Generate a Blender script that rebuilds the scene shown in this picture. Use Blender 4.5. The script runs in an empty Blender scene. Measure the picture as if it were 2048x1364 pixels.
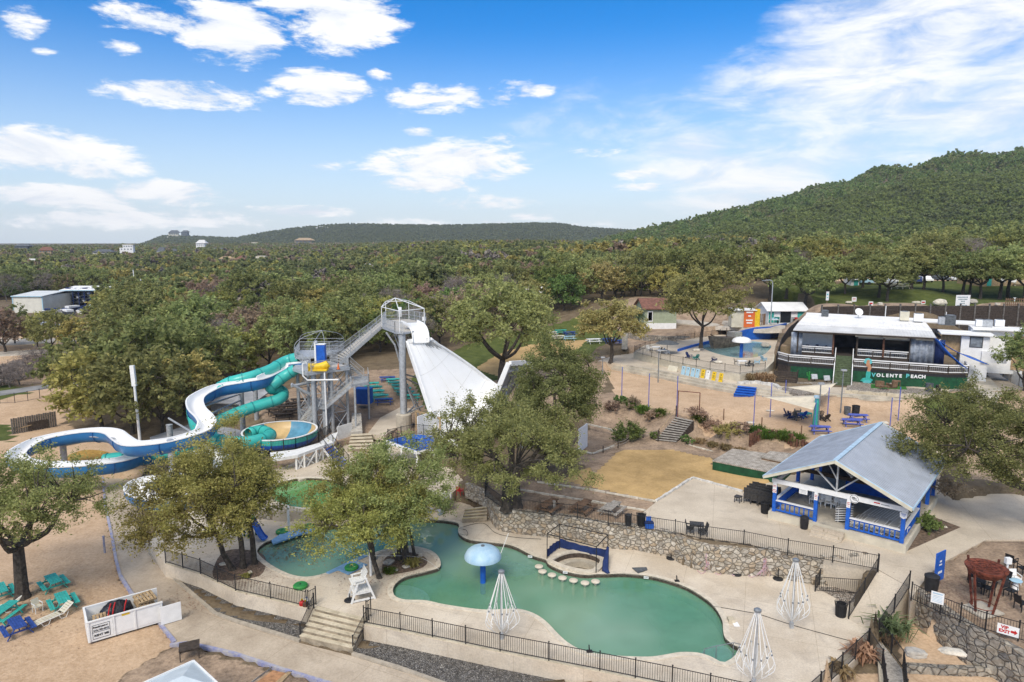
import bpy,bmesh,math,random
import numpy as np
from mathutils import Vector,Matrix
R=math.radians
scene=bpy.context.scene
C=scene.collection
rnd=random.Random(7)
# camera
F=1365.0;TH=R(8.25);CZ=24.0
cs,sn=math.cos(TH),math.sin(TH)
cam=bpy.data.cameras.new('camera');camo=bpy.data.objects.new('camera',cam);C.objects.link(camo)
camo.location=(0,0,CZ);camo.rotation_euler=(math.pi/2-TH,0,0)
cam.sensor_width=36;cam.lens=F/2048*36;cam.clip_start=0.5;cam.clip_end=20000
scene.camera=camo
def ray(px,py):
 u=(px-1024)/F;v=(682-py)/F
 return(u,cs+v*sn,-sn+v*cs)
def G(px,py,z=0.0):
 d=ray(px,py);t=(z-CZ)/d[2]
 return(d[0]*t,d[1]*t,z)
def Y(px,py,y):
 d=ray(px,py);t=y/d[1]
 return(d[0]*t,y,CZ+d[2]*t)
def GX(pts,z):return[G(a,b,z)for a,b in pts]
# materials
def nt(m):
 m.use_nodes=True;t=m.node_tree;t.nodes.clear();return t
def node(t,typ,**k):
 n=t.nodes.new(typ)
 for a,b in k.items():
  if a.startswith('i_'):
   key=a[2:];key=int(key)if key.isdigit()else key.replace('_',' ')
   n.inputs[key].default_value=b
  else:setattr(n,a,b)
 return n
def rgba(c):return(c[0],c[1],c[2],1)
MATS={}
def mat(name,col,rough=0.7,var=0.15,scale=2.0,bump=0.0,bscale=20.0,metal=0.0,spec=0.4,col2=None,scale2=None,coord='Object',stretch=None,detail=6,lo=.35,hi=.65):
 if name in MATS:return MATS[name]
 m=bpy.data.materials.new(name);t=nt(m);L=t.links.new
 out=node(t,'ShaderNodeOutputMaterial');p=node(t,'ShaderNodeBsdfPrincipled',i_Roughness=rough,i_Metallic=metal)
 p.inputs['Specular IOR Level'].default_value=spec
 L(p.outputs[0],out.inputs[0])
 tc=node(t,'ShaderNodeTexCoord');src=tc.outputs[coord]
 if coord=='World':
  pass
 if stretch:
  mp=node(t,'ShaderNodeMapping');mp.inputs['Scale'].default_value=stretch;L(src,mp.inputs[0]);src=mp.outputs[0]
 n1=node(t,'ShaderNodeTexNoise',i_Scale=scale,i_Detail=detail,i_Roughness=0.6);L(src,n1.inputs['Vector'])
 r=node(t,'ShaderNodeValToRGB');r.color_ramp.elements[0].position=lo;r.color_ramp.elements[1].position=hi
 c2=col2 or tuple(max(0,c*(1-2*var))for c in col)
 r.color_ramp.elements[0].color=rgba(c2);r.color_ramp.elements[1].color=rgba(tuple(min(1,c*(1+var))for c in col)if not col2 else col)
 L(n1.outputs[0],r.inputs[0])
 L(r.outputs[0],p.inputs['Base Color'])
 if scale2:
  n3=node(t,'ShaderNodeTexNoise',i_Scale=scale2,i_Detail=3.0);L(src,n3.inputs['Vector'])
  mx=node(t,'ShaderNodeMixRGB',blend_type='MULTIPLY',i_Fac=0.5);r2=node(t,'ShaderNodeValToRGB')
  r2.color_ramp.elements[0].position=.3;r2.color_ramp.elements[1].position=.6;r2.color_ramp.elements[0].color=(.55,.55,.55,1)
  L(n3.outputs[0],r2.inputs[0]);L(r.outputs[0],mx.inputs[1]);L(r2.outputs[0],mx.inputs[2]);L(mx.outputs[0],p.inputs['Base Color'])
 if bump:
  n2=node(t,'ShaderNodeTexNoise',i_Scale=bscale,i_Detail=4.0);L(src,n2.inputs['Vector'])
  b=node(t,'ShaderNodeBump',i_Strength=bump,i_Distance=0.1);L(n2.outputs[0],b.inputs['Height']);L(b.outputs[0],p.inputs['Normal'])
 MATS[name]=m;return m
def leafmat(name,c1,c2,trans=0.42):
 m=bpy.data.materials.new(name);t=nt(m);L=t.links.new
 out=node(t,'ShaderNodeOutputMaterial');d=node(t,'ShaderNodeBsdfDiffuse');tr=node(t,'ShaderNodeBsdfTranslucent');mx=node(t,'ShaderNodeMixShader',i_Fac=trans)
 L(d.outputs[0],mx.inputs[1]);L(tr.outputs[0],mx.inputs[2]);L(mx.outputs[0],out.inputs[0])
 tc=node(t,'ShaderNodeTexCoord');n=node(t,'ShaderNodeTexNoise',i_Scale=0.9,i_Detail=5.0,i_Roughness=.75);L(tc.outputs['Object'],n.inputs['Vector'])
 oi=node(t,'ShaderNodeObjectInfo')
 ge=node(t,'ShaderNodeNewGeometry')
 a=node(t,'ShaderNodeMath',operation='MULTIPLY_ADD');L(ge.outputs['Random Per Island'],a.inputs[0]);a.inputs[1].default_value=.34;L(n.outputs[0],a.inputs[2])
 r=node(t,'ShaderNodeValToRGB');r.color_ramp.elements[0].position=.45;r.color_ramp.elements[1].position=.9
 r.color_ramp.elements[0].color=rgba(c1);r.color_ramp.elements[1].color=rgba(c2);L(a.outputs[0],r.inputs[0])
 h=node(t,'ShaderNodeHueSaturation');L(r.outputs[0],h.inputs['Color'])
 mr=node(t,'ShaderNodeMapRange');mr.inputs['To Min'].default_value=.72;mr.inputs['To Max'].default_value=1.25;L(oi.outputs['Random'],mr.inputs['Value']);L(mr.outputs[0],h.inputs['Value'])
 m2=node(t,'ShaderNodeMath',operation='MULTIPLY');m2.inputs[1].default_value=7.31;L(oi.outputs['Random'],m2.inputs[0])
 m3=node(t,'ShaderNodeMath',operation='FRACT');L(m2.outputs[0],m3.inputs[0])
 mr2=node(t,'ShaderNodeMapRange');mr2.inputs['To Min'].default_value=.475;mr2.inputs['To Max'].default_value=.52;L(m3.outputs[0],mr2.inputs['Value']);L(mr2.outputs[0],h.inputs['Hue'])
 L(h.outputs[0],d.inputs[0]);L(h.outputs[0],tr.inputs[0])
 MATS[name]=m;return m
 # mesh builder
class MB:
 def __init__(s):s.v=[];s.f=[]
 def add(s,v,f):
  n=len(s.v);s.v+=[tuple(p)for p in v];s.f+=[tuple(i+n for i in q)for q in f];return s
 def box(s,c,size,rz=0.0,taper=1.0):
  x,y,z=[k/2 for k in size];ca,sa=math.cos(rz),math.sin(rz);v=[]
  for dz in(-z,z):
   k=taper if dz>0 else 1
   for dx,dy in((-x,-y),(x,-y),(x,y),(-x,y)):
    dx*=k;dy*=k
    v.append((c[0]+dx*ca-dy*sa,c[1]+dx*sa+dy*ca,c[2]+dz))
  return s.add(v,[(3,2,1,0),(4,5,6,7),(0,1,5,4),(1,2,6,5),(2,3,7,6),(3,0,4,7)])
 def beam(s,a,b,w,h=None,up=(0,0,1)):
  h=h or w;a=Vector(a);b=Vector(b);d=(b-a)
  if d.length<1e-6:return s
  d.normalize();u=Vector(up)
  if abs(d.dot(u))>.99:u=Vector((0,1,0))
  x=d.cross(u).normalized();z=x.cross(d);v=[]
  for p in(a,b):
   for i,j in((-1,-1),(1,-1),(1,1),(-1,1)):v.append(p+x*(i*w/2)+z*(j*h/2))
  return s.add(v,[(0,1,2,3),(7,6,5,4),(4,5,1,0),(5,6,2,1),(6,7,3,2),(7,4,0,3)])
 def tube(s,pts,r,n=8,cap=True,closed=False):
  pts=[Vector(p)for p in pts];m=len(pts)
  rs=r if isinstance(r,(list,tuple))else[r]*m;v=[];px=None
  for i,p in enumerate(pts):
   if closed:d=pts[(i+1)%m]-pts[i-1]
   else:d=pts[min(i+1,m-1)]-pts[max(i-1,0)]
   d.normalize()
   if px is None:
    u=Vector((0,0,1))if abs(d.z)<.9 else Vector((1,0,0));px=d.cross(u).normalized()
   else:
    px=(px-d*px.dot(d));px=px.normalized()if px.length>1e-6 else d.orthogonal().normalized()
   py=d.cross(px)
   for k in range(n):
    a=2*math.pi*k/n;v.append(p+px*(rs[i]*math.cos(a))+py*(rs[i]*math.sin(a)))
  f=[]
  for i in range(m if closed else m-1):
   j=(i+1)%m
   for k in range(n):f.append((i*n+k,i*n+(k+1)%n,j*n+(k+1)%n,j*n+k))
  if cap and not closed:f.append(tuple(range(n))[::-1]);f.append(tuple((m-1)*n+k for k in range(n)))
  return s.add(v,f)
 def lathe(s,prof,c,n=24,capt=True,capb=True,sx=1,sy=1):
  v=[];f=[]
  for r,z in prof:
   for k in range(n):
    a=2*math.pi*k/n;v.append((c[0]+r*math.cos(a)*sx,c[1]+r*math.sin(a)*sy,c[2]+z))
  for i in range(len(prof)-1):
   for k in range(n):f.append((i*n+k,i*n+(k+1)%n,(i+1)*n+(k+1)%n,(i+1)*n+k))
  if capb:f.append(tuple(range(n))[::-1])
  if capt:f.append(tuple((len(prof)-1)*n+k for k in range(n)))
  return s.add(v,f)
 def cyl(s,c,r,h,n=16,r2=None):return s.lathe([(r,0),(r if r2 is None else r2,h)],c,n)
 def prism(s,poly,z0,z1):
  n=len(poly)
  A=sum(poly[i][0]*poly[(i+1)%n][1]-poly[(i+1)%n][0]*poly[i][1]for i in range(n))
  if A<0:poly=poly[::-1]
  v=[(p[0],p[1],z0)for p in poly]+[(p[0],p[1],z1)for p in poly]
  f=[tuple(range(n))[::-1],tuple(range(n,2*n))]+[(i,(i+1)%n,n+(i+1)%n,n+i)for i in range(n)]
  return s.add(v,f)
 def quad(s,a,b,c,d):return s.add([a,b,c,d],[(0,1,2,3)])
 def slabq(s,q,th):
  q=[Vector(p)for p in q];n=(q[1]-q[0]).cross(q[3]-q[0]).normalized()*th
  v=q+[p-n for p in q]
  return s.add(v,[(0,1,2,3),(7,6,5,4),(0,4,5,1),(1,5,6,2),(2,6,7,3),(3,7,4,0)])
 def build(s,name,m,parent=None,local=False,smooth=False,kind=None):
  me=bpy.data.meshes.new(name);v=[tuple(p)for p in s.v]
  o=bpy.data.objects.new(name,me);C.objects.link(o)
  if parent is not None:
   if not local:
    inv=PINV(parent);v=[tuple(inv@Vector(p))for p in v]
   o.parent=parent
  me.from_pydata(v,[],s.f);me.materials.append(m if not isinstance(m,str)else MATS[m])
  if smooth:
   me.polygons.foreach_set('use_smooth',[True]*len(me.polygons))
   try:me.set_sharp_from_angle(angle=R(40))
   except Exception:pass
  if kind:o['kind']=kind
  return o
def PINV(o):
 m=Matrix.LocRotScale(o.location,o.rotation_euler,o.scale)
 while o.parent:o=o.parent;m=Matrix.LocRotScale(o.location,o.rotation_euler,o.scale)@m
 return m.inverted()
def thing(name,label,cat,loc=(0,0,0),rz=0.0,group=None):
 o=bpy.data.objects.new(name,None);C.objects.link(o);o.empty_display_size=.3
 o.location=loc;o.rotation_euler=(0,0,rz);o['label']=label;o['category']=cat
 if group:o['group']=group
 return o
def tag(o,label,cat,group=None):
 o['label']=label;o['category']=cat
 if group:o['group']=group
 return o
def copy_tree(o,parent=None):
 c=o.copy();C.objects.link(c)
 if parent:c.parent=parent
 for ch in list(o.children):copy_tree(ch,c)
 return c
def dup(o,loc,rz=0.0,label=None,group=None,s=None):
 c=copy_tree(o);c.location=loc;c.rotation_euler=(0,0,rz)
 if label:c['label']=label
 if group:c['group']=group
 if s:c.scale=(s,s,s)if not isinstance(s,tuple)else s
 return c
def struct(name,mb,m,smooth=False):return mb.build(name,m,kind='structure',smooth=smooth)
def npmesh(name,V,Fq,m,parent=None):
 me=bpy.data.meshes.new(name);k=Fq.shape[1]
 me.vertices.add(len(V));me.vertices.foreach_set('co',np.ascontiguousarray(V,dtype=np.float32).ravel())
 me.loops.add(Fq.size);me.loops.foreach_set('vertex_index',np.ascontiguousarray(Fq,dtype=np.int32).ravel())
 me.polygons.add(len(Fq));me.polygons.foreach_set('loop_start',np.arange(0,Fq.size,k,dtype=np.int32))
 me.update(calc_edges=True);me.validate()
 me.materials.append(MATS[m]if isinstance(m,str)else m)
 o=bpy.data.objects.new(name,me);C.objects.link(o)
 if parent:o.parent=parent
 return o
def smooth_closed(pts,k=6):
 n=len(pts);out=[]
 for i in range(n):
  p0,p1,p2,p3=[Vector(pts[(i+j-1)%n])for j in range(4)]
  for q in range(k):
   t=q/k;out.append(tuple(.5*((2*p1)+(p2-p0)*t+(2*p0-5*p1+4*p2-p3)*t*t+(3*p1-p0-3*p2+p3)*t**3)))
 return out
def smooth_open(pts,k=6):
 n=len(pts);out=[]
 for i in range(n-1):
  p0,p1,p2,p3=[Vector(pts[min(max(i+j-1,0),n-1)])for j in range(4)]
  for q in range(k):
   t=q/k;out.append(tuple(.5*((2*p1)+(p2-p0)*t+(2*p0-5*p1+4*p2-p3)*t*t+(3*p1-p0-3*p2+p3)*t**3)))
 out.append(tuple(pts[-1]));return out
def inpoly(x,y,poly):
 x=np.asarray(x);y=np.asarray(y);r=np.zeros(x.shape,bool);n=len(poly)
 for i in range(n):
  x0,y0=poly[i][:2];x1,y1=poly[(i+1)%n][:2]
  if y0==y1:continue
  c=((y0>y)!=(y1>y))&(x<(x1-x0)*(y-y0)/(y1-y0)+x0);r^=c
 return r
def offset_poly(pts,d):
 n=len(pts);A=sum(pts[i][0]*pts[(i+1)%n][1]-pts[(i+1)%n][0]*pts[i][1]for i in range(n));s=1 if A>0 else-1
 out=[]
 for i in range(n):
  a=Vector(pts[i-1][:2]);b=Vector(pts[i][:2]);c=Vector(pts[(i+1)%n][:2])
  t=(c-a);t=t.normalized()if t.length>1e-6 else Vector((1,0));nn=Vector((t.y,-t.x))*s
  out.append((b.x+nn.x*d,b.y+nn.y*d))
 return out
def fill_slab(name,outer,holes,z1,z0,m):
 bm=bmesh.new();loops=[]
 for lp in[outer]+holes:
  vs=[bm.verts.new((p[0],p[1],z1))for p in lp];es=[bm.edges.new((vs[i],vs[(i+1)%len(vs)]))for i in range(len(vs))];loops.append(vs)
 bmesh.ops.triangle_fill(bm,edges=bm.edges[:],use_beauty=True)
 for f in bm.faces:
  f.normal_update()
  if f.normal.z<0:f.normal_flip()
 for vs in loops:
  lo=[bm.verts.new((v.co.x,v.co.y,z0))for v in vs];n=len(vs)
  for i in range(n):bm.faces.new((vs[i],lo[i],lo[(i+1)%n],vs[(i+1)%n]))
 bmesh.ops.recalc_face_normals(bm,faces=bm.faces[:])
 me=bpy.data.meshes.new(name);bm.to_mesh(me);bm.free();me.materials.append(MATS[m]if isinstance(m,str)else m)
 o=bpy.data.objects.new(name,me);C.objects.link(o);o['kind']='structure';return o
def text_mesh(body,size,name,m,parent,mtx,depth=.01,bold=0.0,align='CENTER'):
 cu=bpy.data.curves.new(name,'FONT');cu.body=body;cu.size=size;cu.extrude=depth;cu.offset=bold;cu.align_x=align;cu.align_y='CENTER'
 to=bpy.data.objects.new('t',cu);dg=bpy.context.evaluated_depsgraph_get();C.objects.link(to);dg.update()
 me=bpy.data.meshes.new_from_object(to.evaluated_get(bpy.context.evaluated_depsgraph_get()));C.objects.unlink(to);bpy.data.objects.remove(to)
 me.transform(PINV(parent)@mtx if parent else mtx);me.materials.clear();me.materials.append(MATS[m])
 o=bpy.data.objects.new(name,me);C.objects.link(o)
 if parent:o.parent=parent
 return o
def face_mtx(p,right,up):
 r=Vector(right).normalized();u=Vector(up);n=r.cross(u).normalized();u=n.cross(r)
 m=Matrix.Identity(4)
 for i in range(3):m[i][0]=r[i];m[i][1]=u[i];m[i][2]=n[i];m[i][3]=p[i]
 return m
 # palette
mat('steel',(.42,.44,.46),.45,.1,3,metal=.6);mat('galv',(.45,.47,.49),.5,.12,4,metal=.3)
mat('galv_dark',(.22,.24,.26),.5,.12,4,metal=.3)
mat('iron',(.018,.018,.02),.5,.1,6);mat('black',(.02,.02,.022),.6,.2,6)
mat('white',(.8,.8,.79),.5,.04,2);mat('white_wood',(.74,.74,.72),.65,.06,3);mat('white_plastic',(.78,.78,.76),.4,.04,2)
mat('gelcoat',(.86,.86,.85),.35,.03,.25,col2=(.79,.785,.765))
mat('teal',(.045,.42,.36),.55,.12,4);mat('teal_tube',(.05,.44,.39),.32,.06,.6)
mat('teal_dark',(.02,.22,.2),.5,.1,4);mat('blue_deep',(.012,.085,.26),.35,.1,.5);mat('tube_seam',(.01,.05,.14),.4,.1,2)
mat('blue_paint',(.012,.11,.5),.5,.12,3);mat('blue_table',(.03,.075,.3),.6,.15,4);mat('blue_lilac',(.10,.13,.46),.6,.15,4)
mat('purple',(.22,.235,.42),.85,.25,2.5,col2=(.42,.40,.39));mat('navy',(.012,.03,.12),.8,.15,3)
mat('mat_blue',(.2,.38,.6),.6,.1,2);mat('lily',(.03,.24,.05),.5,.12,4);mat('mushroom',(.45,.6,.7),.45,.12,1.5,col2=(.3,.47,.62))
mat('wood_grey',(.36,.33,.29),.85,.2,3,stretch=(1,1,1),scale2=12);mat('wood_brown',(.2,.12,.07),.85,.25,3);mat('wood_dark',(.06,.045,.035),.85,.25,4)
mat('wood_tan',(.42,.3,.17),.8,.2,4);mat('log',(.14,.065,.04),.9,.3,3);mat('bark',(.075,.062,.05),.95,.3,4,bump=.6,bscale=10)
mat('bark_grey',(.16,.145,.13),.95,.25,3)
mat('yellow',(.75,.5,.02),.5,.1,3);mat('red',(.5,.02,.02),.5,.1,3);mat('orange',(.7,.16,.03),.6,.1,3)
mat('green_paint',(.008,.075,.03),.7,.2,2);mat('turf',(.03,.16,.02),.95,.3,6);mat('wicker',(.06,.057,.055),.7,.3,12)
mat('cream',(.62,.58,.46),.7,.08,1);mat('cream_wall',(.66,.64,.56),.7,.06,.6);mat('rust',(.17,.045,.025),.85,.35,4)
mat('roof_blue',(.46,.48,.51),.42,.06,.8,metal=.2);mat('roof_white',(.8,.79,.77),.75,.06,.5);mat('roof_grey',(.62,.62,.61),.7,.08,.5)
mat('trim_blue',(.42,.57,.69),.5,.08,2);mat('canvas',(.66,.58,.44),.85,.06,2);mat('light_blue',(.36,.55,.66),.5,.06,2)
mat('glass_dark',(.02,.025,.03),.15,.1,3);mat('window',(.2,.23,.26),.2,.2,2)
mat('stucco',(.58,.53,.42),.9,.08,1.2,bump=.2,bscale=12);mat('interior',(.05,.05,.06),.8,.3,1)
mat('slate',(.1,.11,.12),.8,.2,4);mat('tile_band',(.09,.065,.05),.5,.3,5);mat('lilac_wall',(.5,.5,.48),.7,.1,1)
mat('roof_brown',(.2,.09,.06),.8,.2,2);mat('pool_floor',(.2,.4,.34),.7,.15,.6);mat('pool_step',(.3,.5,.6),.6,.1,2)
mat('limestone',(.6,.55,.46),.9,.15,2,bump=.5,bscale=6);mat('boulder',(.5,.46,.39),.95,.2,1.5,bump=.6,bscale=4,col2=(.3,.28,.25))
mat('hose',(.03,.03,.03),.6,.1,3);mat('tarp',(.02,.02,.025),.35,.2,6,bump=.8,bscale=5);mat('coping',(.62,.55,.44),.85,.1,3)
mat('orange_soil',(.42,.22,.11),.95,.2,3);mat('bed_soil',(.17,.12,.085),.95,.3,4,bump=.6,bscale=8);mat('kerb_conc',(.4,.35,.28),.9,.12,2)
leafmat('leaf_olive',(0.224,0.227,0.060),(0.538,0.498,0.175));leafmat('leaf_oak',(0.171,0.196,0.066),(0.413,0.431,0.175));leafmat('leaf_green',(0.102,0.162,0.049),(0.261,0.345,0.113))
leafmat('leaf_yellow',(0.227,0.221,0.074),(0.491,0.442,0.187));leafmat('leaf_brown',(0.252,0.178,0.120),(0.503,0.377,0.274));leafmat('leaf_bare',(0.156,0.133,0.120),(0.304,0.262,0.240),.05)
leafmat('leaf_grass',(0.055,0.099,0.017),(0.187,0.264,0.055));leafmat('leaf_straw',(0.220,0.165,0.077),(0.440,0.341,0.187));leafmat('leaf_palm',(0.077,0.121,0.050),(0.220,0.286,0.154));leafmat('leaf_dead',(0.200,0.120,0.065),(0.420,0.280,0.170),.1)
leafmat('leaf_far',(0.163,0.196,0.085),(0.375,0.406,0.175));leafmat('leaf_hill',(0.146,0.206,0.063),(0.342,0.409,0.138))
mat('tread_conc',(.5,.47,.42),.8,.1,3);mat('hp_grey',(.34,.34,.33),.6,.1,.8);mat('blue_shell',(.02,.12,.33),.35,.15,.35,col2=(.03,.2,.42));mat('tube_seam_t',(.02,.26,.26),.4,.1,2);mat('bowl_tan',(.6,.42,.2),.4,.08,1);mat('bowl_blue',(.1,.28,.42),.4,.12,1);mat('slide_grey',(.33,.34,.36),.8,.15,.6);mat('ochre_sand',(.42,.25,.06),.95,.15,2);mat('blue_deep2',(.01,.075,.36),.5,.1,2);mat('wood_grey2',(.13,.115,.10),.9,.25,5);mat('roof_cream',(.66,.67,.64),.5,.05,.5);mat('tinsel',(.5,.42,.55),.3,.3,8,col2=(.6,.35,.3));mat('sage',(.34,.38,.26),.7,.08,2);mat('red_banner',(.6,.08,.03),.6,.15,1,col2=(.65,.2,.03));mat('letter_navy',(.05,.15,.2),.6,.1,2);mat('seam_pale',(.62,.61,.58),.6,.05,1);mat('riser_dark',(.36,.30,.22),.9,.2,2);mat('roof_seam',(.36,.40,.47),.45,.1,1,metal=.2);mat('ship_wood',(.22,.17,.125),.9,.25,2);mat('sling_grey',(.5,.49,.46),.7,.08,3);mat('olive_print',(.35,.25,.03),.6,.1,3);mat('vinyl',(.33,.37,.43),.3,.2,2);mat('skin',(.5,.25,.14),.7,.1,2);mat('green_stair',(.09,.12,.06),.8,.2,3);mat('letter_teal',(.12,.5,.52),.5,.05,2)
# ground materials
def ground_mix():
 m=bpy.data.materials.new('ground_cover');t=nt(m);L=t.links.new
 out=node(t,'ShaderNodeOutputMaterial');p=node(t,'ShaderNodeBsdfPrincipled',i_Roughness=.95);p.inputs['Specular IOR Level'].default_value=.1
 L(p.outputs[0],out.inputs[0]);tc=node(t,'ShaderNodeTexCoord');V=tc.outputs['Object']
 def nz(sc,det=6.0,rough=.6):
  n=node(t,'ShaderNodeTexNoise',i_Scale=sc,i_Detail=det,i_Roughness=rough);L(V,n.inputs['Vector']);return n.outputs[0]
 def ramp(src,c1,c2,lo=.35,hi=.65):
  r=node(t,'ShaderNodeValToRGB');e=r.color_ramp.elements;e[0].position=lo;e[1].position=hi;e[0].color=rgba(c1);e[1].color=rgba(c2);L(src,r.inputs[0]);return r.outputs[0]
 big,mid,fine=nz(.12),nz(.7),nz(5,4)
 def mixn(a,b,w):
  x=node(t,'ShaderNodeMath',operation='MULTIPLY_ADD');L(a,x.inputs[0]);x.inputs[1].default_value=1-w
  y=node(t,'ShaderNodeMath',operation='MULTIPLY');L(b,y.inputs[0]);y.inputs[1].default_value=w;L(y.outputs[0],x.inputs[2]);return x.outputs[0]
 mm=mixn(mid,fine,.45)
 cols=[ramp(mm,(.10,.075,.05),(.22,.17,.11)),ramp(mixn(mixn(mid,fine,.6),big,.3),(.33,.215,.125),(.67,.495,.34),.3,.68),ramp(mm,(.045,.065,.015),(.13,.15,.045)),ramp(mixn(mm,big,.5),(.28,.19,.085),(.55,.375,.175),.34,.58),ramp(mm,(.19,.14,.10),(.42,.31,.22),.38,.62)]
 at=node(t,'ShaderNodeVertexColor',layer_name='cover');sp=node(t,'ShaderNodeSeparateColor');L(at.outputs['Color'],sp.inputs[0])
 ch=[sp.outputs[0],sp.outputs[1],sp.outputs[2],at.outputs['Alpha']]
 cur=cols[0];en=mixn(mid,fine,.5)
 for c,k in zip(cols[1:],ch):
  a=node(t,'ShaderNodeMath',operation='MULTIPLY_ADD');L(en,a.inputs[0]);a.inputs[1].default_value=.9;L(k,a.inputs[2])
  mr=node(t,'ShaderNodeMapRange',interpolation_type='SMOOTHSTEP');mr.inputs['From Min'].default_value=.78;mr.inputs['From Max'].default_value=1.08;L(a.outputs[0],mr.inputs[0])
  x=node(t,'ShaderNodeMixRGB');L(mr.outputs[0],x.inputs[0]);L(cur,x.inputs[1]);L(c,x.inputs[2]);cur=x.outputs[0]
 L(cur,p.inputs['Base Color'])
 b=node(t,'ShaderNodeBump',i_Strength=.55,i_Distance=.25);L(mm,b.inputs['Height']);L(b.outputs[0],p.inputs['Normal'])
 MATS['ground_cover']=m
ground_mix()
def concrete(name,c1,c2,stain=(.3,.25,.19),sc=.35,joints=0,ang=0.0,amount=.55):
 m=bpy.data.materials.new(name);t=nt(m);L=t.links.new
 out=node(t,'ShaderNodeOutputMaterial');p=node(t,'ShaderNodeBsdfPrincipled',i_Roughness=.85);p.inputs['Specular IOR Level'].default_value=.25;L(p.outputs[0],out.inputs[0])
 tc=node(t,'ShaderNodeTexCoord');V=tc.outputs['Object']
 def nz(s,d=6.0,r=.62,dist=0.0):
  n=node(t,'ShaderNodeTexNoise',i_Scale=s,i_Detail=d,i_Roughness=r,i_Distortion=dist);L(V,n.inputs['Vector']);return n.outputs[0]
 r=node(t,'ShaderNodeValToRGB');r.color_ramp.elements[0].position=.38;r.color_ramp.elements[1].position=.62;r.color_ramp.elements[0].color=rgba(c1);r.color_ramp.elements[1].color=rgba(c2);L(nz(sc),r.inputs[0])
 r2=node(t,'ShaderNodeValToRGB');r2.color_ramp.elements[0].position=.52;r2.color_ramp.elements[1].position=.72;r2.color_ramp.elements[0].color=(0,0,0,1);r2.color_ramp.elements[1].color=(amount,amount,amount,1);L(nz(sc*1.7,8.0,.7,.6),r2.inputs[0])
 x=node(t,'ShaderNodeMixRGB');L(r2.outputs[0],x.inputs[0]);L(r.outputs[0],x.inputs[1]);x.inputs[2].default_value=rgba(stain);cur=x.outputs[0]
 f=nz(9,3.0);r3=node(t,'ShaderNodeValToRGB');r3.color_ramp.elements[0].position=.3;r3.color_ramp.elements[1].position=.6;r3.color_ramp.elements[0].color=(.82,.82,.82,1);L(f,r3.inputs[0])
 y=node(t,'ShaderNodeMixRGB',blend_type='MULTIPLY',i_Fac=1.0);L(cur,y.inputs[1]);L(r3.outputs[0],y.inputs[2]);cur=y.outputs[0]
 if joints:
  mp=node(t,'ShaderNodeMapping');mp.inputs['Rotation'].default_value=(0,0,ang);L(V,mp.inputs[0])
  br=node(t,'ShaderNodeTexBrick',i_Scale=1.0);br.offset=0;br.inputs['Mortar Size'].default_value=.012;br.inputs['Brick Width'].default_value=joints;br.inputs['Row Height'].default_value=joints
  br.inputs['Color1'].default_value=br.inputs['Color2'].default_value=(1,1,1,1);br.inputs['Mortar'].default_value=(.62,.58,.52,1);L(mp.outputs[0],br.inputs['Vector'])
  z=node(t,'ShaderNodeMixRGB',blend_type='MULTIPLY',i_Fac=.85);L(cur,z.inputs[1]);L(br.outputs[0],z.inputs[2]);cur=z.outputs[0]
 L(cur,p.inputs['Base Color'])
 b=node(t,'ShaderNodeBump',i_Strength=.15,i_Distance=.05);L(f,b.inputs['Height']);L(b.outputs[0],p.inputs['Normal'])
 MATS[name]=m
concrete('deck_conc',(.54,.455,.35),(.68,.595,.48),(.36,.31,.26),.3,4.2,.35)
concrete('path_conc',(.40,.325,.245),(.53,.445,.345),(.29,.235,.18),.3,6.0,.45)
concrete('terrace_conc',(.50,.425,.33),(.63,.545,.43),(.36,.31,.25),.25,5.0,.3)
concrete('old_conc',(.42,.38,.31),(.58,.52,.42),(.2,.19,.17),.5,0,0,.7)
concrete('asphalt',(.2,.2,.2),(.3,.3,.3),(.15,.15,.15),.4)
concrete('pale_gravel',(.42,.38,.32),(.6,.54,.46),(.3,.27,.22),.8)
concrete('wall_conc',(.50,.43,.31),(.64,.56,.42),(.27,.22,.15),.9,0,0,.8)
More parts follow.
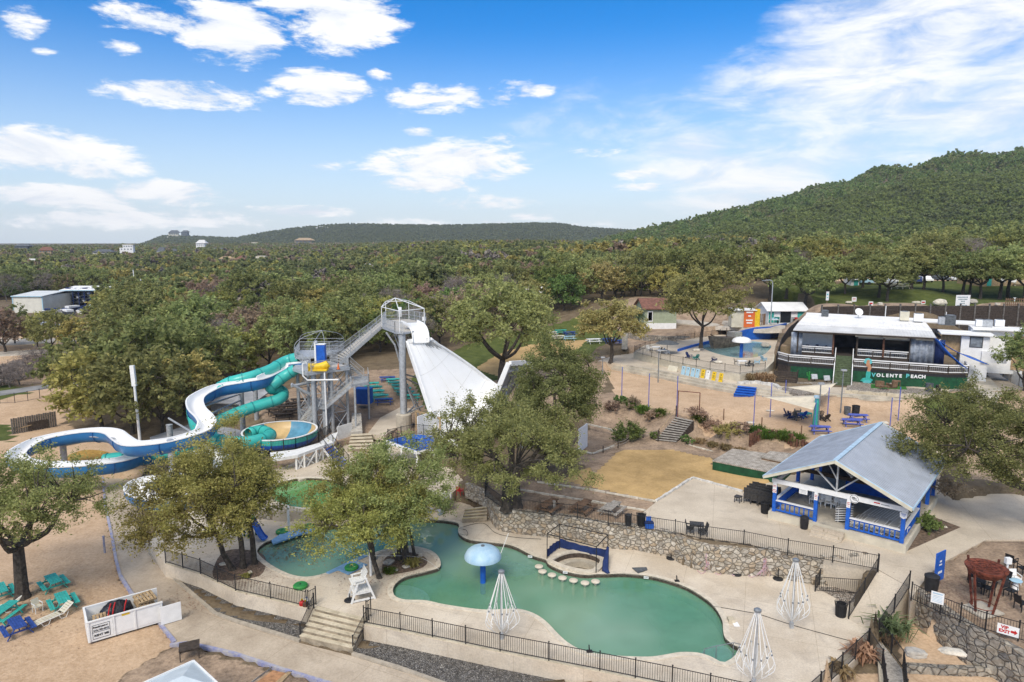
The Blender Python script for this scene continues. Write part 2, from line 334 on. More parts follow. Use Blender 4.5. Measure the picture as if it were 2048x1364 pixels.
def stonemat(name,cols,mortar,sc=1.6,mw=.045,bump=.8,dark=None):
 m=bpy.data.materials.new(name);t=nt(m);L=t.links.new
 out=node(t,'ShaderNodeOutputMaterial');p=node(t,'ShaderNodeBsdfPrincipled',i_Roughness=.92);p.inputs['Specular IOR Level'].default_value=.2;L(p.outputs[0],out.inputs[0])
 tc=node(t,'ShaderNodeTexCoord');n=node(t,'ShaderNodeTexNoise',i_Scale=1.3,i_Detail=4.0);L(tc.outputs['Object'],n.inputs['Vector'])
 mx=node(t,'ShaderNodeMixRGB',blend_type='LINEAR_LIGHT',i_Fac=.16);L(tc.outputs['Object'],mx.inputs[1]);L(n.outputs['Color'],mx.inputs[2])
 mp=node(t,'ShaderNodeMapping');mp.inputs['Scale'].default_value=(1,1,1.35);L(mx.outputs[0],mp.inputs[0])
 v=node(t,'ShaderNodeTexVoronoi',i_Scale=sc);L(mp.outputs[0],v.inputs['Vector'])
 ve=node(t,'ShaderNodeTexVoronoi',feature='DISTANCE_TO_EDGE',i_Scale=sc);L(mp.outputs[0],ve.inputs['Vector'])
 s=node(t,'ShaderNodeSeparateColor');L(v.outputs['Color'],s.inputs[0])
 r=node(t,'ShaderNodeValToRGB');e=r.color_ramp.elements
 for i,c in enumerate(cols):
  k=e[i]if i<2 else e.new(i/(len(cols)-1));
 for i,k in enumerate(sorted(e,key=lambda q:q.position)):pass
 for i,c in enumerate(cols):e[i].position=i/(len(cols)-1)
 for i,c in enumerate(cols):e[i].color=rgba(c)
 L(s.outputs[0],r.inputs[0])
 n2=node(t,'ShaderNodeTexNoise',i_Scale=3.5,i_Detail=6.0,i_Roughness=.7);L(tc.outputs['Object'],n2.inputs['Vector'])
 r2=node(t,'ShaderNodeValToRGB');r2.color_ramp.elements[0].position=.35;r2.color_ramp.elements[1].position=.6;r2.color_ramp.elements[0].color=(.5,.48,.45,1);L(n2.outputs[0],r2.inputs[0])
 y=node(t,'ShaderNodeMixRGB',blend_type='MULTIPLY',i_Fac=.8);L(r.outputs[0],y.inputs[1]);L(r2.outputs[0],y.inputs[2]);cur=y.outputs[0]
 mr=node(t,'ShaderNodeMapRange');mr.inputs['From Min'].default_value=mw*.5;mr.inputs['From Max'].default_value=mw*1.3;L(ve.outputs['Distance'],mr.inputs[0])
 x=node(t,'ShaderNodeMixRGB');L(mr.outputs[0],x.inputs[0]);x.inputs[1].default_value=rgba(mortar);L(cur,x.inputs[2]);L(x.outputs[0],p.inputs['Base Color'])
 mr2=node(t,'ShaderNodeMapRange');mr2.inputs['From Max'].default_value=.12;L(ve.outputs['Distance'],mr2.inputs[0])
 b=node(t,'ShaderNodeBump',i_Strength=bump,i_Distance=.12);L(mr2.outputs[0],b.inputs['Height']);L(b.outputs[0],p.inputs['Normal'])
 MATS[name]=m
stonemat('stone_wall',[(.34,.31,.27),(.58,.51,.4),(.46,.36,.25),(.62,.56,.47),(.46,.42,.35)],(.25,.215,.17),2.5,.05)
stonemat('stone_dark',[(.2,.19,.18),(.42,.38,.31),(.3,.27,.23),(.5,.44,.35)],(.16,.145,.125),1.9,.04)
stonemat('pebbles',[(.3,.27,.24),(.5,.45,.39),(.4,.33,.27),(.6,.55,.48)],(.12,.1,.08),5.0,.06)
stonemat('gravel_dark',[(.12,.115,.11),(.26,.25,.24),(.18,.165,.15),(.36,.34,.31)],(.06,.055,.05),9.0,.06)
def water(name,c1,c2,alpha=.85,rough=.04,sc=.25,bump=.12):
 m=bpy.data.materials.new(name);t=nt(m);L=t.links.new
 out=node(t,'ShaderNodeOutputMaterial');p=node(t,'ShaderNodeBsdfPrincipled',i_Roughness=rough,i_IOR=1.45,i_Alpha=alpha);L(p.outputs[0],out.inputs[0])
 tc=node(t,'ShaderNodeTexCoord');n=node(t,'ShaderNodeTexNoise',i_Scale=sc,i_Detail=3.0);L(tc.outputs['Object'],n.inputs['Vector'])
 r=node(t,'ShaderNodeValToRGB');r.color_ramp.elements[0].position=.4;r.color_ramp.elements[1].position=.6;r.color_ramp.elements[0].color=rgba(c1);r.color_ramp.elements[1].color=rgba(c2);L(n.outputs[0],r.inputs[0]);L(r.outputs[0],p.inputs['Base Color'])
 n2=node(t,'ShaderNodeTexNoise',i_Scale=3.0,i_Detail=3.0);L(tc.outputs['Object'],n2.inputs['Vector'])
 b=node(t,'ShaderNodeBump',i_Strength=bump,i_Distance=.05);L(n2.outputs[0],b.inputs['Height']);L(b.outputs[0],p.inputs['Normal'])
 MATS[name]=m
water('water_main',(.115,.30,.165),(.29,.45,.31),.62,sc=.07,bump=.05)
water('water_green',(.10,.25,.07),(.14,.31,.10),.9)
water('water_kids',(.2,.36,.37),(.26,.42,.42),.8)
# outlines on the ground
POOL=[(786,1184),(792,1194),(812,1200),(850,1201),(887,1209),(940,1217),(975,1220),(1025,1218),(1050,1221),(1075,1231),(1095,1246),(1115,1267),(1135,1285),(1162,1300),(1200,1309),(1250,1313),(1300,1314),(1330,1310),(1360,1305),(1395,1306),(1420,1313),(1450,1325),(1480,1300),(1466,1290),(1450,1276),(1446,1259),(1445,1244),(1438,1228),(1425,1210),(1405,1194),(1375,1176),(1340,1163),(1300,1153),(1250,1148),(1215,1149),(1195,1149),(1164,1150),(1125,1142),(1097,1129),(1091,1120),(1070,1114),(1050,1104),(1032,1095),(1012,1089),(985,1086),(942,1081),(922,1072),(916,1062),(918,1050),(905,1044),(860,1040),(780,1042),(700,1048),(630,1060),(545,1080),(524,1090),(515,1100),(518,1110),(542,1130),(575,1147),(605,1154),(630,1152),(652,1146),(690,1130),(730,1114),(762,1101),(805,1092),(842,1095),(868,1105),(880,1120),(879,1135),(855,1143),(817,1152),(799,1161),(788,1173)]
pool=smooth_closed([G(a,b,0)for a,b in POOL],3);pool2=[p[:2]for p in pool]
SPA=[(1098,1122),(1125,1108),(1160,1104),(1195,1112),(1208,1125),(1192,1144),(1166,1146),(1130,1138),(1104,1128)]
WALLB=[(966,1030),(978,1041),(998,1061),(1020,1066),(1080,1073),(1150,1083),(1217,1097),(1275,1101),(1337,1115),(1360,1127),(1390,1139),(1425,1147),(1500,1152),(1537,1152),(1600,1165),(1627,1170),(1690,1172),(1735,1160)]
DECK=[(330,1128),(400,1150),(470,1184),(540,1200),(612,1217),(640,1212),(735,1240),(727,1250),(800,1264),(1000,1306),(1200,1345),(1345,1375),(1500,1410),(1600,1420),(1640,1385),(1683,1345),(1736,1294),(1753,1272),(1696,1236),(1728,1189)]+[(a,b-3)for a,b in WALLB[::-1]]+[(940,1010),(905,1000),(850,985),(700,990),(545,1005),(420,1010),(320,1045),(300,1085)]
deck=[G(a,b,0)[:2]for a,b in DECK]
PATH=[(205,955),(210,1010),(222,1065),(232,1120),(240,1150),(262,1185),(310,1235),(352,1287),(372,1284),(405,1291),(470,1306),(560,1336),(660,1366),(760,1400),(900,1440),(1000,1420),(870,1364),(705,1312),(600,1286),(470,1246),(430,1230),(330,1140),(300,1105),(285,1060),(282,960)]
path=[G(a,b,-1.05)[:2]for a,b in PATH]
TERR=[(1292,1054),(1300,1056),(1350,1063),(1400,1073),(1487,1086),(1575,1104),(1665,1119),(1757,1139),(1818,1174),(1821,1197),(1858,1148),(1891,1122),(1973,1079),(2048,1079),(2130,1075),(2130,1000),(2000,985),(1905,1000),(1880,960),(1905,900),(1860,880),(1560,955),(1486,984),(1385,957),(1312,1004),(1292,1020),(1275,1035)]
terr=[G(a,b,2.0)[:2]for a,b in TERR]
RAMP_LO=[G(1696,1237,0),G(1754,1272,0)];RAMP_HI=[G(1757,1141,2.0),G(1818,1175,2.0)]
# volleyball terrace and its stepped edge
WALK=[(1195,722),(1225,712),(1265,706),(1345,720),(1480,747),(1545,742),(1545,772),(1700,775),(1890,772),(1935,762),(1985,735),(2020,745),(2048,770),(2090,790),(2000,786),(1930,783),(1842,790),(1700,787),(1560,780),(1480,770),(1400,756),(1300,736),(1230,727)]
walk=[G(a,b,4.9)[:2]for a,b in WALK]
KIDS=[(1267,704),(1340,722),(1420,738),(1480,748),(1530,740),(1548,722),(1552,690),(1590,668),(1585,640),(1440,668),(1290,690)]
kids=[G(a,b,6.0)[:2]for a,b in KIDS]
KPOOL=[(1400,692),(1430,706),(1480,716),(1520,712),(1538,700),(1540,690),(1510,683),(1460,682),(1415,684)]
kpool=smooth_closed([G(a,b,6.0)for a,b in KPOOL],4);kpool2=[p[:2]for p in kpool]
UPOOL=[G(620+80*math.cos(a),986+30*math.sin(a),.9)for a in[k*math.pi/16 for k in range(32)]]
upool2=[p[:2]for p in UPOOL]
udeck=[G(a,b,.9)[:2]for a,b in[(480,1012),(560,1022),(640,1024),(720,1022),(800,1012),(905,985),(930,965),(905,935),(850,930),(830,905),(770,870),(735,880),(690,890),(640,925),(560,935),(480,960)]]
# the terrain
CTRL=[(-60,1300,-1.15),(60,1300,-1.1),(200,1180,-1.1),(100,1050,-1.1),(100,950,-1),(250,1340,-1.1),(60,870,-.8),(0,780,0),(0,700,.8),(120,640,2),(250,600,3),(-100,600,2),(500,1364,-1.1),(900,1364,-1.1),(270,905,-.6),(400,890,-.1),(550,880,.7),(690,870,1.3),(760,845,1.6),(640,935,.8),(740,930,.9),(870,950,1.3),(930,930,1.7),(400,800,1),(760,770,2.6),(600,800,2),(830,720,3.2),(500,720,2),(1020,960,1.95),(1180,930,2),(1400,900,2.1),(1300,900,2.1),(1450,950,2.05),(1100,1000,1.95),(1230,1010,1.95),(1500,915,2.1),(1200,870,2.1),(1250,855,2.3),(1420,878,2.2),(1560,905,2.3),(1170,880,2.0),(1230,800,3.95),(1290,815,3.95),(1370,832,3.95),(1460,858,3.95),(1560,872,3.95),(1640,880,4),(1300,770,4),(1450,800,4),(1650,845,4),(1800,840,4),(1900,850,3.9),(1700,870,4),(2000,880,3.2),(1900,920,2.6),(1980,940,2.4),(2048,1120,2),(1950,1180,2),(2040,1230,1.9),(1880,1150,2),(2090,1300,1.9),(1010,760,3.5),(940,710,4),(1120,675,5),(1222,722,5),(1180,740,4.3),(1100,760,3.6),(1310,655,7),(1250,690,5.8),(1400,650,7.3),(1500,655,7.8),(1560,645,8.3),(1650,780,5.3),(1850,785,5.3),(1950,760,5.6),(2030,700,6.5)]
cp=[G(a,b,z)for a,b,z in CTRL]
cp+=[(34,90,5.3),(45,88,5.3),(58,90,5.4),(40,100,6),(55,100,6),(66,92,5.8),(70,104,6.5),(46,108,7.5),(60,109,8),(85,106,8),(58,122,13),(70,124,13),(47,118,8),(50,133,8.5),(57,134,8.9),(44,128,8.3),(55,144,11.6),(62,141,12.4),(92,126,13),(60,140,13.6),(85,150,14),(110,160,14.5),(58,165,14.5),(90,180,15),(130,150,14),(150,220,17),(35,160,11),(20,185,10),(95,112,8),(120,105,8),(100,95,6),(-150,200,2),(-100,250,3),(0,200,8),(-60,180,5),(60,250,15),(120,300,18),(0,300,11),(-200,400,5),(0,500,15),(200,500,20),(-400,700,6),(0,900,16),(400,500,24),(-800,1000,7),(-500,1500,12),(500,1200,24),(0,1600,18),(0,2500,20),(-1500,2500,8),(1500,2000,30),(-2500,4500,8),(2500,4500,30),(0,6000,10),(-60,30,-1.1),(60,30,-1),(0,20,-1.1)]
cp=np.array(cp)
def H(x,y):
 x=np.asarray(x,float);y=np.asarray(y,float);sh=x.shape;x=x.ravel();y=y.ravel();o=np.empty_like(x)
 for i in range(0,len(x),20000):
  d2=(x[i:i+20000,None]-cp[None,:,0])**2+(y[i:i+20000,None]-cp[None,:,1])**2+.6
  w=d2**-1.9;o[i:i+20000]=(w*cp[None,:,2]).sum(1)/w.sum(1)
 r=np.sqrt((x-575)**2+(y-800)**2);k=np.clip(1-np.sqrt(r*r+900)/490,0,1);o+=118*k+k*(7*np.sin(x*.031+y*.017)+5*np.sin(x*.067-y*.05+1))*np.clip((y-300)/150,0,1)
 return o.reshape(sh)
def Hs(x,y):return float(H(np.array([x]),np.array([y]))[0])
def GT(px,py):
 z=3.0
 for _ in range(30):
  p=G(px,py,z);z+=(Hs(p[0],p[1])-z)*.6
 p=G(px,py,z);return(p[0],p[1],Hs(p[0],p[1]))
PAD=[(31,92),(60,84),(76,86),(120,102),(150,125),(118,120.4),(96,118.4),(60,117.4),(53,115.4),(45,108),(33,106)]
RAMPP=[G(1690,1242,0)[:2],G(1726,1190,.9)[:2],G(1757,1138,2)[:2],G(1822,1172,2)[:2],G(1792,1224,1)[:2],G(1760,1278,0)[:2]]
TIERP=[G(a,b,4.0)[:2]for a,b in[(1212,745),(1300,757),(1400,778),(1480,793),(1560,804),(1700,812),(1860,815)]]+[G(a,b,4.9)[:2]for a,b in[(1930,780),(1842,784),(1700,781),(1560,774),(1480,764),(1400,750),(1300,730),(1215,722)]]
SLABS=[(TIERP,4.0,.06),(RAMPP,0,1.2),([G(1625,1176,0)[:2],G(1735,1155,0)[:2],G(1757,1141,0)[:2],G(1696,1240,0)[:2]],0,.8),(PAD,4.9,.1),(deck,0,2.4),(path,-1.05,.35),(terr,2,.4),(walk,4.9,.5),(kids,6.0,1.5),(udeck,.9,1.6)]
def seg(a,b,st):n=max(1,round((b-a)/st));return[a+(b-a)*i/n for i in range(n)]
xs=seg(-9000,-2000,900)+seg(-2000,-500,90)+seg(-500,-130,15)+seg(-130,-60,1.5)+seg(-60,60,.5)+seg(60,130,1.5)+seg(130,900,15)+seg(900,2500,90)+seg(2500,9000,900)+[9000]
ys=seg(-60,30,4)+seg(30,112,.5)+seg(112,180,1.2)+seg(180,300,5)+seg(300,1300,16)+seg(1300,3000,90)+seg(3000,9000,900)+[9000]
gx,gy=np.meshgrid(np.array(xs),np.array(ys));gz=H(gx,gy)
gz[gy<34]=-1.15
cover=np.zeros(gx.shape+(4,))
def paint(ch,poly_px,z,val=1.0,clear=True):
 poly=[G(a,b,z)[:2]for a,b in poly_px];k=inpoly(gx,gy,poly)
 if clear:cover[k]=0
 cover[k,ch]=val
cover[...,0][gy<36]=1
paint(0,[(-300,1500),(-300,830),(-20,800),(110,790),(145,800),(130,850),(190,880),(290,900),(290,960),(205,960),(222,1065),(240,1150),(310,1235),(352,1290),(390,1300),(300,1364),(400,1500)],-1)
paint(0,[(-300,830),(-300,770),(60,790),(150,775),(160,800),(110,840)],-.6,.9)
paint(1,[(-60,800),(-60,775),(20,772),(60,790),(0,806)],-.4)
paint(1,[(-30,880),(-30,850),(30,850),(25,885)],-.8,.8)
paint(3,[(352,1290),(700,1375),(900,1450),(100,1500),(250,1350)],-1.1,.7)
paint(2,[(370,1310),(480,1320),(560,1345),(600,1400),(250,1400)],-1.1,.45,False)
paint(1,[(30,745),(90,700),(180,700),(170,770),(100,770)],.2,.6)
paint(3,[(-50,770),(60,700),(190,740),(170,760)],.3,.9,False)
paint(0,[(-100,700),(30,660),(260,640),(260,680),(100,700),(-50,735)],1.5,.8)
paint(3,[(500,800),(740,760),(860,760),(870,900),(760,960),(600,960),(300,960),(290,890),(420,880),(540,860)],1.2,.9)
paint(1,[(660,820),(740,790),(830,760),(850,800),(800,830),(740,850),(690,830)],1.8,.75,False)
paint(1,[(820,740),(930,690),(1060,670),(1180,660),(1300,660),(1300,705),(1230,700),(1180,720),(1090,720),(960,770),(860,800)],4)
paint(2,[(950,730),(1010,700),(1110,690),(1180,688),(1160,710),(1050,725),(1000,745)],4.2,.75,False)
paint(3,[(960,770),(1100,725),(1230,728),(1200,800),(1000,830)],3.6,.9)
paint(2,[(1190,925),(1230,890),(1300,880),(1345,880),(1440,905),(1425,930),(1530,950),(1600,985),(1486,984),(1385,957),(1312,1004),(1180,975),(1120,960)],2.05)
paint(3,[(985,960),(1120,960),(1312,1004),(1292,1066),(1100,1040),(985,1015),(960,990)],1.95,.85)
paint(0,[(1040,985),(1180,975),(1312,1004),(1300,1030),(1180,1000),(1080,1010)],1.95,.55,False)
paint(3,[(1150,900),(1200,800),(1240,795),(1370,833),(1560,875),(1640,885),(1600,910),(1440,905),(1340,882),(1240,885),(1190,925)],3,.9)
paint(0,[(1130,900),(1170,870),(1225,850),(1260,870),(1200,910)],2.2,.6,False)
paint(0,[(1200,730),(1240,735),(1400,770),(1560,799),(1842,808),(1930,800),(1980,860),(1850,900),(1650,890),(1560,872),(1370,833),(1240,800)],4)
paint(3,[(1545,815),(1640,810),(1640,880),(1560,872)],4,.4,False)
paint(0,[(1905,830),(2048,800),(3000,760),(3000,900),(2100,960),(1940,950)],3,.5)
paint(1,[(1842,806),(1930,798),(1960,805),(1950,830),(1860,835)],4.3)
paint(3,[(1821,1197),(1891,1122),(1973,1079),(2080,1010),(3400,900),(3600,1400),(2036,1290)],2,.8)
paint(2,[(1850,1180),(1891,1130),(2048,1100),(2100,1250),(2036,1270)],2,.35,False)
paint(1,[(1960,1130),(2048,1130),(2048,1240),(1990,1210)],2,.3,False)
paint(0,[(1800,1225),(1886,1279),(1998,1345),(2100,1400),(1810,1400),(1800,1300)],0)
paint(1,[(1260,695),(1300,660),(1480,655),(1470,668),(1290,690)],6.8)
# road cuts and lawn above the restaurant
lawn=[(60,121),(110,124),(190,132),(180,170),(90,172),(60,160),(56,146),(61,138)]
k=inpoly(gx,gy,lawn);cover[k]=0;cover[k,1]=1
k=inpoly(gx,gy,[(44,119),(110,122),(190,130),(190,135),(110,126.5),(44,124)]);cover[k]=0;cover[k,3]=.8
k=inpoly(gx,gy,[(50,168),(90,172),(180,170),(200,185),(50,180)]);cover[k]=0;cover[k,0]=.8
k=inpoly(gx,gy,[(20,112),(44,108),(46,150),(30,165),(22,150)]);cover[k]=0;cover[k,3]=1
for poly,zt,dep in SLABS:
 k=inpoly(gx,gy,poly);gz[k]=np.minimum(gz[k],zt-dep)
 # dirt bank below the yard wall on the right
bank=[G(a,b,0)[:2]for a,b in[(1757,1274),(1803,1205),(1890,1275),(2010,1345),(2150,1420),(1700,1500),(1650,1390),(1736,1294)]]
k=inpoly(gx,gy,bank);gz[k]=np.minimum(gz[k],-.35+np.clip((gy[k]-39)*.06,0,.55))
ny,nx=gx.shape;idx=np.arange(nx*ny).reshape(ny,nx)
fq=np.stack([idx[:-1,:-1],idx[:-1,1:],idx[1:,1:],idx[1:,:-1]],-1).reshape(-1,4)
ter=npmesh('terrain',np.stack([gx,gy,gz],-1).reshape(-1,3),fq,'ground_cover');ter['kind']='structure'
ca=ter.data.color_attributes.new('cover','FLOAT_COLOR','POINT');ca.data.foreach_set('color',cover.reshape(-1).astype(np.float32))
ter.data.polygons.foreach_set('use_smooth',[True]*len(ter.data.polygons))
# slabs
spa2=[p[:2]for p in smooth_closed([G(a,b,0)for a,b in SPA],3)]
# the spa pit cuts the deck behind a bar counter
spapit=offset_poly(spa2,-.25)
fill_slab('pool_deck',deck,[offset_poly(pool2,.02),offset_poly(spapit,-.02)],0,-2.3,'deck_conc')
def ring(name,poly,w,z0,z1,m,inner=0.0):
 a=offset_poly(poly,inner);b=offset_poly(poly,inner+w);n=len(a);mb=MB()
 v=[(p[0],p[1],z1)for p in a]+[(p[0],p[1],z1)for p in b]+[(p[0],p[1],z0)for p in a]+[(p[0],p[1],z0)for p in b];f=[]
 for i in range(n):
  j=(i+1)%n;f+=[(i,j,n+j,n+i),(i,2*n+i,2*n+j,j),(n+i,n+j,3*n+j,3*n+i)]
 mb.add(v,f);return struct(name,mb,m)
ring('pool_coping',pool2,.38,-.06,.035,'coping')
def basin(nm,poly,z0,zw,zb,wm,fl,band=True):
 n=len(poly);mb=MB()
 if band:
  mb.add([(p[0],p[1],z0)for p in poly]+[(p[0],p[1],zw-.06)for p in poly],[(i,(i+1)%n,n+(i+1)%n,n+i)for i in range(n)]);struct(nm+'_tile_band',mb,'tile_band');mb=MB()
 mb.add([(p[0],p[1],zw-.06 if band else z0)for p in poly]+[(p[0],p[1],zb)for p in poly],[(i,(i+1)%n,n+(i+1)%n,n+i)for i in range(n)])
 struct(nm+'_basin_wall',mb,fl)
 fill_slab(nm+'_floor',poly,[],zb,zb-.02,fl);fill_slab(nm+'_water',offset_poly(poly,-.004),[],zw,zw-.01,wm)
basin('pool',pool2,0.03,-.24,-1.15,'water_main','pool_floor')
fill_slab('concrete_path',path,[],-1.05,-1.6,'path_conc')
fill_slab('terrace',terr,[],2.0,-.3,'terrace_conc')
fill_slab('upper_walkway',walk,[],4.9,3.5,'terrace_conc')
fill_slab('kids_pool_deck',kids,[offset_poly(kpool2,.02)],6.0,4.2,'stucco')
fill_slab('kids_pool_paving',offset_poly(kids,-.25),[offset_poly(kpool2,.02)],6.004,6.0,'terrace_conc')
basin('kids_pool',kpool2,6.0,5.88,5.3,'water_kids','light_blue',False)
fill_slab('upper_pool_deck',udeck,[offset_poly(upool2,.02)],.9,-.8,'terrace_conc')
ring('upper_pool_coping',upool2,.35,.86,.93,'coping')
basin('upper_pool',upool2,.9,.68,0,'water_green','pool_floor')
mb=MB();a,b=RAMP_LO;c,d=RAMP_HI
mb.add([a,b,d,c]+[(p[0],p[1],-1)for p in(a,b,d,c)],[(0,1,2,3),(0,4,5,1),(1,5,6,2),(2,6,7,3),(3,7,4,0)])
for i in range(4):mb.v[i]=(mb.v[i][0],mb.v[i][1],mb.v[i][2]+.006)
struct('access_ramp',mb,'terrace_conc')
# gravel strips and kerbs along the wall foot
GR1=[(300,1100),(330,1136),(430,1226),(470,1240),(600,1280),(612,1262),(612,1217),(470,1184),(400,1150),(330,1122)]
GR2=[(706,1306),(800,1335),(870,1362),(1000,1405),(1100,1420),(1250,1356),(1000,1306),(727,1252)]
for g in(GR1,GR2):fill_slab('gravel_strip',[G(a,b,-1.0)[:2]for a,b in g],[],-1.0,-1.5,'gravel_dark')
def kerb(name,pts,z,w,h,m):
 mb=MB();P=[Vector(G(a,b,z))for a,b in pts]
 n=len(P);v=[];
 for i in range(n):
  t=(P[min(i+1,n-1)]-P[max(i-1,0)]).normalized();q=Vector((-t.y,t.x,0))*w/2
  for s_,hh in((-1,-.2),(-1,h),(1,h),(1,-.2)):v.append(P[i]+q*s_+Vector((0,0,hh)))
 f=[(i*4+k,i*4+(k+1)%4,i*4+4+(k+1)%4,i*4+4+k)for i in range(n-1)for k in range(4)]+[(0,1,2,3),tuple((n-1)*4+k for k in(3,2,1,0))]
 mb.add(v,f);return struct(name,mb,m)
kerb('path_kerb',[(285,1060),(300,1107),(330,1141),(380,1185),(430,1228),(470,1243),(600,1283)],-1.05,.22,.14,'kerb_conc')
kerb('path_kerb',[(705,1309),(800,1338),(870,1363),(1000,1410)],-1.05,.22,.14,'kerb_conc')
kerb('painted_kerb',[(205,955),(210,1010),(222,1065),(232,1120),(240,1150),(262,1185),(310,1235),(350,1284)],-1.05,.2,.07,'purple')
kerb('painted_kerb',[(340,1290),(372,1286),(405,1292),(470,1307),(560,1337),(660,1367),(760,1401)],-1.05,.2,.07,'purple')
# trees
def leaves_np(cent,dirs,n,spread,size,rng,squash=.7,ratio=.5,spray=0.8):
# sprays of leaf faces round each cluster centre
 M=len(cent);ns=max(1,n//9);per=n//ns
 d=rng.normal(size=(M,ns,3));d/=np.linalg.norm(d,axis=2,keepdims=True);d=d*.9+dirs[:,None,:]*.75;d[...,2]*=squash
 ln=spread*rng.uniform(.45,1.15,(M,ns,1,1));tt=rng.uniform(.1,1,(M,ns,per,1))
 p=cent[:,None,None,:]+d[:,:,None,:]*ln*tt+rng.normal(size=(M,ns,per,3))*spread*.13
 p=p.reshape(-1,3);K=len(p)
 a=rng.normal(size=(K,3));a[:,2]=a[:,2]*.7+.15;a/=np.linalg.norm(a,axis=1,keepdims=True)
 b=rng.normal(size=(K,3));b-=a*(a*b).sum(1,keepdims=True);b/=np.linalg.norm(b,axis=1,keepdims=True)
 s=size*rng.uniform(.6,1.3,(K,1));u=a*s;v=b*s*ratio
 V=np.stack([p-u,p-v*.9,p+u,p+v],1).reshape(-1,3);Fq=np.arange(4*K).reshape(K,4)
 return V,Fq
def crown_points(rng,n,R_,zc,hz,shell=.5,lob=.25,flat=.45):
# points through a lumpy crown, thicker towards its outer shell
 d=rng.normal(size=(n*3,3));d/=np.linalg.norm(d,axis=1,keepdims=True);d=d[d[:,2]>-flat][:n]
 ph=rng.uniform(0,6.28,6);az=np.arctan2(d[:,1],d[:,0])
 lump=1+lob*(np.sin(2*az+ph[0])*.5+np.sin(3*az+ph[1]+2*d[:,2])*.5+np.sin(5*az+ph[2]-4*d[:,2])*.35)
 r=(shell+(1-shell)*rng.uniform(0,1,len(d))**.6)*lump
 return d*r[:,None]*np.array([R_,R_,hz])+np.array([0,0,zc]),d
def make_oak(seed,Hh,R_,tr,ncl=120,per=72,leaf=.17,th=.26,spread=1.0,limbs=5,stems=1,lean=(0,0),offs=None,flat=.4,shell=.5,lob=.3,squash=.7,ratio=.5,lowtrunk=None):
 rng=np.random.default_rng(seed);rr=random.Random(seed)
 zc=Hh*.60;hz=Hh*.40
 pts,dr=crown_points(rng,ncl,R_*.9,zc,hz,shell,lob,flat)
 pts[:,0]+=lean[0];pts[:,1]+=lean[1]
 mb=MB();nodes=[]
 for st in range(stems):
  a0=rr.uniform(0,6.28);bx,by=(0,0)if stems==1 else offs[st]
  fork=Vector((bx+lean[0]*.35+rr.uniform(-.2,.2),by+lean[1]*.35,Hh*th*rr.uniform(.9,1.1)))
  base=Vector((bx,by,-.15));mid=base.lerp(fork,.5)+Vector((rr.uniform(-.15,.15),rr.uniform(-.15,.15),0))
  mb.tube([base,base+(mid-base)*.3,mid,fork],[tr*1.45,tr*1.05,tr*.95,tr*.8],8)
  for k in range(limbs):
   a=a0+k*6.283/limbs+rr.uniform(-.35,.35);q=rr.uniform(.5,.85)
   end=Vector((bx*.3+lean[0]+math.cos(a)*R_*q,by*.3+lean[1]+math.sin(a)*R_*q,zc+hz*rr.uniform(-.15,.45)))
   m1=fork.lerp(end,.38)+Vector((rr.uniform(-.3,.3),rr.uniform(-.3,.3),-hz*.12));m2=fork.lerp(end,.7)+Vector((rr.uniform(-.4,.4),rr.uniform(-.4,.4),hz*.05))
   ps=smooth_open([fork,m1,m2,end],3);n=len(ps)
   mb.tube(ps,[tr*(.62-.5*i/(n-1))for i in range(n)],6);nodes+=[Vector(p)for p in ps[2:]]
 N=np.array([tuple(p)for p in nodes])
 for p in pts[::2 if ncl>90 else 3]:
  i=int(((N-p)**2).sum(1).argmin());a=Vector(N[i]);b=Vector(p);m=a.lerp(b,.5)+Vector((rr.uniform(-.2,.2),rr.uniform(-.2,.2),rr.uniform(-.1,.25)))
  mb.tube([a,m,b],[tr*.16,tr*.1,tr*.04],4,cap=False)
 V,Fq=leaves_np(pts,dr,per,spread,leaf,rng,squash,ratio)
 return mb,V,Fq
def tree_thing(name,label,seed,loc,rz,m,cat='tree',group=None,trunkm='bark',trunkname='trunk',**k):
 t=thing(name,label,cat,loc,rz,group);mb,V,Fq=make_oak(seed,**k)
 mb.build('trunk',trunkm,t,local=True,smooth=True);npmesh('crown',V,Fq,m,t);return t
def bare_tree(name,label,seed,loc,m='leaf_bare',group=None,Hh=8,R_=3.5,ncl=70):
 t=thing(name,label,'tree',loc,0,group);mb,V,Fq=make_oak(seed,Hh,R_,.14,ncl=ncl,per=30,leaf=.55,ratio=.035,spread=1.3,th=.2,limbs=6)
 mb.build('trunk','bark_grey',t,local=True);npmesh('crown',V,Fq,m,t);return t
 # the trees one can tell apart near the pools
def zground(px,py,z):return G(px,py,z)
tree_thing('oak_tree','big live oak over the teal picnic tables on the sand',11,G(45,1196,-1.1),0,'leaf_oak',Hh=10.3,R_=5.1,tr=.42,ncl=190,per=190,leaf=.092,limbs=6,lean=(.2,0),th=.36,flat=.2)
tree_thing('oak_tree','yellowish live oak with low spreading crown leaning over the concrete path',12,G(467,1140,0),0,'leaf_olive',Hh=8.2,R_=4.6,tr=.2,ncl=150,per=190,leaf=.092,lean=(-2.9,-.4),th=.34,flat=.5)
tree_thing('oak_tree','tall olive oak in the planter bed, middle of the three trunks beside the leafy pool',13,G(487,1136,0),1,'leaf_olive',Hh=10.4,R_=4.6,tr=.2,ncl=150,per=190,leaf=.092,lean=(-1.0,.8),th=.4)
tree_thing('oak_tree','upright olive oak nearest the toddler slide at the end of the planter bed',14,G(509,1128,0),2,'leaf_olive',Hh=8.6,R_=3.1,tr=.2,ncl=90,per=190,leaf=.092,lean=(.3,.6),th=.42)
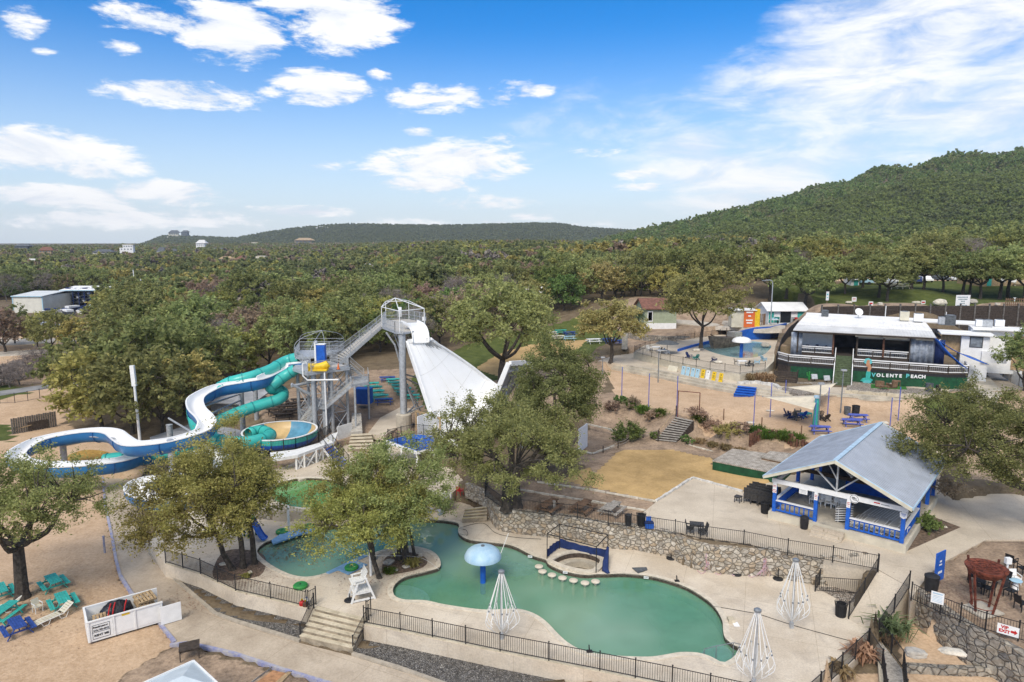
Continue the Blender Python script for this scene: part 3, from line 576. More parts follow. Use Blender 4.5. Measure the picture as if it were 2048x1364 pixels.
tree_thing('oak_tree','olive oak with bent trunk growing straight from the pool deck by the white pole',15,G(760,1156,0),0,'leaf_olive',Hh=6.7,R_=3.6,tr=.17,ncl=95,per=190,leaf=.092,lean=(-1.6,-.2),th=.42)
tree_thing('oak_tree','thin olive oak behind the bent one beside the blue mat',16,G(748,1120,0),1,'leaf_olive',Hh=8.3,R_=3.2,tr=.15,ncl=90,per=190,leaf=.092,lean=(-.2,1.0),th=.42)
tree_thing('oak_tree','triple-stemmed dark oak in the peninsula planting bed',17,G(808,1122,0),2,'leaf_oak',Hh=8.9,R_=3.6,tr=.17,ncl=110,per=190,leaf=.092,stems=3,offs=[(-.4,0),(.3,.3),(.1,-.3)],limbs=3,lean=(.1,.5),th=.42)
tree_thing('oak_tree','slim leaning oak at the right end of the peninsula bed',18,G(830,1114,0),3,'leaf_olive',Hh=7.8,R_=3.2,tr=.13,ncl=85,per=190,leaf=.092,lean=(1.7,.6),th=.45)
tree_thing('oak_tree','spreading forked live oak above the weathered picnic tables',19,G(1022,1016,1.95),.3,'leaf_oak',Hh=8.6,R_=7.4,tr=.48,ncl=300,per=180,leaf=.10,stems=2,offs=[(-.35,0),(.5,.1)],limbs=4,lean=(-.1,.8),th=.3,flat=.5,lob=.4)
tree_thing('oak_tree','tall dense live oak standing behind the forked oak in front of the white wing',20,G(1085,945,2.2),.9,'leaf_oak',Hh=12.4,R_=4.7,tr=.4,ncl=270,per=180,leaf=.11,lean=(2.4,.2),th=.25,flat=.5,lob=.35)
tree_thing('oak_tree','broad oak overhanging the blue pavilion roof from the right',21,G(2096,1066,2.0),0,'leaf_oak',Hh=10.0,R_=5.5,tr=.34,ncl=330,per=190,leaf=.092,lean=(-3.4,2.6),th=.3,flat=.45,lob=.35)
tree_thing('oak_tree','small round oak beside the white board fence at the right edge',22,G(2046,790,5.0),0,'leaf_oak',Hh=8.0,R_=3.3,tr=.2,ncl=90,per=70,leaf=.2,flat=.3)
tree_thing('oak_tree','sprawling many-limbed oak on the lawn behind the white funnel slide',23,GT(1003,764),0,'leaf_oak',Hh=14.5,R_=9.0,tr=.5,ncl=260,per=75,leaf=.27,spread=1.5,th=.22,limbs=6,flat=.3,lob=.35)
tree_thing('oak_tree','round yellowish oak at the corner of the sand court',24,GT(1221,724),0,'leaf_yellow',Hh=9.6,R_=4.7,tr=.3,ncl=130,per=75,leaf=.24,spread=1.2,th=.3,flat=.3)
tree_thing('oak_tree','forked oak growing beside the children\'s pool deck',25,G(1402,694,6.6),0,'leaf_yellow',Hh=12.4,R_=6.6,tr=.3,ncl=190,per=75,leaf=.25,spread=1.3,th=.26,limbs=5,flat=.35,lob=.35)
# trees on the upper lawn
protoL=tree_thing('lawn_oak','flat-topped oak on the upper lawn with a short dark trunk',31,(56,127,13),0,'leaf_oak',group='oaks on the upper lawn',Hh=9.0,R_=5.4,tr=.32,ncl=110,per=60,leaf=.3,spread=1.4,th=.36,flat=.15)
k=0
for px,py,s,lb in[(1540,598,1.0,'leaning oak at the corner of the upper lawn by the lamp post'),(1572,596,.95,'oak at the lawn edge above the white-roofed teal shed'),(1612,597,1.0,'oak with forked trunk above the left end of the restaurant roof'),(1690,588,.7,'small oak standing alone on the left of the lawn'),(1758,585,.9,'oak behind the lawn picnic table, left of it'),(1775,590,.95,'oak on the lawn just left of the picnic table'),(1822,590,1.0,'oak on the lawn right of the picnic table'),(1846,592,.9,'oak left of the white rules board'),(1925,592,.95,'oak right above the white rules board'),(1940,594,.9,'oak with split trunk right of the rules board'),(1960,598,.9,'leaning oak at the lower lawn edge near the right'),(2000,586,1.1,'tall oak at the right of the lawn by the tan building'),(2016,594,1.1,'thick forked oak near the right end of the lawn'),(1886,584,.8,'oak in the second row above the lawn boulders'),(1725,575,.9,'oak by the far shed beyond the lawn'),(1655,590,.9,'oak between the lamp post and the lawn shed'),(2050,588,1.0,'oak at the far right end of the lawn')]:
 p=GT(px,py);z=p[2]
 if k==0:protoL.location=p;protoL['label']=lb;protoL.scale=(s,)*3
 else:dup(protoL,p,k*1.9,lb,None,s)
 k+=1
 # the wood: kinds, then individuals from the near edge back
def low_oak(nm,lab,seed,m,Hh,R_,**kw):
 k=dict(ncl=85,per=48,leaf=.32,spread=1.35,th=.18,flat=.75,tr=.24,shell=.6,lob=.3);k.update(kw)
 return tree_thing(nm,lab,seed,(0,-500,-50),0,m,Hh=Hh,R_=R_,**k)
KINDS=[(low_oak('oak_tree','x',41,'leaf_oak',9.5,5.2),5,'olive live oak with a rounded crown'),(low_oak('oak_tree','x',42,'leaf_olive',8.5,5.0),3,'light olive oak with a loose crown'),(low_oak('oak_tree','x',43,'leaf_oak',10.5,5.6,lob=.45),4,'tall grey-green oak with a lumpy crown'),(low_oak('juniper_tree','x',44,'leaf_green',8.0,3.8,lob=.2),4,'dark green juniper with a dense crown'),(low_oak('oak_tree','x',45,'leaf_yellow',8.0,4.4),2,'yellow-green oak with thin foliage'),(low_oak('elm_tree','x',46,'leaf_brown',8.0,4.2,per=36),2,'brown-leaved elm'),(bare_tree('bare_tree','x',47,(0,-500,-50),Hh=8.5,R_=4.4,ncl=110),3,'leafless grey tree with fine twigs')]
D0=[(-150,218),(-60,218),(100,218),(228,218),(232,118),(300,116),(420,112),(520,108),(600,112),(700,122),(760,126),(860,128),(900,136),(1000,150),(1100,158),(1200,164),(1300,160),(1360,146),(1480,160),(1500,170),(1560,172),(1700,182),(1900,186),(2200,186)]
def dmin(px):
 for(a,da),(b,db)in zip(D0[:-1],D0[1:]):
  if a<=px<=b:return da+(db-da)*(px-a)/(b-a)
 return 200
KEEP=[]
def kp(px0,px1,py,z,dep,front=12):
 a=G(px0,py,z);b=G(px1,py,z);KEEP.append((a[0],b[0],a[1]-front,a[1]+dep))
kp(-60,225,612,3,40,90);kp(1285,1335,656,7,10,6);kp(1030,1100,600,8,12,22);kp(905,985,596,8,8,16)
def clear(x,y):return any(a-2<x<b+2 and c<y<d for a,b,c,d in KEEP)
rt=random.Random(5);placed=[];cnt=0
def region(px,d):
 if px<200:return 'beyond the gravel road'
 if px<480:return 'in the wood behind the blue flume'
 if px<860:return 'in the wood behind the slide tower'
 if px<1280:return 'in the wood beyond the lawn'
 return 'in the wood above the green cottage' if px<1500 else 'on the slope beyond the upper lawn'
bag=[i for i,k in enumerate(KINDS)for _ in range(k[1])]
used=set()
# a few big ones by hand: the oak mass left of the slides
HAND=[(205,855,42,1.15),(265,868,41,1.1),(325,868,43,1.0),(165,800,41,1.0),(235,800,43,1.1),(300,810,41,1.25),(370,830,42,.95),(395,790,43,1.05),(430,770,41,1.0),(340,770,41,1.1),(270,765,43,1.0),(470,760,42,.9),(200,765,46,.7)]
# low scrubby bare bushes along the road bank
spots=[(None,GT(a,b),s,{41:0,42:1,43:2,46:5}[k])for a,b,k,s in HAND]
tries=0
while len(spots)<262 and tries<9000:
 tries+=1;px=rt.uniform(-40,2100);dd=dmin(px);d=dd+rt.uniform(0,1)**1.1*62;x=(px-1024)/F*d*1.005
 if clear(x,d):continue
 ki=rt.choice(bag);s=rt.uniform(.8,1.2);r_=3.5*s
 if any((x-q[1][0])**2+(d-q[1][1])**2<25 for q in spots):continue
 spots.append((px,(x,d,Hs(x,d)),s,ki))
for px,p,s,ki in spots:
 pr,_,lb=KINDS[ki]
 ppx=px if px is not None else 300
 lab=f'{lb} {region(ppx, p[1])}' if px is not None else f'{lb} in the oak mass left of the flume'
 if ki in used:o=dup(pr,p,rt.uniform(0,6.28),lab,None,s)
 else:o=pr;used.add(ki);o.location=p;o.scale=(s,)*3;o['label']=lab
 o['group']=lab.split(' ',1)[1]if False else 'wood: '+lab
 placed.append(p[:2])
 # the far wood as one mass
def far_wood(name,pts,base,m,scl):
 V0,F0=base;n=len(pts);rng=np.random.default_rng(3)
 a=rng.uniform(0,6.28,n);ca,sa=np.cos(a),np.sin(a);sc=scl*rng.uniform(.7,1.3,n)
 X=V0[None,:,0]*ca[:,None]-V0[None,:,1]*sa[:,None];Yv=V0[None,:,0]*sa[:,None]+V0[None,:,1]*ca[:,None]
 V=np.stack([X*sc[:,None]+pts[:,0,None],Yv*sc[:,None]+pts[:,1,None],V0[None,:,2]*sc[:,None]+pts[:,2,None]],-1).reshape(-1,3)
 Fq=(F0[None]+(np.arange(n)*len(V0))[:,None,None]).reshape(-1,F0.shape[1])
 o=npmesh(name,V,Fq,m);o['kind']='stuff';return o
def blob(seed,ncl,per,leaf,R_=4.5,Hh=8.5):
 rng=np.random.default_rng(seed);p,d=crown_points(rng,ncl,R_*.85,Hh*.52,Hh*.42,.7,.25,.7);return leaves_np(p,d,per,1.3,leaf,rng,.7,.7)
rng=np.random.default_rng(9)
def scatter(n,y0,y1,px0=-60,px1=2110,power=1.0):
 y=y0+(y1-y0)*rng.uniform(0,1,n)**power;px=rng.uniform(px0,px1,n);x=(px-1024)/F*y*1.005
 return x,y,px
def thin(x,y,cell):
 key={};keep=[]
 for i in range(len(x)):
  c=(int(x[i]//cell),int(y[i]//cell))
  if c in key:continue
  key[c]=1;keep.append(i)
 return np.array(keep)
dm=np.vectorize(dmin)
FARK=[]
def far_clear(x,y):return np.array([any(a-4<X<b+4 and c<Yy<d for a,b,c,d in KEEP+FARK)for X,Yy in zip(x,y)])
# walls and fences round the pool
def resamp(P,st):
 P=[Vector(p)for p in P];out=[P[0]]
 for a,b in zip(P[:-1],P[1:]):
  n=max(1,int((b-a).length/st));out+=[a.lerp(b,i/n)for i in range(1,n+1)]
 return out
def wall(name,label,base,z1,th,m,rough=.06,st=.3,cat='wall',side=1,zt=None,capm=None,seed=1):
 P=resamp(base,st);r=random.Random(seed);n=len(P);mb=MB();v=[];rows=max(2,int((z1-P[0].z)/st)+1)
 for i in range(n):
  t=(P[min(i+1,n-1)]-P[max(i-1,0)]);t.z=0;t.normalize();q=Vector((-t.y,t.x,0))*side;top=z1 if zt is None else zt(i/(n-1))
  for k in range(rows+1):
   f=k/rows;j=r.uniform(-1,1)*rough
   v.append((P[i].x+q.x*(j+th*.12*f),P[i].y+q.y*(j+th*.12*f),P[i].z-.25+(top-P[i].z+.25)*f+(r.uniform(-.5,.5)*rough if k==rows else 0)))
  v.append((P[i].x+q.x*th,P[i].y+q.y*th,top+r.uniform(-.3,.3)*rough));v.append((P[i].x+q.x*th,P[i].y+q.y*th,P[i].z-.3))
 K=rows+3;f=[(i*K+k,(i+1)*K+k,(i+1)*K+(k+1)%K,i*K+(k+1)%K)for i in range(n-1)for k in range(K)]+[tuple(range(K)),tuple((n-1)*K+k for k in range(K))[::-1]]
 mb.add(v,f);o=mb.build(name,m);tag(o,label,cat);return o
def fence(label,pts,h=1.15,step=2.3,pick=.13,name='metal_fence',m='iron',pw=.02,cat='fence',group=None):
 P=[Vector(p)for p in pts];t=thing(name,label,cat,P[0],0,group);pan=MB();k=0
 ps=[]
 for a,b in zip(P[:-1],P[1:]):
  d=b-a;n=max(1,round(d.length/step))
  for i in range(n):ps.append(a.lerp(b,i/n))
  for zz in(.12,h-.06):pan.beam(a+Vector((0,0,zz)),b+Vector((0,0,zz)),.03,.035)
  m_=max(1,int(d.length/pick))
  for i in range(1,m_):
   q=a.lerp(b,i/m_);pan.box((q.x,q.y,q.z+h*.5+.02),(pw,pw,h-.2),math.atan2(d.y,d.x))
 ps.append(P[-1])
 pan.build('picket_panel',m,t)
 for q in ps:
  mb=MB();mb.box((q.x,q.y,q.z+h*.5),(.06,.06,h+.08));mb.box((q.x,q.y,q.z+h+.05),(.08,.08,.03));mb.build('post',m,t)
 return t
W_L=[G(330,1129,-1.05),G(400,1151,-1.05)]
def edge(pts,z):return[(p[0],p[1],z)for p in pts]
f1=[G(a,b,0)for a,b in[(330,1128),(400,1150),(470,1184),(540,1200),(612,1217)]];f2=[G(a,b,0)for a,b in[(727,1250),(800,1264),(1000,1306),(1200,1345),(1345,1375),(1500,1410)]]
wall('retaining_wall','tan rendered retaining wall left of the concrete steps',edge(f1,-1.0),.03,.26,'wall_conc',.0,.6)
wall('retaining_wall','long tan rendered retaining wall right of the concrete steps',edge(f2,-1.0),.03,.26,'wall_conc',.0,.6)
ins=lambda P,z,dy:[(p[0],p[1]+dy,z)for p in P]
fence('black picket fence on the tan wall left of the concrete steps',ins(f1,.03,.13));fence('long black picket fence along the front of the pool deck',ins(f2,.03,.13),step=2.6)
sw=wall('stone_wall','long pale rubble stone wall behind the pool',[G(a,b,0)for a,b in WALLB],2.0,.55,'stone_wall',.07,.3,seed=4)
wt=[(970,993),(1005,1018),(1080,1030),(1155,1036),(1217,1049),(1262,1056),(1350,1069),(1400,1079),(1487,1091),(1575,1109),(1665,1124),(1755,1141)]
fence('black picket fence along the top of the rubble stone wall',[G(a,b,2.0)for a,b in wt],step=2.4)
fence('short black fence going up behind the red chair',[G(970,992,2.0),G(975,972,2.0),G(940,945,2.0)],step=1.5)
big=[(1395,1105,2.6,.9),(1455,1110,2.6,1.0),(1310,1080,2.4,.7),(1545,1120,1.6,.7)]
def rock(label,p,sx,sy,sz,m='boulder',rz=0,seed=0,name='boulder'):
 bm=bmesh.new();bmesh.ops.create_icosphere(bm,subdivisions=3,radius=1);r=random.Random(seed);ph=[r.uniform(0,6)for _ in range(8)]
 for v in bm.verts:
  c=v.co;k=1+.14*math.sin(2.3*c.x+ph[0])+.12*math.sin(3.1*c.y+ph[1])+.1*math.sin(4*c.z+ph[2])+.05*math.sin(8*c.x+5*c.y+ph[3])+r.uniform(-.04,.04);q=max(abs(c.x),abs(c.y),abs(c.z));c*=k*(.55+.45/q*.85)*.8;c.x*=sx/2;c.y*=sy/2;c.z=c.z*sz/2+sz*.32
 me=bpy.data.meshes.new(name);bm.to_mesh(me);bm.free();me.materials.append(MATS[m]);o=bpy.data.objects.new(name,me);C.objects.link(o);o.location=p;o.rotation_euler=(0,0,rz);tag(o,label,'rock');return o
for i,(px,py,w_,h_)in enumerate([(1390,1128,2.1,.95),(1450,1135,2.6,1.0),(1310,1100,2.2,.8),(1540,1146,1.4,.8)]):
 p=G(px,py,.25);rock(['grey boulder block set in the stone wall beside the tinsel','widest flat boulder set in the stone wall','long grey boulder low in the stone wall behind the canopy frame','orange boulder block set in the stone wall near the spray dome'][i],(p[0],p[1]+.35,.3 if i!=2 else.7),w_,.9,h_,'boulder',-.25,20+i)
 # concrete steps down to the path
def steps(label,tl,tr_,bl,br,n,z0,z1,m,name='concrete_steps',nose=None,cap=None):
 t=thing(name,label,'steps',tuple((Vector(bl)+Vector(br))/2));mb=MB();nm=MB()
 A,B,c,d=Vector(tl),Vector(tr_),Vector(bl),Vector(br)
 for i in range(n):
  f0,f1_=i/n,(i+1)/n;z=z0+(z1-z0)*(i/n)
  a=A.lerp(c,f0);b=B.lerp(d,f0);e=A.lerp(c,f1_);g=B.lerp(d,f1_);zb=min(z1,z0)-.3
  q=[(a.x,a.y),(b.x,b.y),(g.x,g.y),(e.x,e.y)]
  mb.prism(q,zb,z-.002*i-.002)
  if nose and i in nose:nm.beam((e.x,e.y,z+.004),(g.x,g.y,z+.004),.07,.03)
 if cap:
  cb_=MB()
  for i in range(n):f0,f1_=i/n,(i+1)/n;z=z0+(z1-z0)*f0;p,q,u,v=A.lerp(c,f0+.3/n),B.lerp(d,f0+.3/n),B.lerp(d,f1_+.12/n),A.lerp(c,f1_+.12/n);cb_.prism([w[:2]for w in(p,q,u,v)],z,z+.05)
  cb_.build('tread_boards',cap,t)
 mb.build('risers' if cap else 'treads',m,t)
 if nose:nm.build('nosing_paint','yellow_worn',t)
 return t
mat('yellow_worn',(.55,.42,.1),.8,.3,5,col2=(.4,.33,.2))
steps('six broad concrete steps rising to the pool deck',G(635,1211,0),G(735,1236,0),G(600,1281,-1.05),G(706,1306,-1.05),6,0,-.88,'riser_dark',nose=(0,5),cap='wall_conc')
fence('sloping black handrail fence left of the concrete steps',[G(628,1216,0),G(601,1278,-1.0)],1.0,3,.13)
fence('sloping black handrail fence right of the concrete steps',[G(737,1240,0),G(706,1302,-1.0)],1.0,3,.13)
fence('open black gate at the top left of the concrete steps',[G(617,1217,0),G(632,1209,0)],1.25,3,.12,name='metal_gate',cat='gate')
fence('open black gate at the top right of the concrete steps',[G(733,1239,0),G(742,1232,0)],1.25,3,.12,name='metal_gate',cat='gate')
steps('four stone steps with worn yellow edges beside the rubble wall',G(932,1018,.9),G(974,1012,.9),G(924,1046,0),G(974,1043,0),4,.9,.22,'riser_dark','stone_steps',nose=(0,1,2,3),cap='wall_conc')
wall('stone_wall','low rubble wall under the upper green pool',[G(a,b,0)for a,b in[(480,1035),(545,1040),(620,1042),(700,1040),(800,1034),(905,1020)]],.86,.5,'stone_wall',.06,.3,seed=8)
wall('stone_wall','short rubble wall below the fence by the red chair',[G(930,990,.9),G(960,1003,.9),G(972,1010,.9)],2.0,.5,'stone_wall',.06,.3,seed=9)
# pool furniture
def mushroom(label,base,zr,rr_,hc,pr,m='mushroom',pm='blue_paint',z0=-.9):
 t=thing('mushroom_fountain',label,'fountain',base);x,y,z=base
 mb=MB();mb.cyl((x,y,z-.8),pr,zr-z+.9,18);mb.build('post',pm,t,smooth=True)
 mb=MB();pr_=[(rr_*.93,-.1),(rr_,-.05),(rr_,.1),(rr_*.93,.25*hc+.1)]+[(rr_*math.cos(a)*.97,.1+hc*math.sin(a))for a in(.45,.7,.95,1.2)]+[(rr_*.09,.1+hc)]
 mb.lathe([(.0,-.06)]+pr_,(x,y,zr),40,True,False);mb.build('cap',m,t,smooth=True)
 mb=MB();mb.lathe([(rr_*.1,.09+hc),(rr_*.1,.16+hc),(rr_*.06,.16+hc),(rr_*.06,.1+hc)],(x,y,zr),14,True,False);mb.build('nozzle','galv_dark',t);return t
mushroom('pale blue mushroom fountain on a blue post in the main pool',G(966,1165,-.24),1.72,1.32,.72,.2)
def dome(label,base,Hh,seed):
 t=thing('spray_dome',label,'umbrella frame',base);x,y,z=base;r=random.Random(seed)
 mb=MB();mb.cyl((x,y,z),.065,Hh-.1,10);mb.box((x,y,z+.2),(.2,.2,.4));mb.build('pole','galv',t)
 mb=MB();mb.lathe([(.0,0),(.2,0),(.2,.1),(.12,.16)],(x,y,z+Hh-.12),14);mb.build('hub','galv_dark',t)
 for k in range(12):
  a=k*math.pi/6+r.uniform(-.1,.1);c,s=math.cos(a),math.sin(a);w_=r.uniform(.88,1.1)
  P=lambda rad,zz:(x+c*rad,y+s*rad,z+zz)
  mb=MB();mb.tube(smooth_open([P(.1,Hh-.1),P(.45*w_,Hh*.72),P(.82*w_,Hh*.46),P(1.02*w_,Hh*.34),P(.95*w_,Hh*.25),P(.6*w_,Hh*.17)],3),.022,5)
  mb.tube([P(.8*w_,Hh*.47),P(.5,Hh*.3),P(.08,Hh*.13)],.018,5);mb.build('rib','white_plastic',t)
  mb=MB();mb.box(P(.83*w_,Hh*.46),(.08,.08,.08));mb.build('knuckle','galv_dark',t)
 return t
dome('closed white umbrella frame standing in front of the mushroom fountain',G(1003,1278,0),4.45,1)
dome('closed white umbrella frame between the pool and the rubble wall',G(1583,1256,0),4.6,2)
dome('closed white umbrella frame nearest the bottom of the deck',G(1507,1372,0),4.5,3)
def lifeguard():
 p=G(722,1196,0);t=thing('lifeguard_chair','white wooden lifeguard chair on the pool deck','chair',p,R(25))
 def b(nm,mb):mb.build(nm,'white_wood',t,local=True)
 for s in(-.5,.5):
  mb=MB();mb.beam((-.75,s,0),(-.3,s,1.35),.1,.12);mb.build('leg','white_wood',t,local=True)
  mb=MB();mb.beam((.85,s,0),(.2,s,1.75),.1,.12);mb.build('leg','white_wood',t,local=True)
  mb=MB();mb.beam((-.7,s,.12),(.82,s,.12),.07,.12);mb.beam((-.5,s,.62),(.62,s,.62),.07,.12);mb.build('side_rail','white_wood',t,local=True)
  mb=MB();mb.beam((-.55,s,1.55),(.35,s,1.6),.12,.05);mb.beam((-.45,s,1.3),(-.45,s,1.55),.08,.08);mb.build('armrest','white_wood',t,local=True)
 mb=MB();[mb.box((-.55+.15*i,0,.70),(.13,1.1,.04))for i in range(8)];b('foot_platform',mb)
 mb=MB();[mb.box((-.62+.14*i,0,1.32),(.125,1.05,.04))for i in range(6)];b('seat',mb)
 mb=MB();[mb.beam((.16+.05*i,-.52,1.42+.16*i),(.16+.05*i,.52,1.42+.16*i),.05,.145)for i in range(5)];b('backrest',mb)
lifeguard()
def lily(label,p):
 t=thing('lily_pad_step',label,'pad',p);x,y,z=p
 mb=MB();mb.lathe([(.44,0),(.5,.08),(.5,.2),(.42,.27),(.1,.27)],(x,y,z),28);mb.build('pad','lily',t,smooth=True)
 mb=MB();mb.lathe([(.07,.272),(.07,.285),(.0,.285)],(x,y,z),10);mb.build('hole_rim','black',t)
lily('round green lily pad at the left end of the far blue mat',G(564,1066,.0));lily('round green lily pad at the right end of the far blue mat',G(618,1056,.0));lily('round green lily pad standing on the near blue mat',G(703,1138,.06));lily('round green lily pad alone on the deck by the front fence',G(601,1175,0))
def padmat(label,poly,z,th,lip=None):
 mb=MB();mb.prism([G(a,b,z)[:2]for a,b in poly],z,z+th);o=mb.build('foam_mat','mat_blue');tag(o,label,'mat');return o
padmat('light blue foam mat along the far edge of the leafy pool',[(543,1083),(560,1071),(605,1058),(630,1059),(632,1066),(600,1071),(546,1090)],.02,.12)
padmat('light blue foam mat pieces beside the near edge of the leafy pool',[(652,1146),(675,1135),(702,1122),(728,1111),(737,1112),(712,1123),(735,1130),(697,1150),(676,1141),(658,1148)],.04,.06)
def cyl_thing(nm,label,cat,p,parts):
 t=thing(nm,label,cat,p)
 for n_,m,pr,sm in parts:mb=MB();mb.lathe(pr,p,18);mb.build(n_,m,t,smooth=sm)
 return t
def stand(label,p,h=.7):
 cyl_thing('umbrella_stand',label,'umbrella stand',p,[('base_plate','black',[(.36,0),(.36,.05),(.3,.09),(.05,.1)],False),('tube','black',[(.035,.1),(.035,h)],False)])
stand('black umbrella base at the feet of the lifeguard chair',G(699,1201,0),.5);stand('black umbrella base against the rubble wall at its bend',G(1342,1117,0),.6);stand('black umbrella base below the tinsel on the rubble wall',G(1473,1149,0),.5);stand('black umbrella base left of the right-hand spray frame',G(1556,1158,0),.8)
for i,(px,py)in enumerate([(1078,1132),(1085,1142),(1104,1149),(1125,1155),(1147,1160),(1170,1165),(1191,1162)]):
 p=G(px,py,.03);lab=['bar stool in the water closest to the mushroom fountain','second bar stool in the water from the mushroom fountain','third pool bar stool, by the left corner of the bar counter','middle pool bar stool in front of the counter','fifth pool bar stool counted from the mushroom fountain','pool bar stool furthest out from the counter','last pool bar stool, tucked in at the right of the counter'][i]
 q=(p[0],p[1],-1.1);t=thing('pool_stool',lab,'stool',q,0,'stools standing in the pool');mb=MB();mb.cyl(q,.1,1.06,12);mb.build('pedestal','coping',t);mb=MB();mb.lathe([(.26,1.05),(.31,1.07),(.31,1.13),(.28,1.15)],q,22);mb.build('seat','coping',t,smooth=True)
 # swim-up bar pit and its canopy frame
def spa():
 t=thing('sunken_bar','sunken poolside bar pit with a pale counter','bar',G(1155,1126,0));
 a=offset_poly(spa2,-.3);b=offset_poly(spa2,.12);n=len(a);mb=MB()
 v=[(p[0],p[1],.16)for p in a]+[(p[0],p[1],.16)for p in b]+[(p[0],p[1],.05)for p in a]+[(p[0],p[1],.05)for p in b];f=[]
 for i in range(n):j=(i+1)%n;f+=[(i,j,n+j,n+i),(i,2*n+i,2*n+j,j),(n+i,n+j,3*n+j,3*n+i),(2*n+i,3*n+i,3*n+j,2*n+j)]
 mb.add(v,f);mb.build('counter','coping',t)
 mb=MB();mb.add([(p[0],p[1],.05)for p in spapit]+[(p[0],p[1],-.95)for p in spapit],[(i,(i+1)%n,n+(i+1)%n,n+i)for i in range(n)]+[tuple(range(n,2*n))]);mb.build('pit','riser_dark',t);g=offset_poly(spa2,-.28);mb=MB();mb.add([(p[0],p[1],.14)for p in g]+[(p[0],p[1],-.32)for p in g],[(i,(i+1)%n,n+(i+1)%n,n+i)for i in range(n)]);mb.build('inner_tile','tile_band',t)
 c=offset_poly(spa2,-.75);d=offset_poly(spa2,-.27);mb=MB();v=[(p[0],p[1],zz)for zz,q in((-.4,c),(-.4,d),(-.9,c))for p in q]
 f=[]
 for i in range(n):j=(i+1)%n;f+=[(i,j,n+j,n+i),(i,2*n+i,2*n+j,j)]
 mb.add(v,f);mb.build('bench','old_conc',t)
 mb=MB();e=offset_poly(spa2,.1);mb.add([(p[0],p[1],.05)for p in e]+[(p[0],p[1],-.4)for p in e],[(i,(i+1)%n,n+(i+1)%n,n+i)for i in range(n)]);mb.build('tile_front','tile_band',t)
spa()
def canopy():
 p=[Vector(G(a,b,0))for a,b in[(1094,1118),(1119,1097),(1215,1120),(1192,1146)]];t=thing('pit_canopy','black canopy frame with slumped navy cloth over the sunken bar','canopy',(p[0]+p[2])/2);h=2.05;U=Vector((0,0,1))
 for q in p:mb=MB();mb.beam(q,q+U*h,.06);mb.build('pole','iron',t)
 for i in range(4):mb=MB();mb.beam(p[i]+U*(h-.02),p[(i+1)%4]+U*(h-.02),.05);mb.build('top_rail','iron',t)
 def cloth(a,b,z0,z1,sag,nm,drop=0):
  mb=MB();n=14;v=[];q=(b-a).normalized();nn=Vector((-q.y,q.x,0))
  for i in range(n+1):
   f=i/n;s=math.sin(f*math.pi);w_=nn*(.06*math.sin(f*25)+.1*s)
   for zz in(z0,z1-sag*s-drop*f):v.append(a.lerp(b,f)+U*zz+w_*(1 if zz>z0 else.4))
  mb.add(v,[(2*i,2*i+2,2*i+3,2*i+1)for i in range(n)]);o=mb.build(nm,'navy',t,smooth=True);return o
 cloth(p[1],p[2],.1,.85,.18,'cloth_panel');cloth(p[0],p[1],.1,.7,-.05,'cloth_panel');cloth(p[2],p[3].lerp(p[2],.55)+Vector((.1,-.2,0)),.02,.9,.1,'cloth_panel',.6)
 mb=MB();a=p[3].lerp(p[2],.4)+Vector((.35,-.1,0));mb.tube([p[2]+U*1.0,a+U*.55,a+Vector((-.1,-.5,.12)),a+Vector((.1,-.9,.05))],[.1,.22,.25,.12],8);mb.build('cloth_bundle','navy',t,smooth=True)
canopy()
mb=MB();mb.prism([G(a,b,.04)[:2]for a,b in[(1264,1136),(1293,1135),(1295,1140),(1276,1147)]],.036,.08);tag(mb.build('paving_slab','slate'),'dark triangular slab lying on the deck','slab')
for lab,pts in[('white pole standing beside the lifeguard chair',((742,1151),)),('white pole behind the far blue mat',((578,1058),))]:
 p=G(*pts[0],0);t=thing('white_post',lab,'post',p);mb=MB();mb.cyl(p,.1,1.9,14);mb.build('post_shaft','white',t,smooth=True);mb=MB();mb.lathe([(.14,1.9),(.14,1.96),(.05,2.0)],p,14);mb.build('cap','white',t)
def hose(label,pts,r=.02,m='hose',nm='hose',cat='hose'):
 mb=MB();mb.tube(smooth_open(pts,6),r,5);o=mb.build(nm,m,smooth=True);tag(o,label,cat);return o
hose('black hose running across the deck from the pool edge',[G(a,b,.03)for a,b in[(1428,1213),(1450,1216),(1490,1223),(1520,1229),(1585,1250),(1650,1268),(1720,1287)]])
hose('dark hose curling along the foot of the rubble wall',[G(a,b,.03)for a,b in[(920,1068),(935,1070),(932,1060),(920,1056)]]+[G(a,b,.03)for a,b in[(965,1046),(990,1065),(1020,1073),(1060,1077),(1082,1078)]])
hose('thin white line stretched over the peninsula',[(p[0],p[1],z)for p,z in((G(632,1060,.2),.3),(G(690,1098,.2),.25),(G(735,1118,.2),.5),(G(835,1120,.1),.35),(G(878,1140,0),.05))],.012,'white_plastic','rope','rope')
hose('white cleaning pole leaning over the pool steps',[G(995,1124,-.2),Y(1017,1066,G(1014,1092,0)[1])],.025,'white_plastic','pole','pole')
def rail(label,pts,nm='pool_handrail'):
 t=thing(nm,label,'handrail',pts[0]);P=[Vector(p)for p in pts];mb=MB();mb.tube(P,.025,6);mb.build('top_bar','galv_dark',t)
 for q in P[1:-1]:mb=MB();mb.tube([q,q-Vector((0,0,.9))],.022,6);mb.build('upright','galv_dark',t)
rail('grey handrail going down into the pool at its right corner',[Vector(G(1482,1292,.0))+Vector((0,0,.1)),Vector(G(1466,1308,0))+Vector((0,0,.72)),Vector(G(1432,1311,0))+Vector((0,0,.6)),Vector(G(1408,1312,-.24))+Vector((0,0,.45)),Vector(G(1407,1312,-.24))])
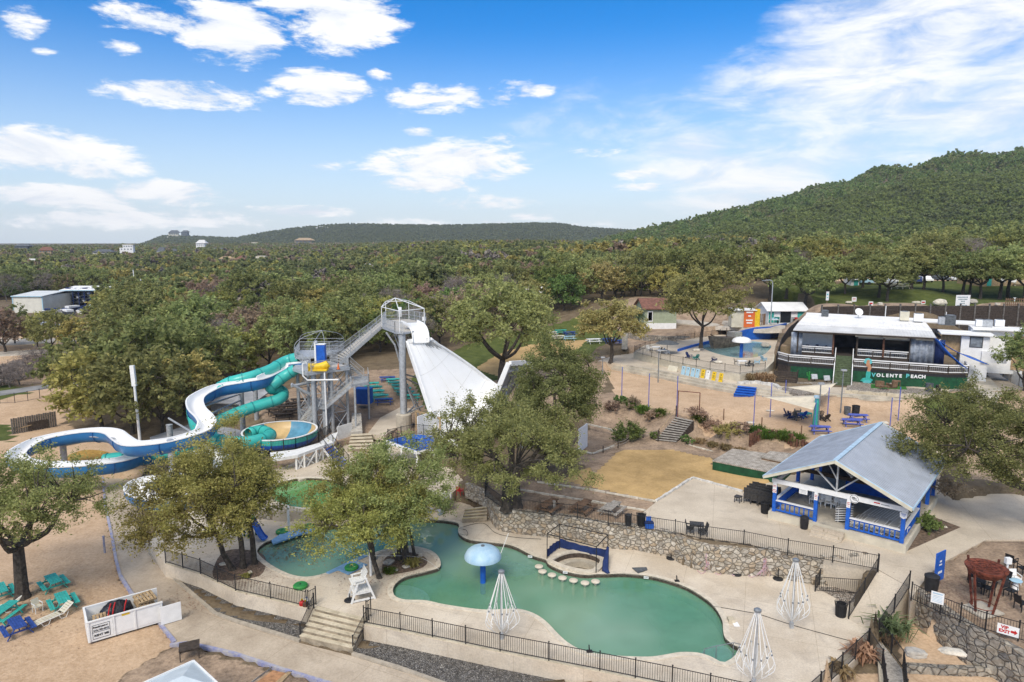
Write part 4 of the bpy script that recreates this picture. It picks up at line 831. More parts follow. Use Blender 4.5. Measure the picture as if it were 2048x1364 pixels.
# submerged steps
def sub(px,r0,n,a0,a1,nm='pool_steps'):
 c=Vector(G(px[0],px[1],0))
 for k in range(n):
  r=r0-.4*k;poly=[(c.x,c.y)]+[(c.x+r*math.cos(a0+(a1-a0)*i/14),c.y+r*math.sin(a0+(a1-a0)*i/14))for i in range(15)]
  mb=MB();mb.prism(poly,-1.14,-.34-.2*(n-1-k));struct(nm,mb,'pool_step')
sub((1030,1094),2.6,3,R(160),R(345));sub((789,1190),2.4,2,R(-60),R(95));sub((1478,1310),2.3,3,R(100),R(250))
def can(label,p,r=.3,h=.85,m='black',slats=True):
 t=thing('trash_can',label,'trash can',p);mb=MB();mb.lathe([(r*.8,.03),(r*.85,h*.95),(r*.75,h*.95),(r*.7,.05)],p,16,False,False);mb.build('bin_liner',m,t)
 mb=MB();x,y,z=p
 for i in range(22):
  a=i*6.283/22;c,s=math.cos(a),math.sin(a);mb.tube([(x+c*r*.84,y+s*r*.84,z+.03),(x+c*r*.95,y+s*r*.95,z+h*.7),(x+c*r*1.12,y+s*r*1.12,z+h*1.03)],.016,4)
 mb.build('slat_cage',m,t)
 mb=MB();mb.tube([(x+r*1.02*math.cos(a),y+r*1.02*math.sin(a),z+h*.9)for a in[k*.3927 for k in range(16)]],.02,5,closed=True);mb.lathe([(r*.8,0),(r*.86,.04),(r*.8,.06)],p,16);mb.build('hoop',m,t)
def barrel(label,p,r=.3,h=.9,m='black',lid=True):
 t=thing('trash_can',label,'trash can',p);mb=MB();mb.lathe([(r*.85,0),(r,h*.5),(r*1.0,h*.92),(r*.93,h*.94),(r*.9,h*.5)],p,18,False,True);mb.build('barrel',m,t,smooth=True)
 mb=MB();mb.lathe([(r*1.06,h*.9),(r*1.06,h*.97),(r*.7,h*1.06)]if lid else[(r*1.05,h*.9),(r*1.05,h*.98),(r*.93,h*.98),(r*.93,h*.9)],p,18,lid,False);mb.build('lid' if lid else 'rim',m,t,smooth=True)
can('black slatted trash can at the foot of the ramp',G(1681,1232,0),.36,.95)
# planting beds and stones
for lab,pts in[('oak_bed',[(425,1150),(440,1110),(470,1098),(520,1105),(532,1125),(520,1150),(480,1158),(450,1160)]),('peninsula_bed',[(768,1147),(765,1128),(775,1112),(800,1104),(830,1106),(852,1116),(853,1128),(835,1138),(800,1146)])]:
 fill_slab('planting_bed',[q[:2]for q in smooth_closed([G(a,b,.03)for a,b in pts],4)],[],.02,-.05,'bed_soil')if 'bed_soil' in MATS else None
mat('tent_roof',(.55,.62,.66),.4,.06,1.2);mat('white_rock',(.62,.6,.56),.9,.15,2,bump=.5,bscale=5)
for lab,px,py,z,s,m in[('long grey boulder in the peninsula bed',779,1128,0,(1.1,.7,.55),'boulder'),('flat pale stone at the right of the peninsula bed',814,1135,0,(.8,.5,.3),'limestone'),('small pale stone at the left front of the peninsula bed',777,1140,0,(.5,.4,.25),'limestone'),('pale stone beside the white pole in the peninsula bed',790,1142,0,(.6,.4,.25),'limestone'),('rounded pale stone at the back of the peninsula bed',841,1112,0,(.4,.4,.4),'limestone'),('pale stone at the front of the oak bed',500,1147,0,(.5,.4,.25),'limestone'),('flat stone left in the oak bed',448,1130,0,(.9,.5,.25),'limestone'),('small stone between the oak trunks',462,1133,0,(.6,.4,.2),'limestone')]:
 rock(lab,G(px,py,z),*s,m,rnd.uniform(0,3),int(px))
rw=random.Random(3)
for k in range(26):
 px,py=rw.uniform(740,905),rw.uniform(990,1028);p=G(px,py,.9);o=rock('white limestone boulder in the rock edging by the upper pool',p,rw.uniform(.6,1.3),rw.uniform(.5,.9),rw.uniform(.35,.7),'white_rock',rw.uniform(0,3),k);o['group']='white boulders by the upper pool'
def tuft(label,p,r,n,m,Hh=.6,name='grass_tuft',wid=.05,seed=0,cat='plant',droop=.6):
 rg=np.random.default_rng(seed+int(abs(p[0])*10));a=rg.uniform(0,6.28,n);ln=Hh*rg.uniform(.6,1.2,n);b=np.stack([rg.normal(0,r*.3,n),rg.normal(0,r*.3,n),np.zeros(n)],1);dirv=np.stack([np.cos(a),np.sin(a),np.zeros(n)],1);out=r*rg.uniform(.15,1,n)
 m1=b+dirv*(out*.45)[:,None]+np.array([0,0,1])*(ln*.8)[:,None];e=b+dirv*out[:,None]*1.2+np.array([0,0,1])*(ln*(1-droop*rg.uniform(.3,1,n)))[:,None];sd=np.stack([-np.sin(a),np.cos(a),np.zeros(n)],1)*wid
 V=np.stack([b-sd*.6,b+sd*.6,m1+sd,m1-sd,e+sd*.2,e-sd*.2],1).reshape(-1,3);i=np.arange(n)[:,None]*6;Fq=np.concatenate([i+np.array([[0,1,2,3]]),i+np.array([[3,2,4,5]])])
 t=thing(name,label,cat,p);npmesh('blades',V,Fq,m,t);mb=MB();mb.lathe([(r*.25,-.1),(r*.2,.06),(.02,.1)],(0,0,0),8);mb.build('root_crown','bed_soil',t,local=True);return t
def bush(label,p,r,h,m,n=40,per=40,leaf=.12,name='shrub',seed=0):
 t=thing(name,label,'shrub',p);rg=np.random.default_rng(seed+int(abs(p[0])*10));pts,d=crown_points(rg,n,r*.8,h*.5,h*.42,.4,.3,.7);V,Fq=leaves_np(pts,d,per,max(.2,r*.35),leaf,rg,.8);npmesh('foliage',V,Fq,m,t)
 mb=MB();[mb.tube([(0,0,-.1),(math.cos(a)*r*.4,math.sin(a)*r*.4,h*.5)],[.04,.015],5)for a in(0,1.3,2.6,3.9,5.1)];mb.build('stems','bark',t,local=True);return t
tuft('small green clump at the front of the peninsula bed',G(778,1146,0),.5,90,'leaf_grass',.4);tuft('dry olive tuft under the right stems of the peninsula bed',G(826,1132,0),.6,110,'leaf_olive',.6);tuft('small grass clump at the edge of the oak bed',G(493,1155,0),.4,60,'leaf_olive',.35)
# toddler slide
def tslide():
 p=G(510,1075,0);t=thing('toddler_slide','blue toddler slide with a green frog frame beside the leafy pool','slide',p,R(-35))
 mb=MB();pts=smooth_open([(-.5,0,1.25),(0,0,1.15),(.6,0,.55),(1.0,0,.25),(1.35,0,.18)],4);v=[]
 for q in pts:
  for yy,zz in((-.3,.2),(-.26,.02),(-.1,-.03),(.1,-.03),(.26,.02),(.3,.2)):v.append((q[0],yy,q[2]+zz))
 mb.add(v,[(i*6+k,i*6+k+1,i*6+7+k,i*6+6+k)for i in range(len(pts)-1)for k in range(5)]);o=mb.build('chute','blue_paint',t,local=True,smooth=True)
 mb=MB();[mb.beam((x,y,0),(x,y,1.5),.12)for x in(-.95,-.35)for y in(-.35,.35)];mb.box((-.65,0,1.15),(.75,.8,.08));mb.build('frame','green_paint',t,local=True)
 mb=MB();mb.lathe([(.05,0),(.34,.1),(.4,.3),(.3,.5),(.05,.58)],(-.65,0,1.3),14,sx=1,sy=1.2);mb.build('roof_dome','lily',t,local=True,smooth=True)
 for y in(-.22,.22):mb=MB();mb.lathe([(.02,0),(.1,.06),(.1,.14),(.02,.2)],(-.45,y,1.74),10);mb.build('eye_knob','white',t,local=True,smooth=True)
 mb=MB();[mb.box((-1.05,0,.25+.25*i),(.12,.6,.05))for i in range(4)];mb.build('ladder','green_paint',t,local=True)
tslide()
def jug(label,p,m,capm):
 t=thing('plastic_jug',label,'jug',p);mb=MB();mb.lathe([(.15,0),(.18,.05),(.18,.25),(.08,.34),(.05,.4)],p,14);mb.build('body',m,t,smooth=True);mb=MB();mb.lathe([(.065,.4),(.065,.46)],p,10);mb.build('cap',capm,t);mb=MB();mb.tube([(p[0]+.06,p[1],p[2]+.37),(p[0]+.22,p[1],p[2]+.34),(p[0]+.19,p[1],p[2]+.18)],.02,5);mb.build('handle',m,t)
jug('red plastic jug with a yellow top behind the fence corner',G(604,1211,0),'red','yellow');jug('dark red plastic jug beside the gate',G(611,1213,0),'log','yellow');jug('white plastic jug behind the red ones at the gate',G(613,1207,0),'white_plastic','blue_paint')
# chairs and loungers on the pool level
def adirondack(label,p,rz,m,cat='chair',s=1.0):
 t=thing('adirondack_chair',label,cat,p,rz)
 mb=MB();[mb.beam((-.28,-.25+.11*i,.38-.03*i),(.28,-.25+.11*i,.38-.03*i),.1,.03)for i in range(5)];mb.build('seat',m,t,local=True)
 mb=MB();[mb.beam((-.24+.12*i,.2,.28),(-.26+.13*i,.5,.95-.05*abs(i-2)),.11,.025,(1,0,0))for i in range(5)];mb.build('backrest',m,t,local=True)
 for x in(-.34,.34):
  mb=MB();mb.beam((x,-.35,.55),(x,.35,.55),.12,.03);mb.build('armrest',m,t,local=True)
  mb=MB();mb.beam((x,-.3,0),(x,-.3,.55),.1,.05);mb.beam((x,-.3,.36),(x,.5,.08),.04,.12);mb.build('leg',m,t,local=True)
 t.scale=(s,s,s);return t
def plain_chair(label,p,rz,m,nm='chair',seatm=None,s=1.0,arms=True):
 t=thing(nm,label,'chair',p,rz);mb=MB();mb.box((0,0,.43),(.48,.46,.05));mb.build('seat',seatm or m,t,local=True);mb=MB();mb.beam((0,.22,.45),(0,.3,.88),.46,.03,(1,0,0))if False else mb.slabq([(-.23,.22,.48),(.23,.22,.48),(.23,.32,.9),(-.23,.32,.9)],.03);mb.build('backrest',seatm or m,t,local=True)
 for x in(-.22,.22):
  for y in(-.2,.22):mb=MB();mb.beam((x,y,0),(x,y,.43),.04);mb.build('leg',m,t,local=True)
  if arms:mb=MB();mb.beam((x*1.1,-.2,.64),(x*1.1,.27,.66),.05,.03);mb.beam((x*1.1,-.19,.43),(x*1.1,-.19,.64),.03);mb.build('armrest',m,t,local=True)
 t.scale=(s,s,s);return t
plain_chair('red plastic armchair at the top of the yellow-edged steps',G(920,990,.9),R(150),'red','plastic_chair')
def lounger(label,p,rz,m='white_plastic',sm='cream',back=35,nm='sun_lounger'):
 t=thing(nm,label,'lounger',p,rz);b=R(back);e=(-.35-.8*math.cos(b),.33+.8*math.sin(b))
 for y in(-.32,.32):
  mb=MB();mb.tube([(1.3,y,.3),(.9,y,.33),(-.35,y,.33),(e[0],y,e[1])],.025,6);mb.build('side_tube',m,t,local=True)
  for x in(.85,-.25):mb=MB();mb.tube([(x+.2,y,.32),(x+.05,y,.02),(x-.25,y,.02),(x-.4,y,.32)],.022,6);mb.build('leg',m,t,local=True)
 mb=MB();[mb.box((1.25-.2*i,0,.335),(.17,.62,.012))for i in range(8)];mb.build('seat_straps',sm,t,local=True)
 mb=MB();[mb.slabq([(-.4-f*math.cos(b),-.31,.345+f*math.sin(b)),(-.4-f*math.cos(b),.31,.345+f*math.sin(b)),(-.4-(f+.14)*math.cos(b),.31,.345+(f+.14)*math.sin(b)),(-.4-(f+.14)*math.cos(b),-.31,.345+(f+.14)*math.sin(b))],.012)for f in(0,.16,.32,.48,.64)];mb.build('back_straps',sm,t,local=True);return t
for i in range(5):lounger(['white lounger nearest the stone steps under the central oaks','second white lounger from the stone steps','middle white lounger on the rocks behind the central oaks','fourth white lounger from the stone steps','white lounger furthest from the stone steps behind the oaks'][i],G(895-28*i,1000-2*i,.9),R(95+6*i),back=20)
# sand side, bottom left
def picnic(label,p,rz,m,L_=1.8,group=None,s=1.0,nm='picnic_table'):
 t=thing(nm,label,'picnic table',p,rz,group)
 mb=MB();[mb.box((0,-.3+.15*i,.74),(L_,.135,.045))for i in range(5)];mb.build('tabletop',m,t,local=True)
 for y in(-.72,.72):mb=MB();[mb.box((0,y-.075+.15*i,.44),(L_,.135,.045))for i in range(2)];mb.build('bench',m,t,local=True)
 for x in(-L_*.36,L_*.36):
  mb=MB();mb.beam((x,-.7,0),(x,-.22,.72),.09,.05);mb.beam((x,.7,0),(x,.22,.72),.09,.05);mb.beam((x,-.8,.39),(x,.8,.39),.05,.1);mb.beam((x,-.36,.69),(x,.36,.69),.05,.08);mb.build('leg_frame',m,t,local=True)
 mb=MB();mb.beam((-L_*.36,0,.4),(L_*.36,0,.68),.05,.08);mb.build('brace',m,t,local=True)
 if s!=1:t.scale=(s,s,s)
 return t
picnic('teal picnic table under the big oak, furthest up the sand',G(108,1176,-1.1),R(138),'teal');picnic('teal picnic table in front of the white lounger',G(127,1214,-1.1),R(133),'teal')
picnic('blue picnic table at the bottom left beside the white lounger',G(36,1266,-1.1),R(138),'blue_table');picnic('teal picnic table cut by the left edge behind the oak trunk',G(2,1195,-1.1),R(135),'teal');picnic('teal picnic table behind the blue one at the left edge',G(8,1238,-1.1),R(90),'teal',2.2)
lounger('white strapped lounger between the teal and blue picnic tables',G(112,1238,-1.1),R(240));lounger('white lounger behind the big oak trunk at the left edge',G(8,1222,-1.1),R(200));
plain_chair('white strapped low chair left of the lounger',G(76,1224,-1.1),R(60),'white_plastic','patio_chair','cream',1.0);plain_chair('small white chair just right of the big oak trunk',G(49,1172,-1.1),R(200),'white_plastic','patio_chair','cream',.8)
def post(label,p,h,r,m,nm='post',capm=None,sq=False):
 t=thing(nm,label,'post',p);mb=MB()
 if sq:mb.box((p[0],p[1],p[2]+h/2),(2*r,2*r,h))
 else:mb.cyl(p,r,h,10)
 mb.build('shaft',m,t);mb=MB();mb.lathe([(r*1.25,h),(r*1.25,h+.03),(r*.4,h+.07)],p,10);mb.build('cap',capm or m,t);return t
post('purple wooden post standing in the sand by the painted kerb',G(210,1108,-1.1),1.5,.08,'purple')
def dumpster():
 A=Vector(G(177,1291,-1.1));B=Vector(G(275,1262,-1.1));rz=math.atan2(B.y-A.y,B.x-A.x);Lx=4.3;W_=2.2;h=1.35
 t=thing('dumpster','white roll-off dumpster trailer filled with junk, its end door swung open','dumpster',A,rz);th=.07
 def b(nm,*bx,m='white'):mb=MB();[mb.box(*k)for k in bx];return mb.build(nm,m,t,local=True)
 b('front_side',((Lx/2,th/2,.15+h/2),(Lx,th,h)));b('rear_side',((Lx/2,W_-th/2,.15+h/2),(Lx,th,h)));b('end_wall',((th/2+.003,W_/2,.15+h/2),(th,W_-2*th-.01,h)));b('floor_plate',((Lx/2,W_/2,.2),(Lx-.02,W_-2*th-.01,.08)),m='galv_dark')
 b('rib',*[((Lx*f,-.035,.15+h/2),(.09,.07,h-.06))for f in(.02,.34,.62,.98)])
 b('top_rail',((Lx/2,-.02,.15+h+.03),(Lx,.12,.07)),((Lx/2,W_+.02-.04,.15+h+.03),(Lx,.12,.07)),((.02,W_/2,.15+h+.032),(.12,W_,.07)))
 b('panel',((Lx*.18,-.012,.15+h*.5),(Lx*.29,.02,h*.8)),((Lx*.48,-.012,.15+h*.5),(Lx*.26,.02,h*.8)),((Lx*.8,-.012,.15+h*.5),(Lx*.33,.02,h*.8)))
 d=b('door',((Lx+.4,-.35,.05+h/2),(1.25,.06,h-.1)),m='white');
 mb=MB();mb.box((0,0,0),(1.5,.06,h));
 d.rotation_euler=(0,0,0)
 b('sticker',((Lx*.5,-.03,.15+h*.93),(.45,.012,.14)),m='yellow')
 mb=MB();[mb.box((x,-.028,z_),(w_,.012,hh))for x,z_,w_,hh in((.75,1.22,.95,.022),(.75,.74,.95,.022),(.75,.32,.95,.022),(.275,.77,.022,.9),(1.225,.77,.022,.9))];mb.build('sign_border','black',t,local=True)
 M0=Matrix.LocRotScale(t.location,t.rotation_euler,t.scale)
 for tx,z_,sz in(('512-699-4065',.86,.15),('RENT ME',.52,.2)):text_mesh(tx,sz,'lettering','black',t,M0@face_mtx((.75,-.04,z_),(1,0,0),(0,0,1)),.004,.006)
 text_mesh('Roadrunner',.17,'lettering','black',t,M0@face_mtx((.72,-.04,1.08),(1,0,0),(0,0,1)),.004,.006)
 q=M0
 mb=MB();v=[];f=[];n=16
 rg=random.Random(4)
 for i in range(7):
  for k in range(n):a=k*2*math.pi/n;ra=1-(i/6)**2.2;v.append(q@Vector((1.75+1.0*ra**.5*math.cos(a)*(1+rg.uniform(-.06,.06)),1.15+.72*ra**.5*math.sin(a)*(1+rg.uniform(-.06,.06)),1.15+.75*(i/6)+rg.uniform(-.05,.05))))
 f=[(i*n+k,i*n+(k+1)%n,(i+1)*n+(k+1)%n,(i+1)*n+k)for i in range(6)for k in range(n)]+[tuple(range(n))[::-1]]
 mb.add(v,f);bt=thing('tarp_bundle','bundle wrapped in black tarp with red straps in the dumpster','bundle',q@Vector((1.75,1.15,1.0)));mb.build('tarp','tarp',bt,smooth=True);mb=MB();[mb.tube([q@Vector((1.2+x,.42,1.25)),q@Vector((1.3+x,.5,1.75)),q@Vector((1.45+x,.9,1.93))],.04,5)for x in(0,.25,.9)];mb.build('strap','red',bt)
 def pallet(lab,loc,rot):
  pt=thing('wood_pallet',lab,'pallet',loc);mm=Matrix.Translation(loc)@rot
  for zz,nn,w_ in((.13,6,.14),(-.0,3,.14)):
   mb=MB();[mb.add([mm@Vector((x+dx,y,zz+dz))for dz in(0,.025)for dx,y in((-w_/2,-.55),(w_/2,-.55),(w_/2,.55),(-w_/2,.55))],[(3,2,1,0),(4,5,6,7),(0,1,5,4),(1,2,6,5),(2,3,7,6),(3,0,4,7)])for x in[(-.5+1.0*i/(nn-1))for i in range(nn)]];mb.build('deck_boards','wood_tan',pt)
  mb=MB();[mb.add([mm@Vector((x,y+dy,z_))for z_ in(.025,.13)for x,dy in((-.58,-.03),(.58,-.03),(.58,.03),(-.58,.03))],[(3,2,1,0),(4,5,6,7),(0,1,5,4),(1,2,6,5),(2,3,7,6),(3,0,4,7)])for y in(-.5,0,.5)];mb.build('stringers','wood_tan',pt)
 pallet('wooden pallet leaning at the front left inside the dumpster',q@Vector((.95,.5,1.05)),Matrix.Rotation(rz,4,'Z')@Matrix.Rotation(R(50),4,'X'));pallet('upper wooden pallet at the right end of the dumpster',q@Vector((3.45,1.3,1.45)),Matrix.Rotation(rz+.2,4,'Z')@Matrix.Rotation(R(8),4,'X'));pallet('lower wooden pallet at the right end of the dumpster',q@Vector((3.4,1.15,1.1)),Matrix.Rotation(rz+.1,4,'Z')@Matrix.Rotation(R(12),4,'Y'))
 sh=MB();rr=random.Random(8);v=[q@Vector((.2+.9*i/7,.35+1.6*j/7,.75+.25*math.sin(i*.7)*math.sin(j*.6)+rr.uniform(-.06,.06)))for i in range(8)for j in range(8)];sh.add(v,[(i*8+j,i*8+j+1,i*8+9+j,i*8+8+j)for i in range(7)for j in range(7)]);tag(sh.build('plastic_sheet','white_plastic',smooth=True),'crumpled white plastic sheet at the left end of the dumpster','sheet')
dumpster()
def table_simple(label,p,rz,w_,d,h,m,nm='patio_table',topm=None):
 t=thing(nm,label,'table',p,rz);mb=MB();mb.box((0,0,h-.03),(w_,d,.05));mb.build('tabletop',topm or m,t,local=True);mb=MB();[mb.beam((-w_/2+.06,y,h-.1),(w_/2-.06,y,h-.1),.04,.1)for y in(-d/2+.06,d/2-.06)];mb.build('apron',m,t,local=True)
 for x in(-w_/2+.06,w_/2-.06):
  for y in(-d/2+.06,d/2-.06):mb=MB();mb.box((x,y,(h-.06)/2),(.06,.06,h-.06));mb.build('leg',m,t,local=True)
 return t
table_simple('dark metal patio table on the painted kerb at the bottom',G(380,1312,-1.05),R(24),1.15,1.0,.72,'wood_dark')
def shedroof():
 c=G(356,1362,1.4);t=thing('canopy_tent','pale blue-white canopy roof cut by the bottom edge','canopy',(c[0],c[1]-.4,-1.1),R(48));z=2.3;W_=1.7
 r=[(-W_,-W_,z),(W_,-W_,z),(W_,W_,z),(-W_,W_,z)];mb=MB();n=4
 top=[(-.45,0,z+.55),(.45,0,z+.55)]
 mb.add(r+top,[(0,1,5,4),(2,3,4,5),(1,2,5),(3,0,4)]);mb.add([(x,y,zz-.04)for x,y,zz in r+top],[(4,5,1,0),(5,4,3,2),(5,2,1),(4,0,3)]);mb.build('roof','tent_roof',t,local=True)
 mb=MB();[mb.beam(r[i],r[(i+1)%4],.06,.16)for i in range(4)];mb.build('eave_trim','white',t,local=True)
 for x,y,_ in r:mb=MB();mb.box((x*.95,y*.95,z/2),(.08,.08,z));mb.build('post','white',t,local=True)
shedroof()
mb=MB();P=[G(a,b,-1.05)for a,b in[(536,1341),(545,1334),(505,1364),(495,1370)]];mb.prism([p[:2]for p in P],-1.1,-.98);tag(mb.build('timber_edging','wood_grey'),'grey timber edging left of the orange sand strip at the bottom','edging')
mb=MB();P=[G(a,b,-1.05)for a,b in[(575,1345),(585,1344),(555,1375),(545,1372)]];mb.prism([p[:2]for p in P],-1.1,-.98);tag(mb.build('timber_edging','wood_tan'),'tan stone edging right of the orange sand strip at the bottom','edging')
mb=MB();P=[G(a,b,-1.06)for a,b in[(546,1340),(575,1347),(548,1376),(508,1368)]];mb.prism([p[:2]for p in P],-1.2,-1.06);struct('orange_sand',mb,'orange_soil')
# blue pavilion
def local(t):
 return Matrix.LocRotScale(t.location,t.rotation_euler,t.scale)
def bx(t,nm,m,*b,smooth=False):
 mb=MB()
 for c,s in b:mb.box(c,s)
 return mb.build(nm,m,t,local=True,smooth=smooth)
FZ=2.62
pA=Vector(G(1548,1022,FZ));pB=Vector(G(1803,1086,FZ));PW=(pB-pA).length;prz=math.atan2(pB.y-pA.y,pB.x-pA.x);PD=12.2
pav=thing('pavilion','open pavilion with blue posts and a blue-grey metal gable roof','pavilion',(pA.x,pA.y,2.0),prz);fz=FZ-2.0
PM=local(pav)
def pw(x,y,z):return tuple(PM@Vector((x,y,z)))
bx(pav,'plinth','stucco',((PW/2,PD/2,fz/2-.1),(PW+.7,PD+.6,fz+.2)));bx(pav,'floor_slab','old_conc',((PW/2,PD/2,fz+.004),(PW+.4,PD+.4,.02)))
px_=[0,PW*.345,PW*.6,PW];ph=2.75
posts=[(x,0)for x in px_]+[(PW,5.6),(PW,9.6),(PW,PD),(0,5.6),(0,9.6),(0,PD)]
for x,y in posts:
 p=bx(pav,'post','blue_paint',((x,y,fz+ph*.375),(.26,.26,ph*.75)));mb=MB();mb.box((x,y,fz+ph*.875),(.25,.25,ph*.25));q=mb.build('post_top','white',p,local=True)
def railing(a,b):
 a=Vector(a);b=Vector(b);t=bx(pav,'railing','blue_paint');
 mb=MB();z=Vector((0,0,fz));n=max(2,int((b-a).length/.33));u=Vector((0,0,1))
 mb.beam(a+z+u*.16,b+z+u*.16,.09,.12);mb.beam(a+z+u*.86,b+z+u*.86,.09,.12)
 for i in range(1,n):q=a.lerp(b,i/n);mb.beam(q+z+u*.2,q+z+u*.85,.09,.05)
 for v in mb.v:pass
 o=mb.build('railing','blue_paint',pav,local=True);bpy.data.objects.remove(t)
 mb=MB();mb.beam(a+z+u*.955,b+z+u*.955,.26,.06);mb.build('cap_rail','white',o,local=True)
for a,b in[((px_[0]+.13,0,0),(px_[1]-.13,0,0)),((px_[2]+.13,0,0),(px_[3]-.13,0,0)),((PW,.13,0),(PW,5.47,0)),((0,.13,0),(0,5.47,0))]:railing(a,b)
bz=fz+ph-.2;bx(pav,'front_beam','white',((PW/2,0,bz+.0),(PW+.5,.2,.36)));bx(pav,'side_beam','white_wood',((0,PD/2,bz),(.2,PD-.22,.34)),((PW,PD/2,bz),(.2,PD-.22,.34)));bx(pav,'rear_beam','wood_dark',((PW/2,PD,bz),(PW-.24,.2,.34)))
OV=.65;ez=bz+.5;rz_=ez+2.35;cx=PW/2;y0,y1=-.95,PD+.85;hw=PW/2+OV
def slope(sgn):
 mb=MB();e=(cx+sgn*hw);r=mb
 mb.slabq([(cx,y0,rz_),(e,y0,ez),(e,y1,ez),(cx,y1,rz_)]if sgn>0 else[(e,y0,ez),(cx,y0,rz_),(cx,y1,rz_),(e,y1,ez)],.07)
 o=mb.build('roof_slope','roof_blue',pav,local=True);mb=MB();n=int((y1-y0)/.28)
 for i in range(n+1):
  yy=y0+.04+(y1-y0-.08)*i/n;mb.beam((cx+sgn*.1,yy,rz_-.05),(e,yy,ez+.02),.045,.05)
 mb.build('seams','roof_seam',o,local=True)
slope(1);slope(-1)
mb=MB();mb.beam((cx,y0-.03,rz_+.03),(cx,y1+.03,rz_+.03),.32,.07);mb.build('ridge_cap','trim_blue',pav,local=True)
for yy in(y0-.05,y1+.05):
 for s in(-1,1):mb=MB();mb.beam((cx,yy,rz_-.02),(cx+s*(hw+.04),yy,ez-.03),.08,.26,(0,1,0))if False else mb.slabq([(cx,yy-.04,rz_+.06),(cx+s*hw,yy-.04,ez+.06),(cx+s*hw,yy-.04,ez-.2),(cx,yy-.04,rz_-.2)],.07);mb.build('gable_fascia','cream',pav,local=True)
 for s in(-1,1):mb=MB();mb.beam((cx,yy,rz_+.06),(cx+s*(hw+.02),yy,ez+.06),.12,.05);mb.build('gable_trim','trim_blue',pav,local=True)
for s in(-1,1):mb=MB();mb.beam((cx+s*(hw+.03),y0,ez-.06),(cx+s*(hw+.03),y1,ez-.06),.1,.16);mb.build('gutter','trim_blue',pav,local=True)
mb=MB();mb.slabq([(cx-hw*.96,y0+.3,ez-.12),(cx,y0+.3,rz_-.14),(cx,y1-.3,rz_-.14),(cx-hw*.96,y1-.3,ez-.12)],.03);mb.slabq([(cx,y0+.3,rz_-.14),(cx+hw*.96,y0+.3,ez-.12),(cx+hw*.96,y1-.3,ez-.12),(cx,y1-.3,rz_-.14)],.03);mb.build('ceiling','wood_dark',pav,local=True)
for yy in(0,4.1,8.2,PD):
 mb=MB();mb.beam((cx,yy,bz+.16),(cx,yy,rz_-.2),.12);mb.beam((cx,yy,bz+.25),(cx-1.5,yy,rz_-1.25),.1);mb.beam((cx,yy,bz+.25),(cx+1.5,yy,rz_-1.25),.1);mb.beam((cx-.7,yy,rz_-.6),(cx,yy,bz+1.1),.08);mb.build('king_truss','galv',pav,local=True)
 if yy in(4.1,8.2):bx(pav,'tie_beam','wood_dark',((cx,yy,bz),(PW-.24,.16,.3)))
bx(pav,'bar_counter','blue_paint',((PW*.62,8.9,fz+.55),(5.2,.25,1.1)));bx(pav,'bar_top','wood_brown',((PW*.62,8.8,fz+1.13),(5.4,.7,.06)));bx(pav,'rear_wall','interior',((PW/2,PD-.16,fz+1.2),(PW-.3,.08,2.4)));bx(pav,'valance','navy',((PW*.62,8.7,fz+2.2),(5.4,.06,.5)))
def plate(label,p,r,u,w_,h,m='white',cat='sign',extra=None,nm='sign_board',th=.03,shape=None):
 t=thing(nm,label,cat,p);mm=face_mtx(p,r,u);n=shape or[(-w_/2,-h/2),(w_/2,-h/2),(w_/2,h/2),(-w_/2,h/2)];mb=MB();k=len(n)
 mb.add([mm@Vector((a,b,-th))for a,b in n]+[mm@Vector((a,b,0))for a,b in n],[tuple(range(k))[::-1],tuple(range(k,2*k))]+[(i,(i+1)%k,k+(i+1)%k,k+i)for i in range(k)]);mb.build('board',m,t)
 if extra:extra(t,mm)
 return t
def bars(t,mm,rows,m,nm='print'):
 mb=MB()
 for x,y,w_,h in rows:mb.add([mm@Vector((a,b,z))for z in(.001,.008)for a,b in((x-w_/2,y-h/2),(x+w_/2,y-h/2),(x+w_/2,y+h/2),(x-w_/2,y+h/2))],[(3,2,1,0),(4,5,6,7),(0,1,5,4),(1,2,6,5),(2,3,7,6),(3,0,4,7)])
 mb.build(nm,m,t)
def ringmark(t,mm,r0,r1,m,cx_=0,cy_=0,nm='ring',slash=False):
 mb=MB();n=24;v=[mm@Vector((cx_+r*math.cos(k*6.283/n),cy_+r*math.sin(k*6.283/n),.006))for r in(r0,r1)for k in range(n)];mb.add(v,[(k,(k+1)%n,n+(k+1)%n,n+k)for k in range(n)])
 if slash:mb.add([mm@Vector(q)for q in((cx_-r0*.75,cy_+r0*.65,.007),(cx_-r0*.6,cy_+r0*.8,.007),(cx_+r0*.75,cy_-r0*.65,.007),(cx_+r0*.6,cy_-r0*.8,.007))],[(0,1,2,3)])
 mb.build(nm,m,t)
XR=PM.to_3x3()@Vector((1,0,0));UPV=Vector((0,0,1))
oc=[(.34*math.cos(k*.2618),.34*math.sin(k*.2618))for k in range(24)]
plate('round white surf emblem sign on the white pavilion beam',pw(PW*.64,-.13,bz-.02),XR,UPV,.7,.7,extra=lambda t,mm:(ringmark(t,mm,.27,.3,'black'),bars(t,mm,[(0,.02,.34,.05),(-.05,.1,.2,.05),(.06,-.08,.3,.04)],'black','wave_mark')),shape=oc)
plate('small white sign hanging below the left part of the pavilion beam',pw(PW*.24,-.13,bz-.35),XR,UPV,.62,.42,extra=lambda t,mm:bars(t,mm,[(0,.1,.5,.03),(0,0,.44,.02),(0,-.1,.4,.02)],'galv_dark'))
plate('red and grey lettered strip on the right part of the pavilion beam',pw(PW*.84,-.112,bz+.02),XR,UPV,1.15,.2,extra=lambda t,mm:(bars(t,mm,[(-.3,.02,.4,.09)],'red','red_print'),bars(t,mm,[(.25,-.01,.55,.06)],'galv_dark')),th=.01)
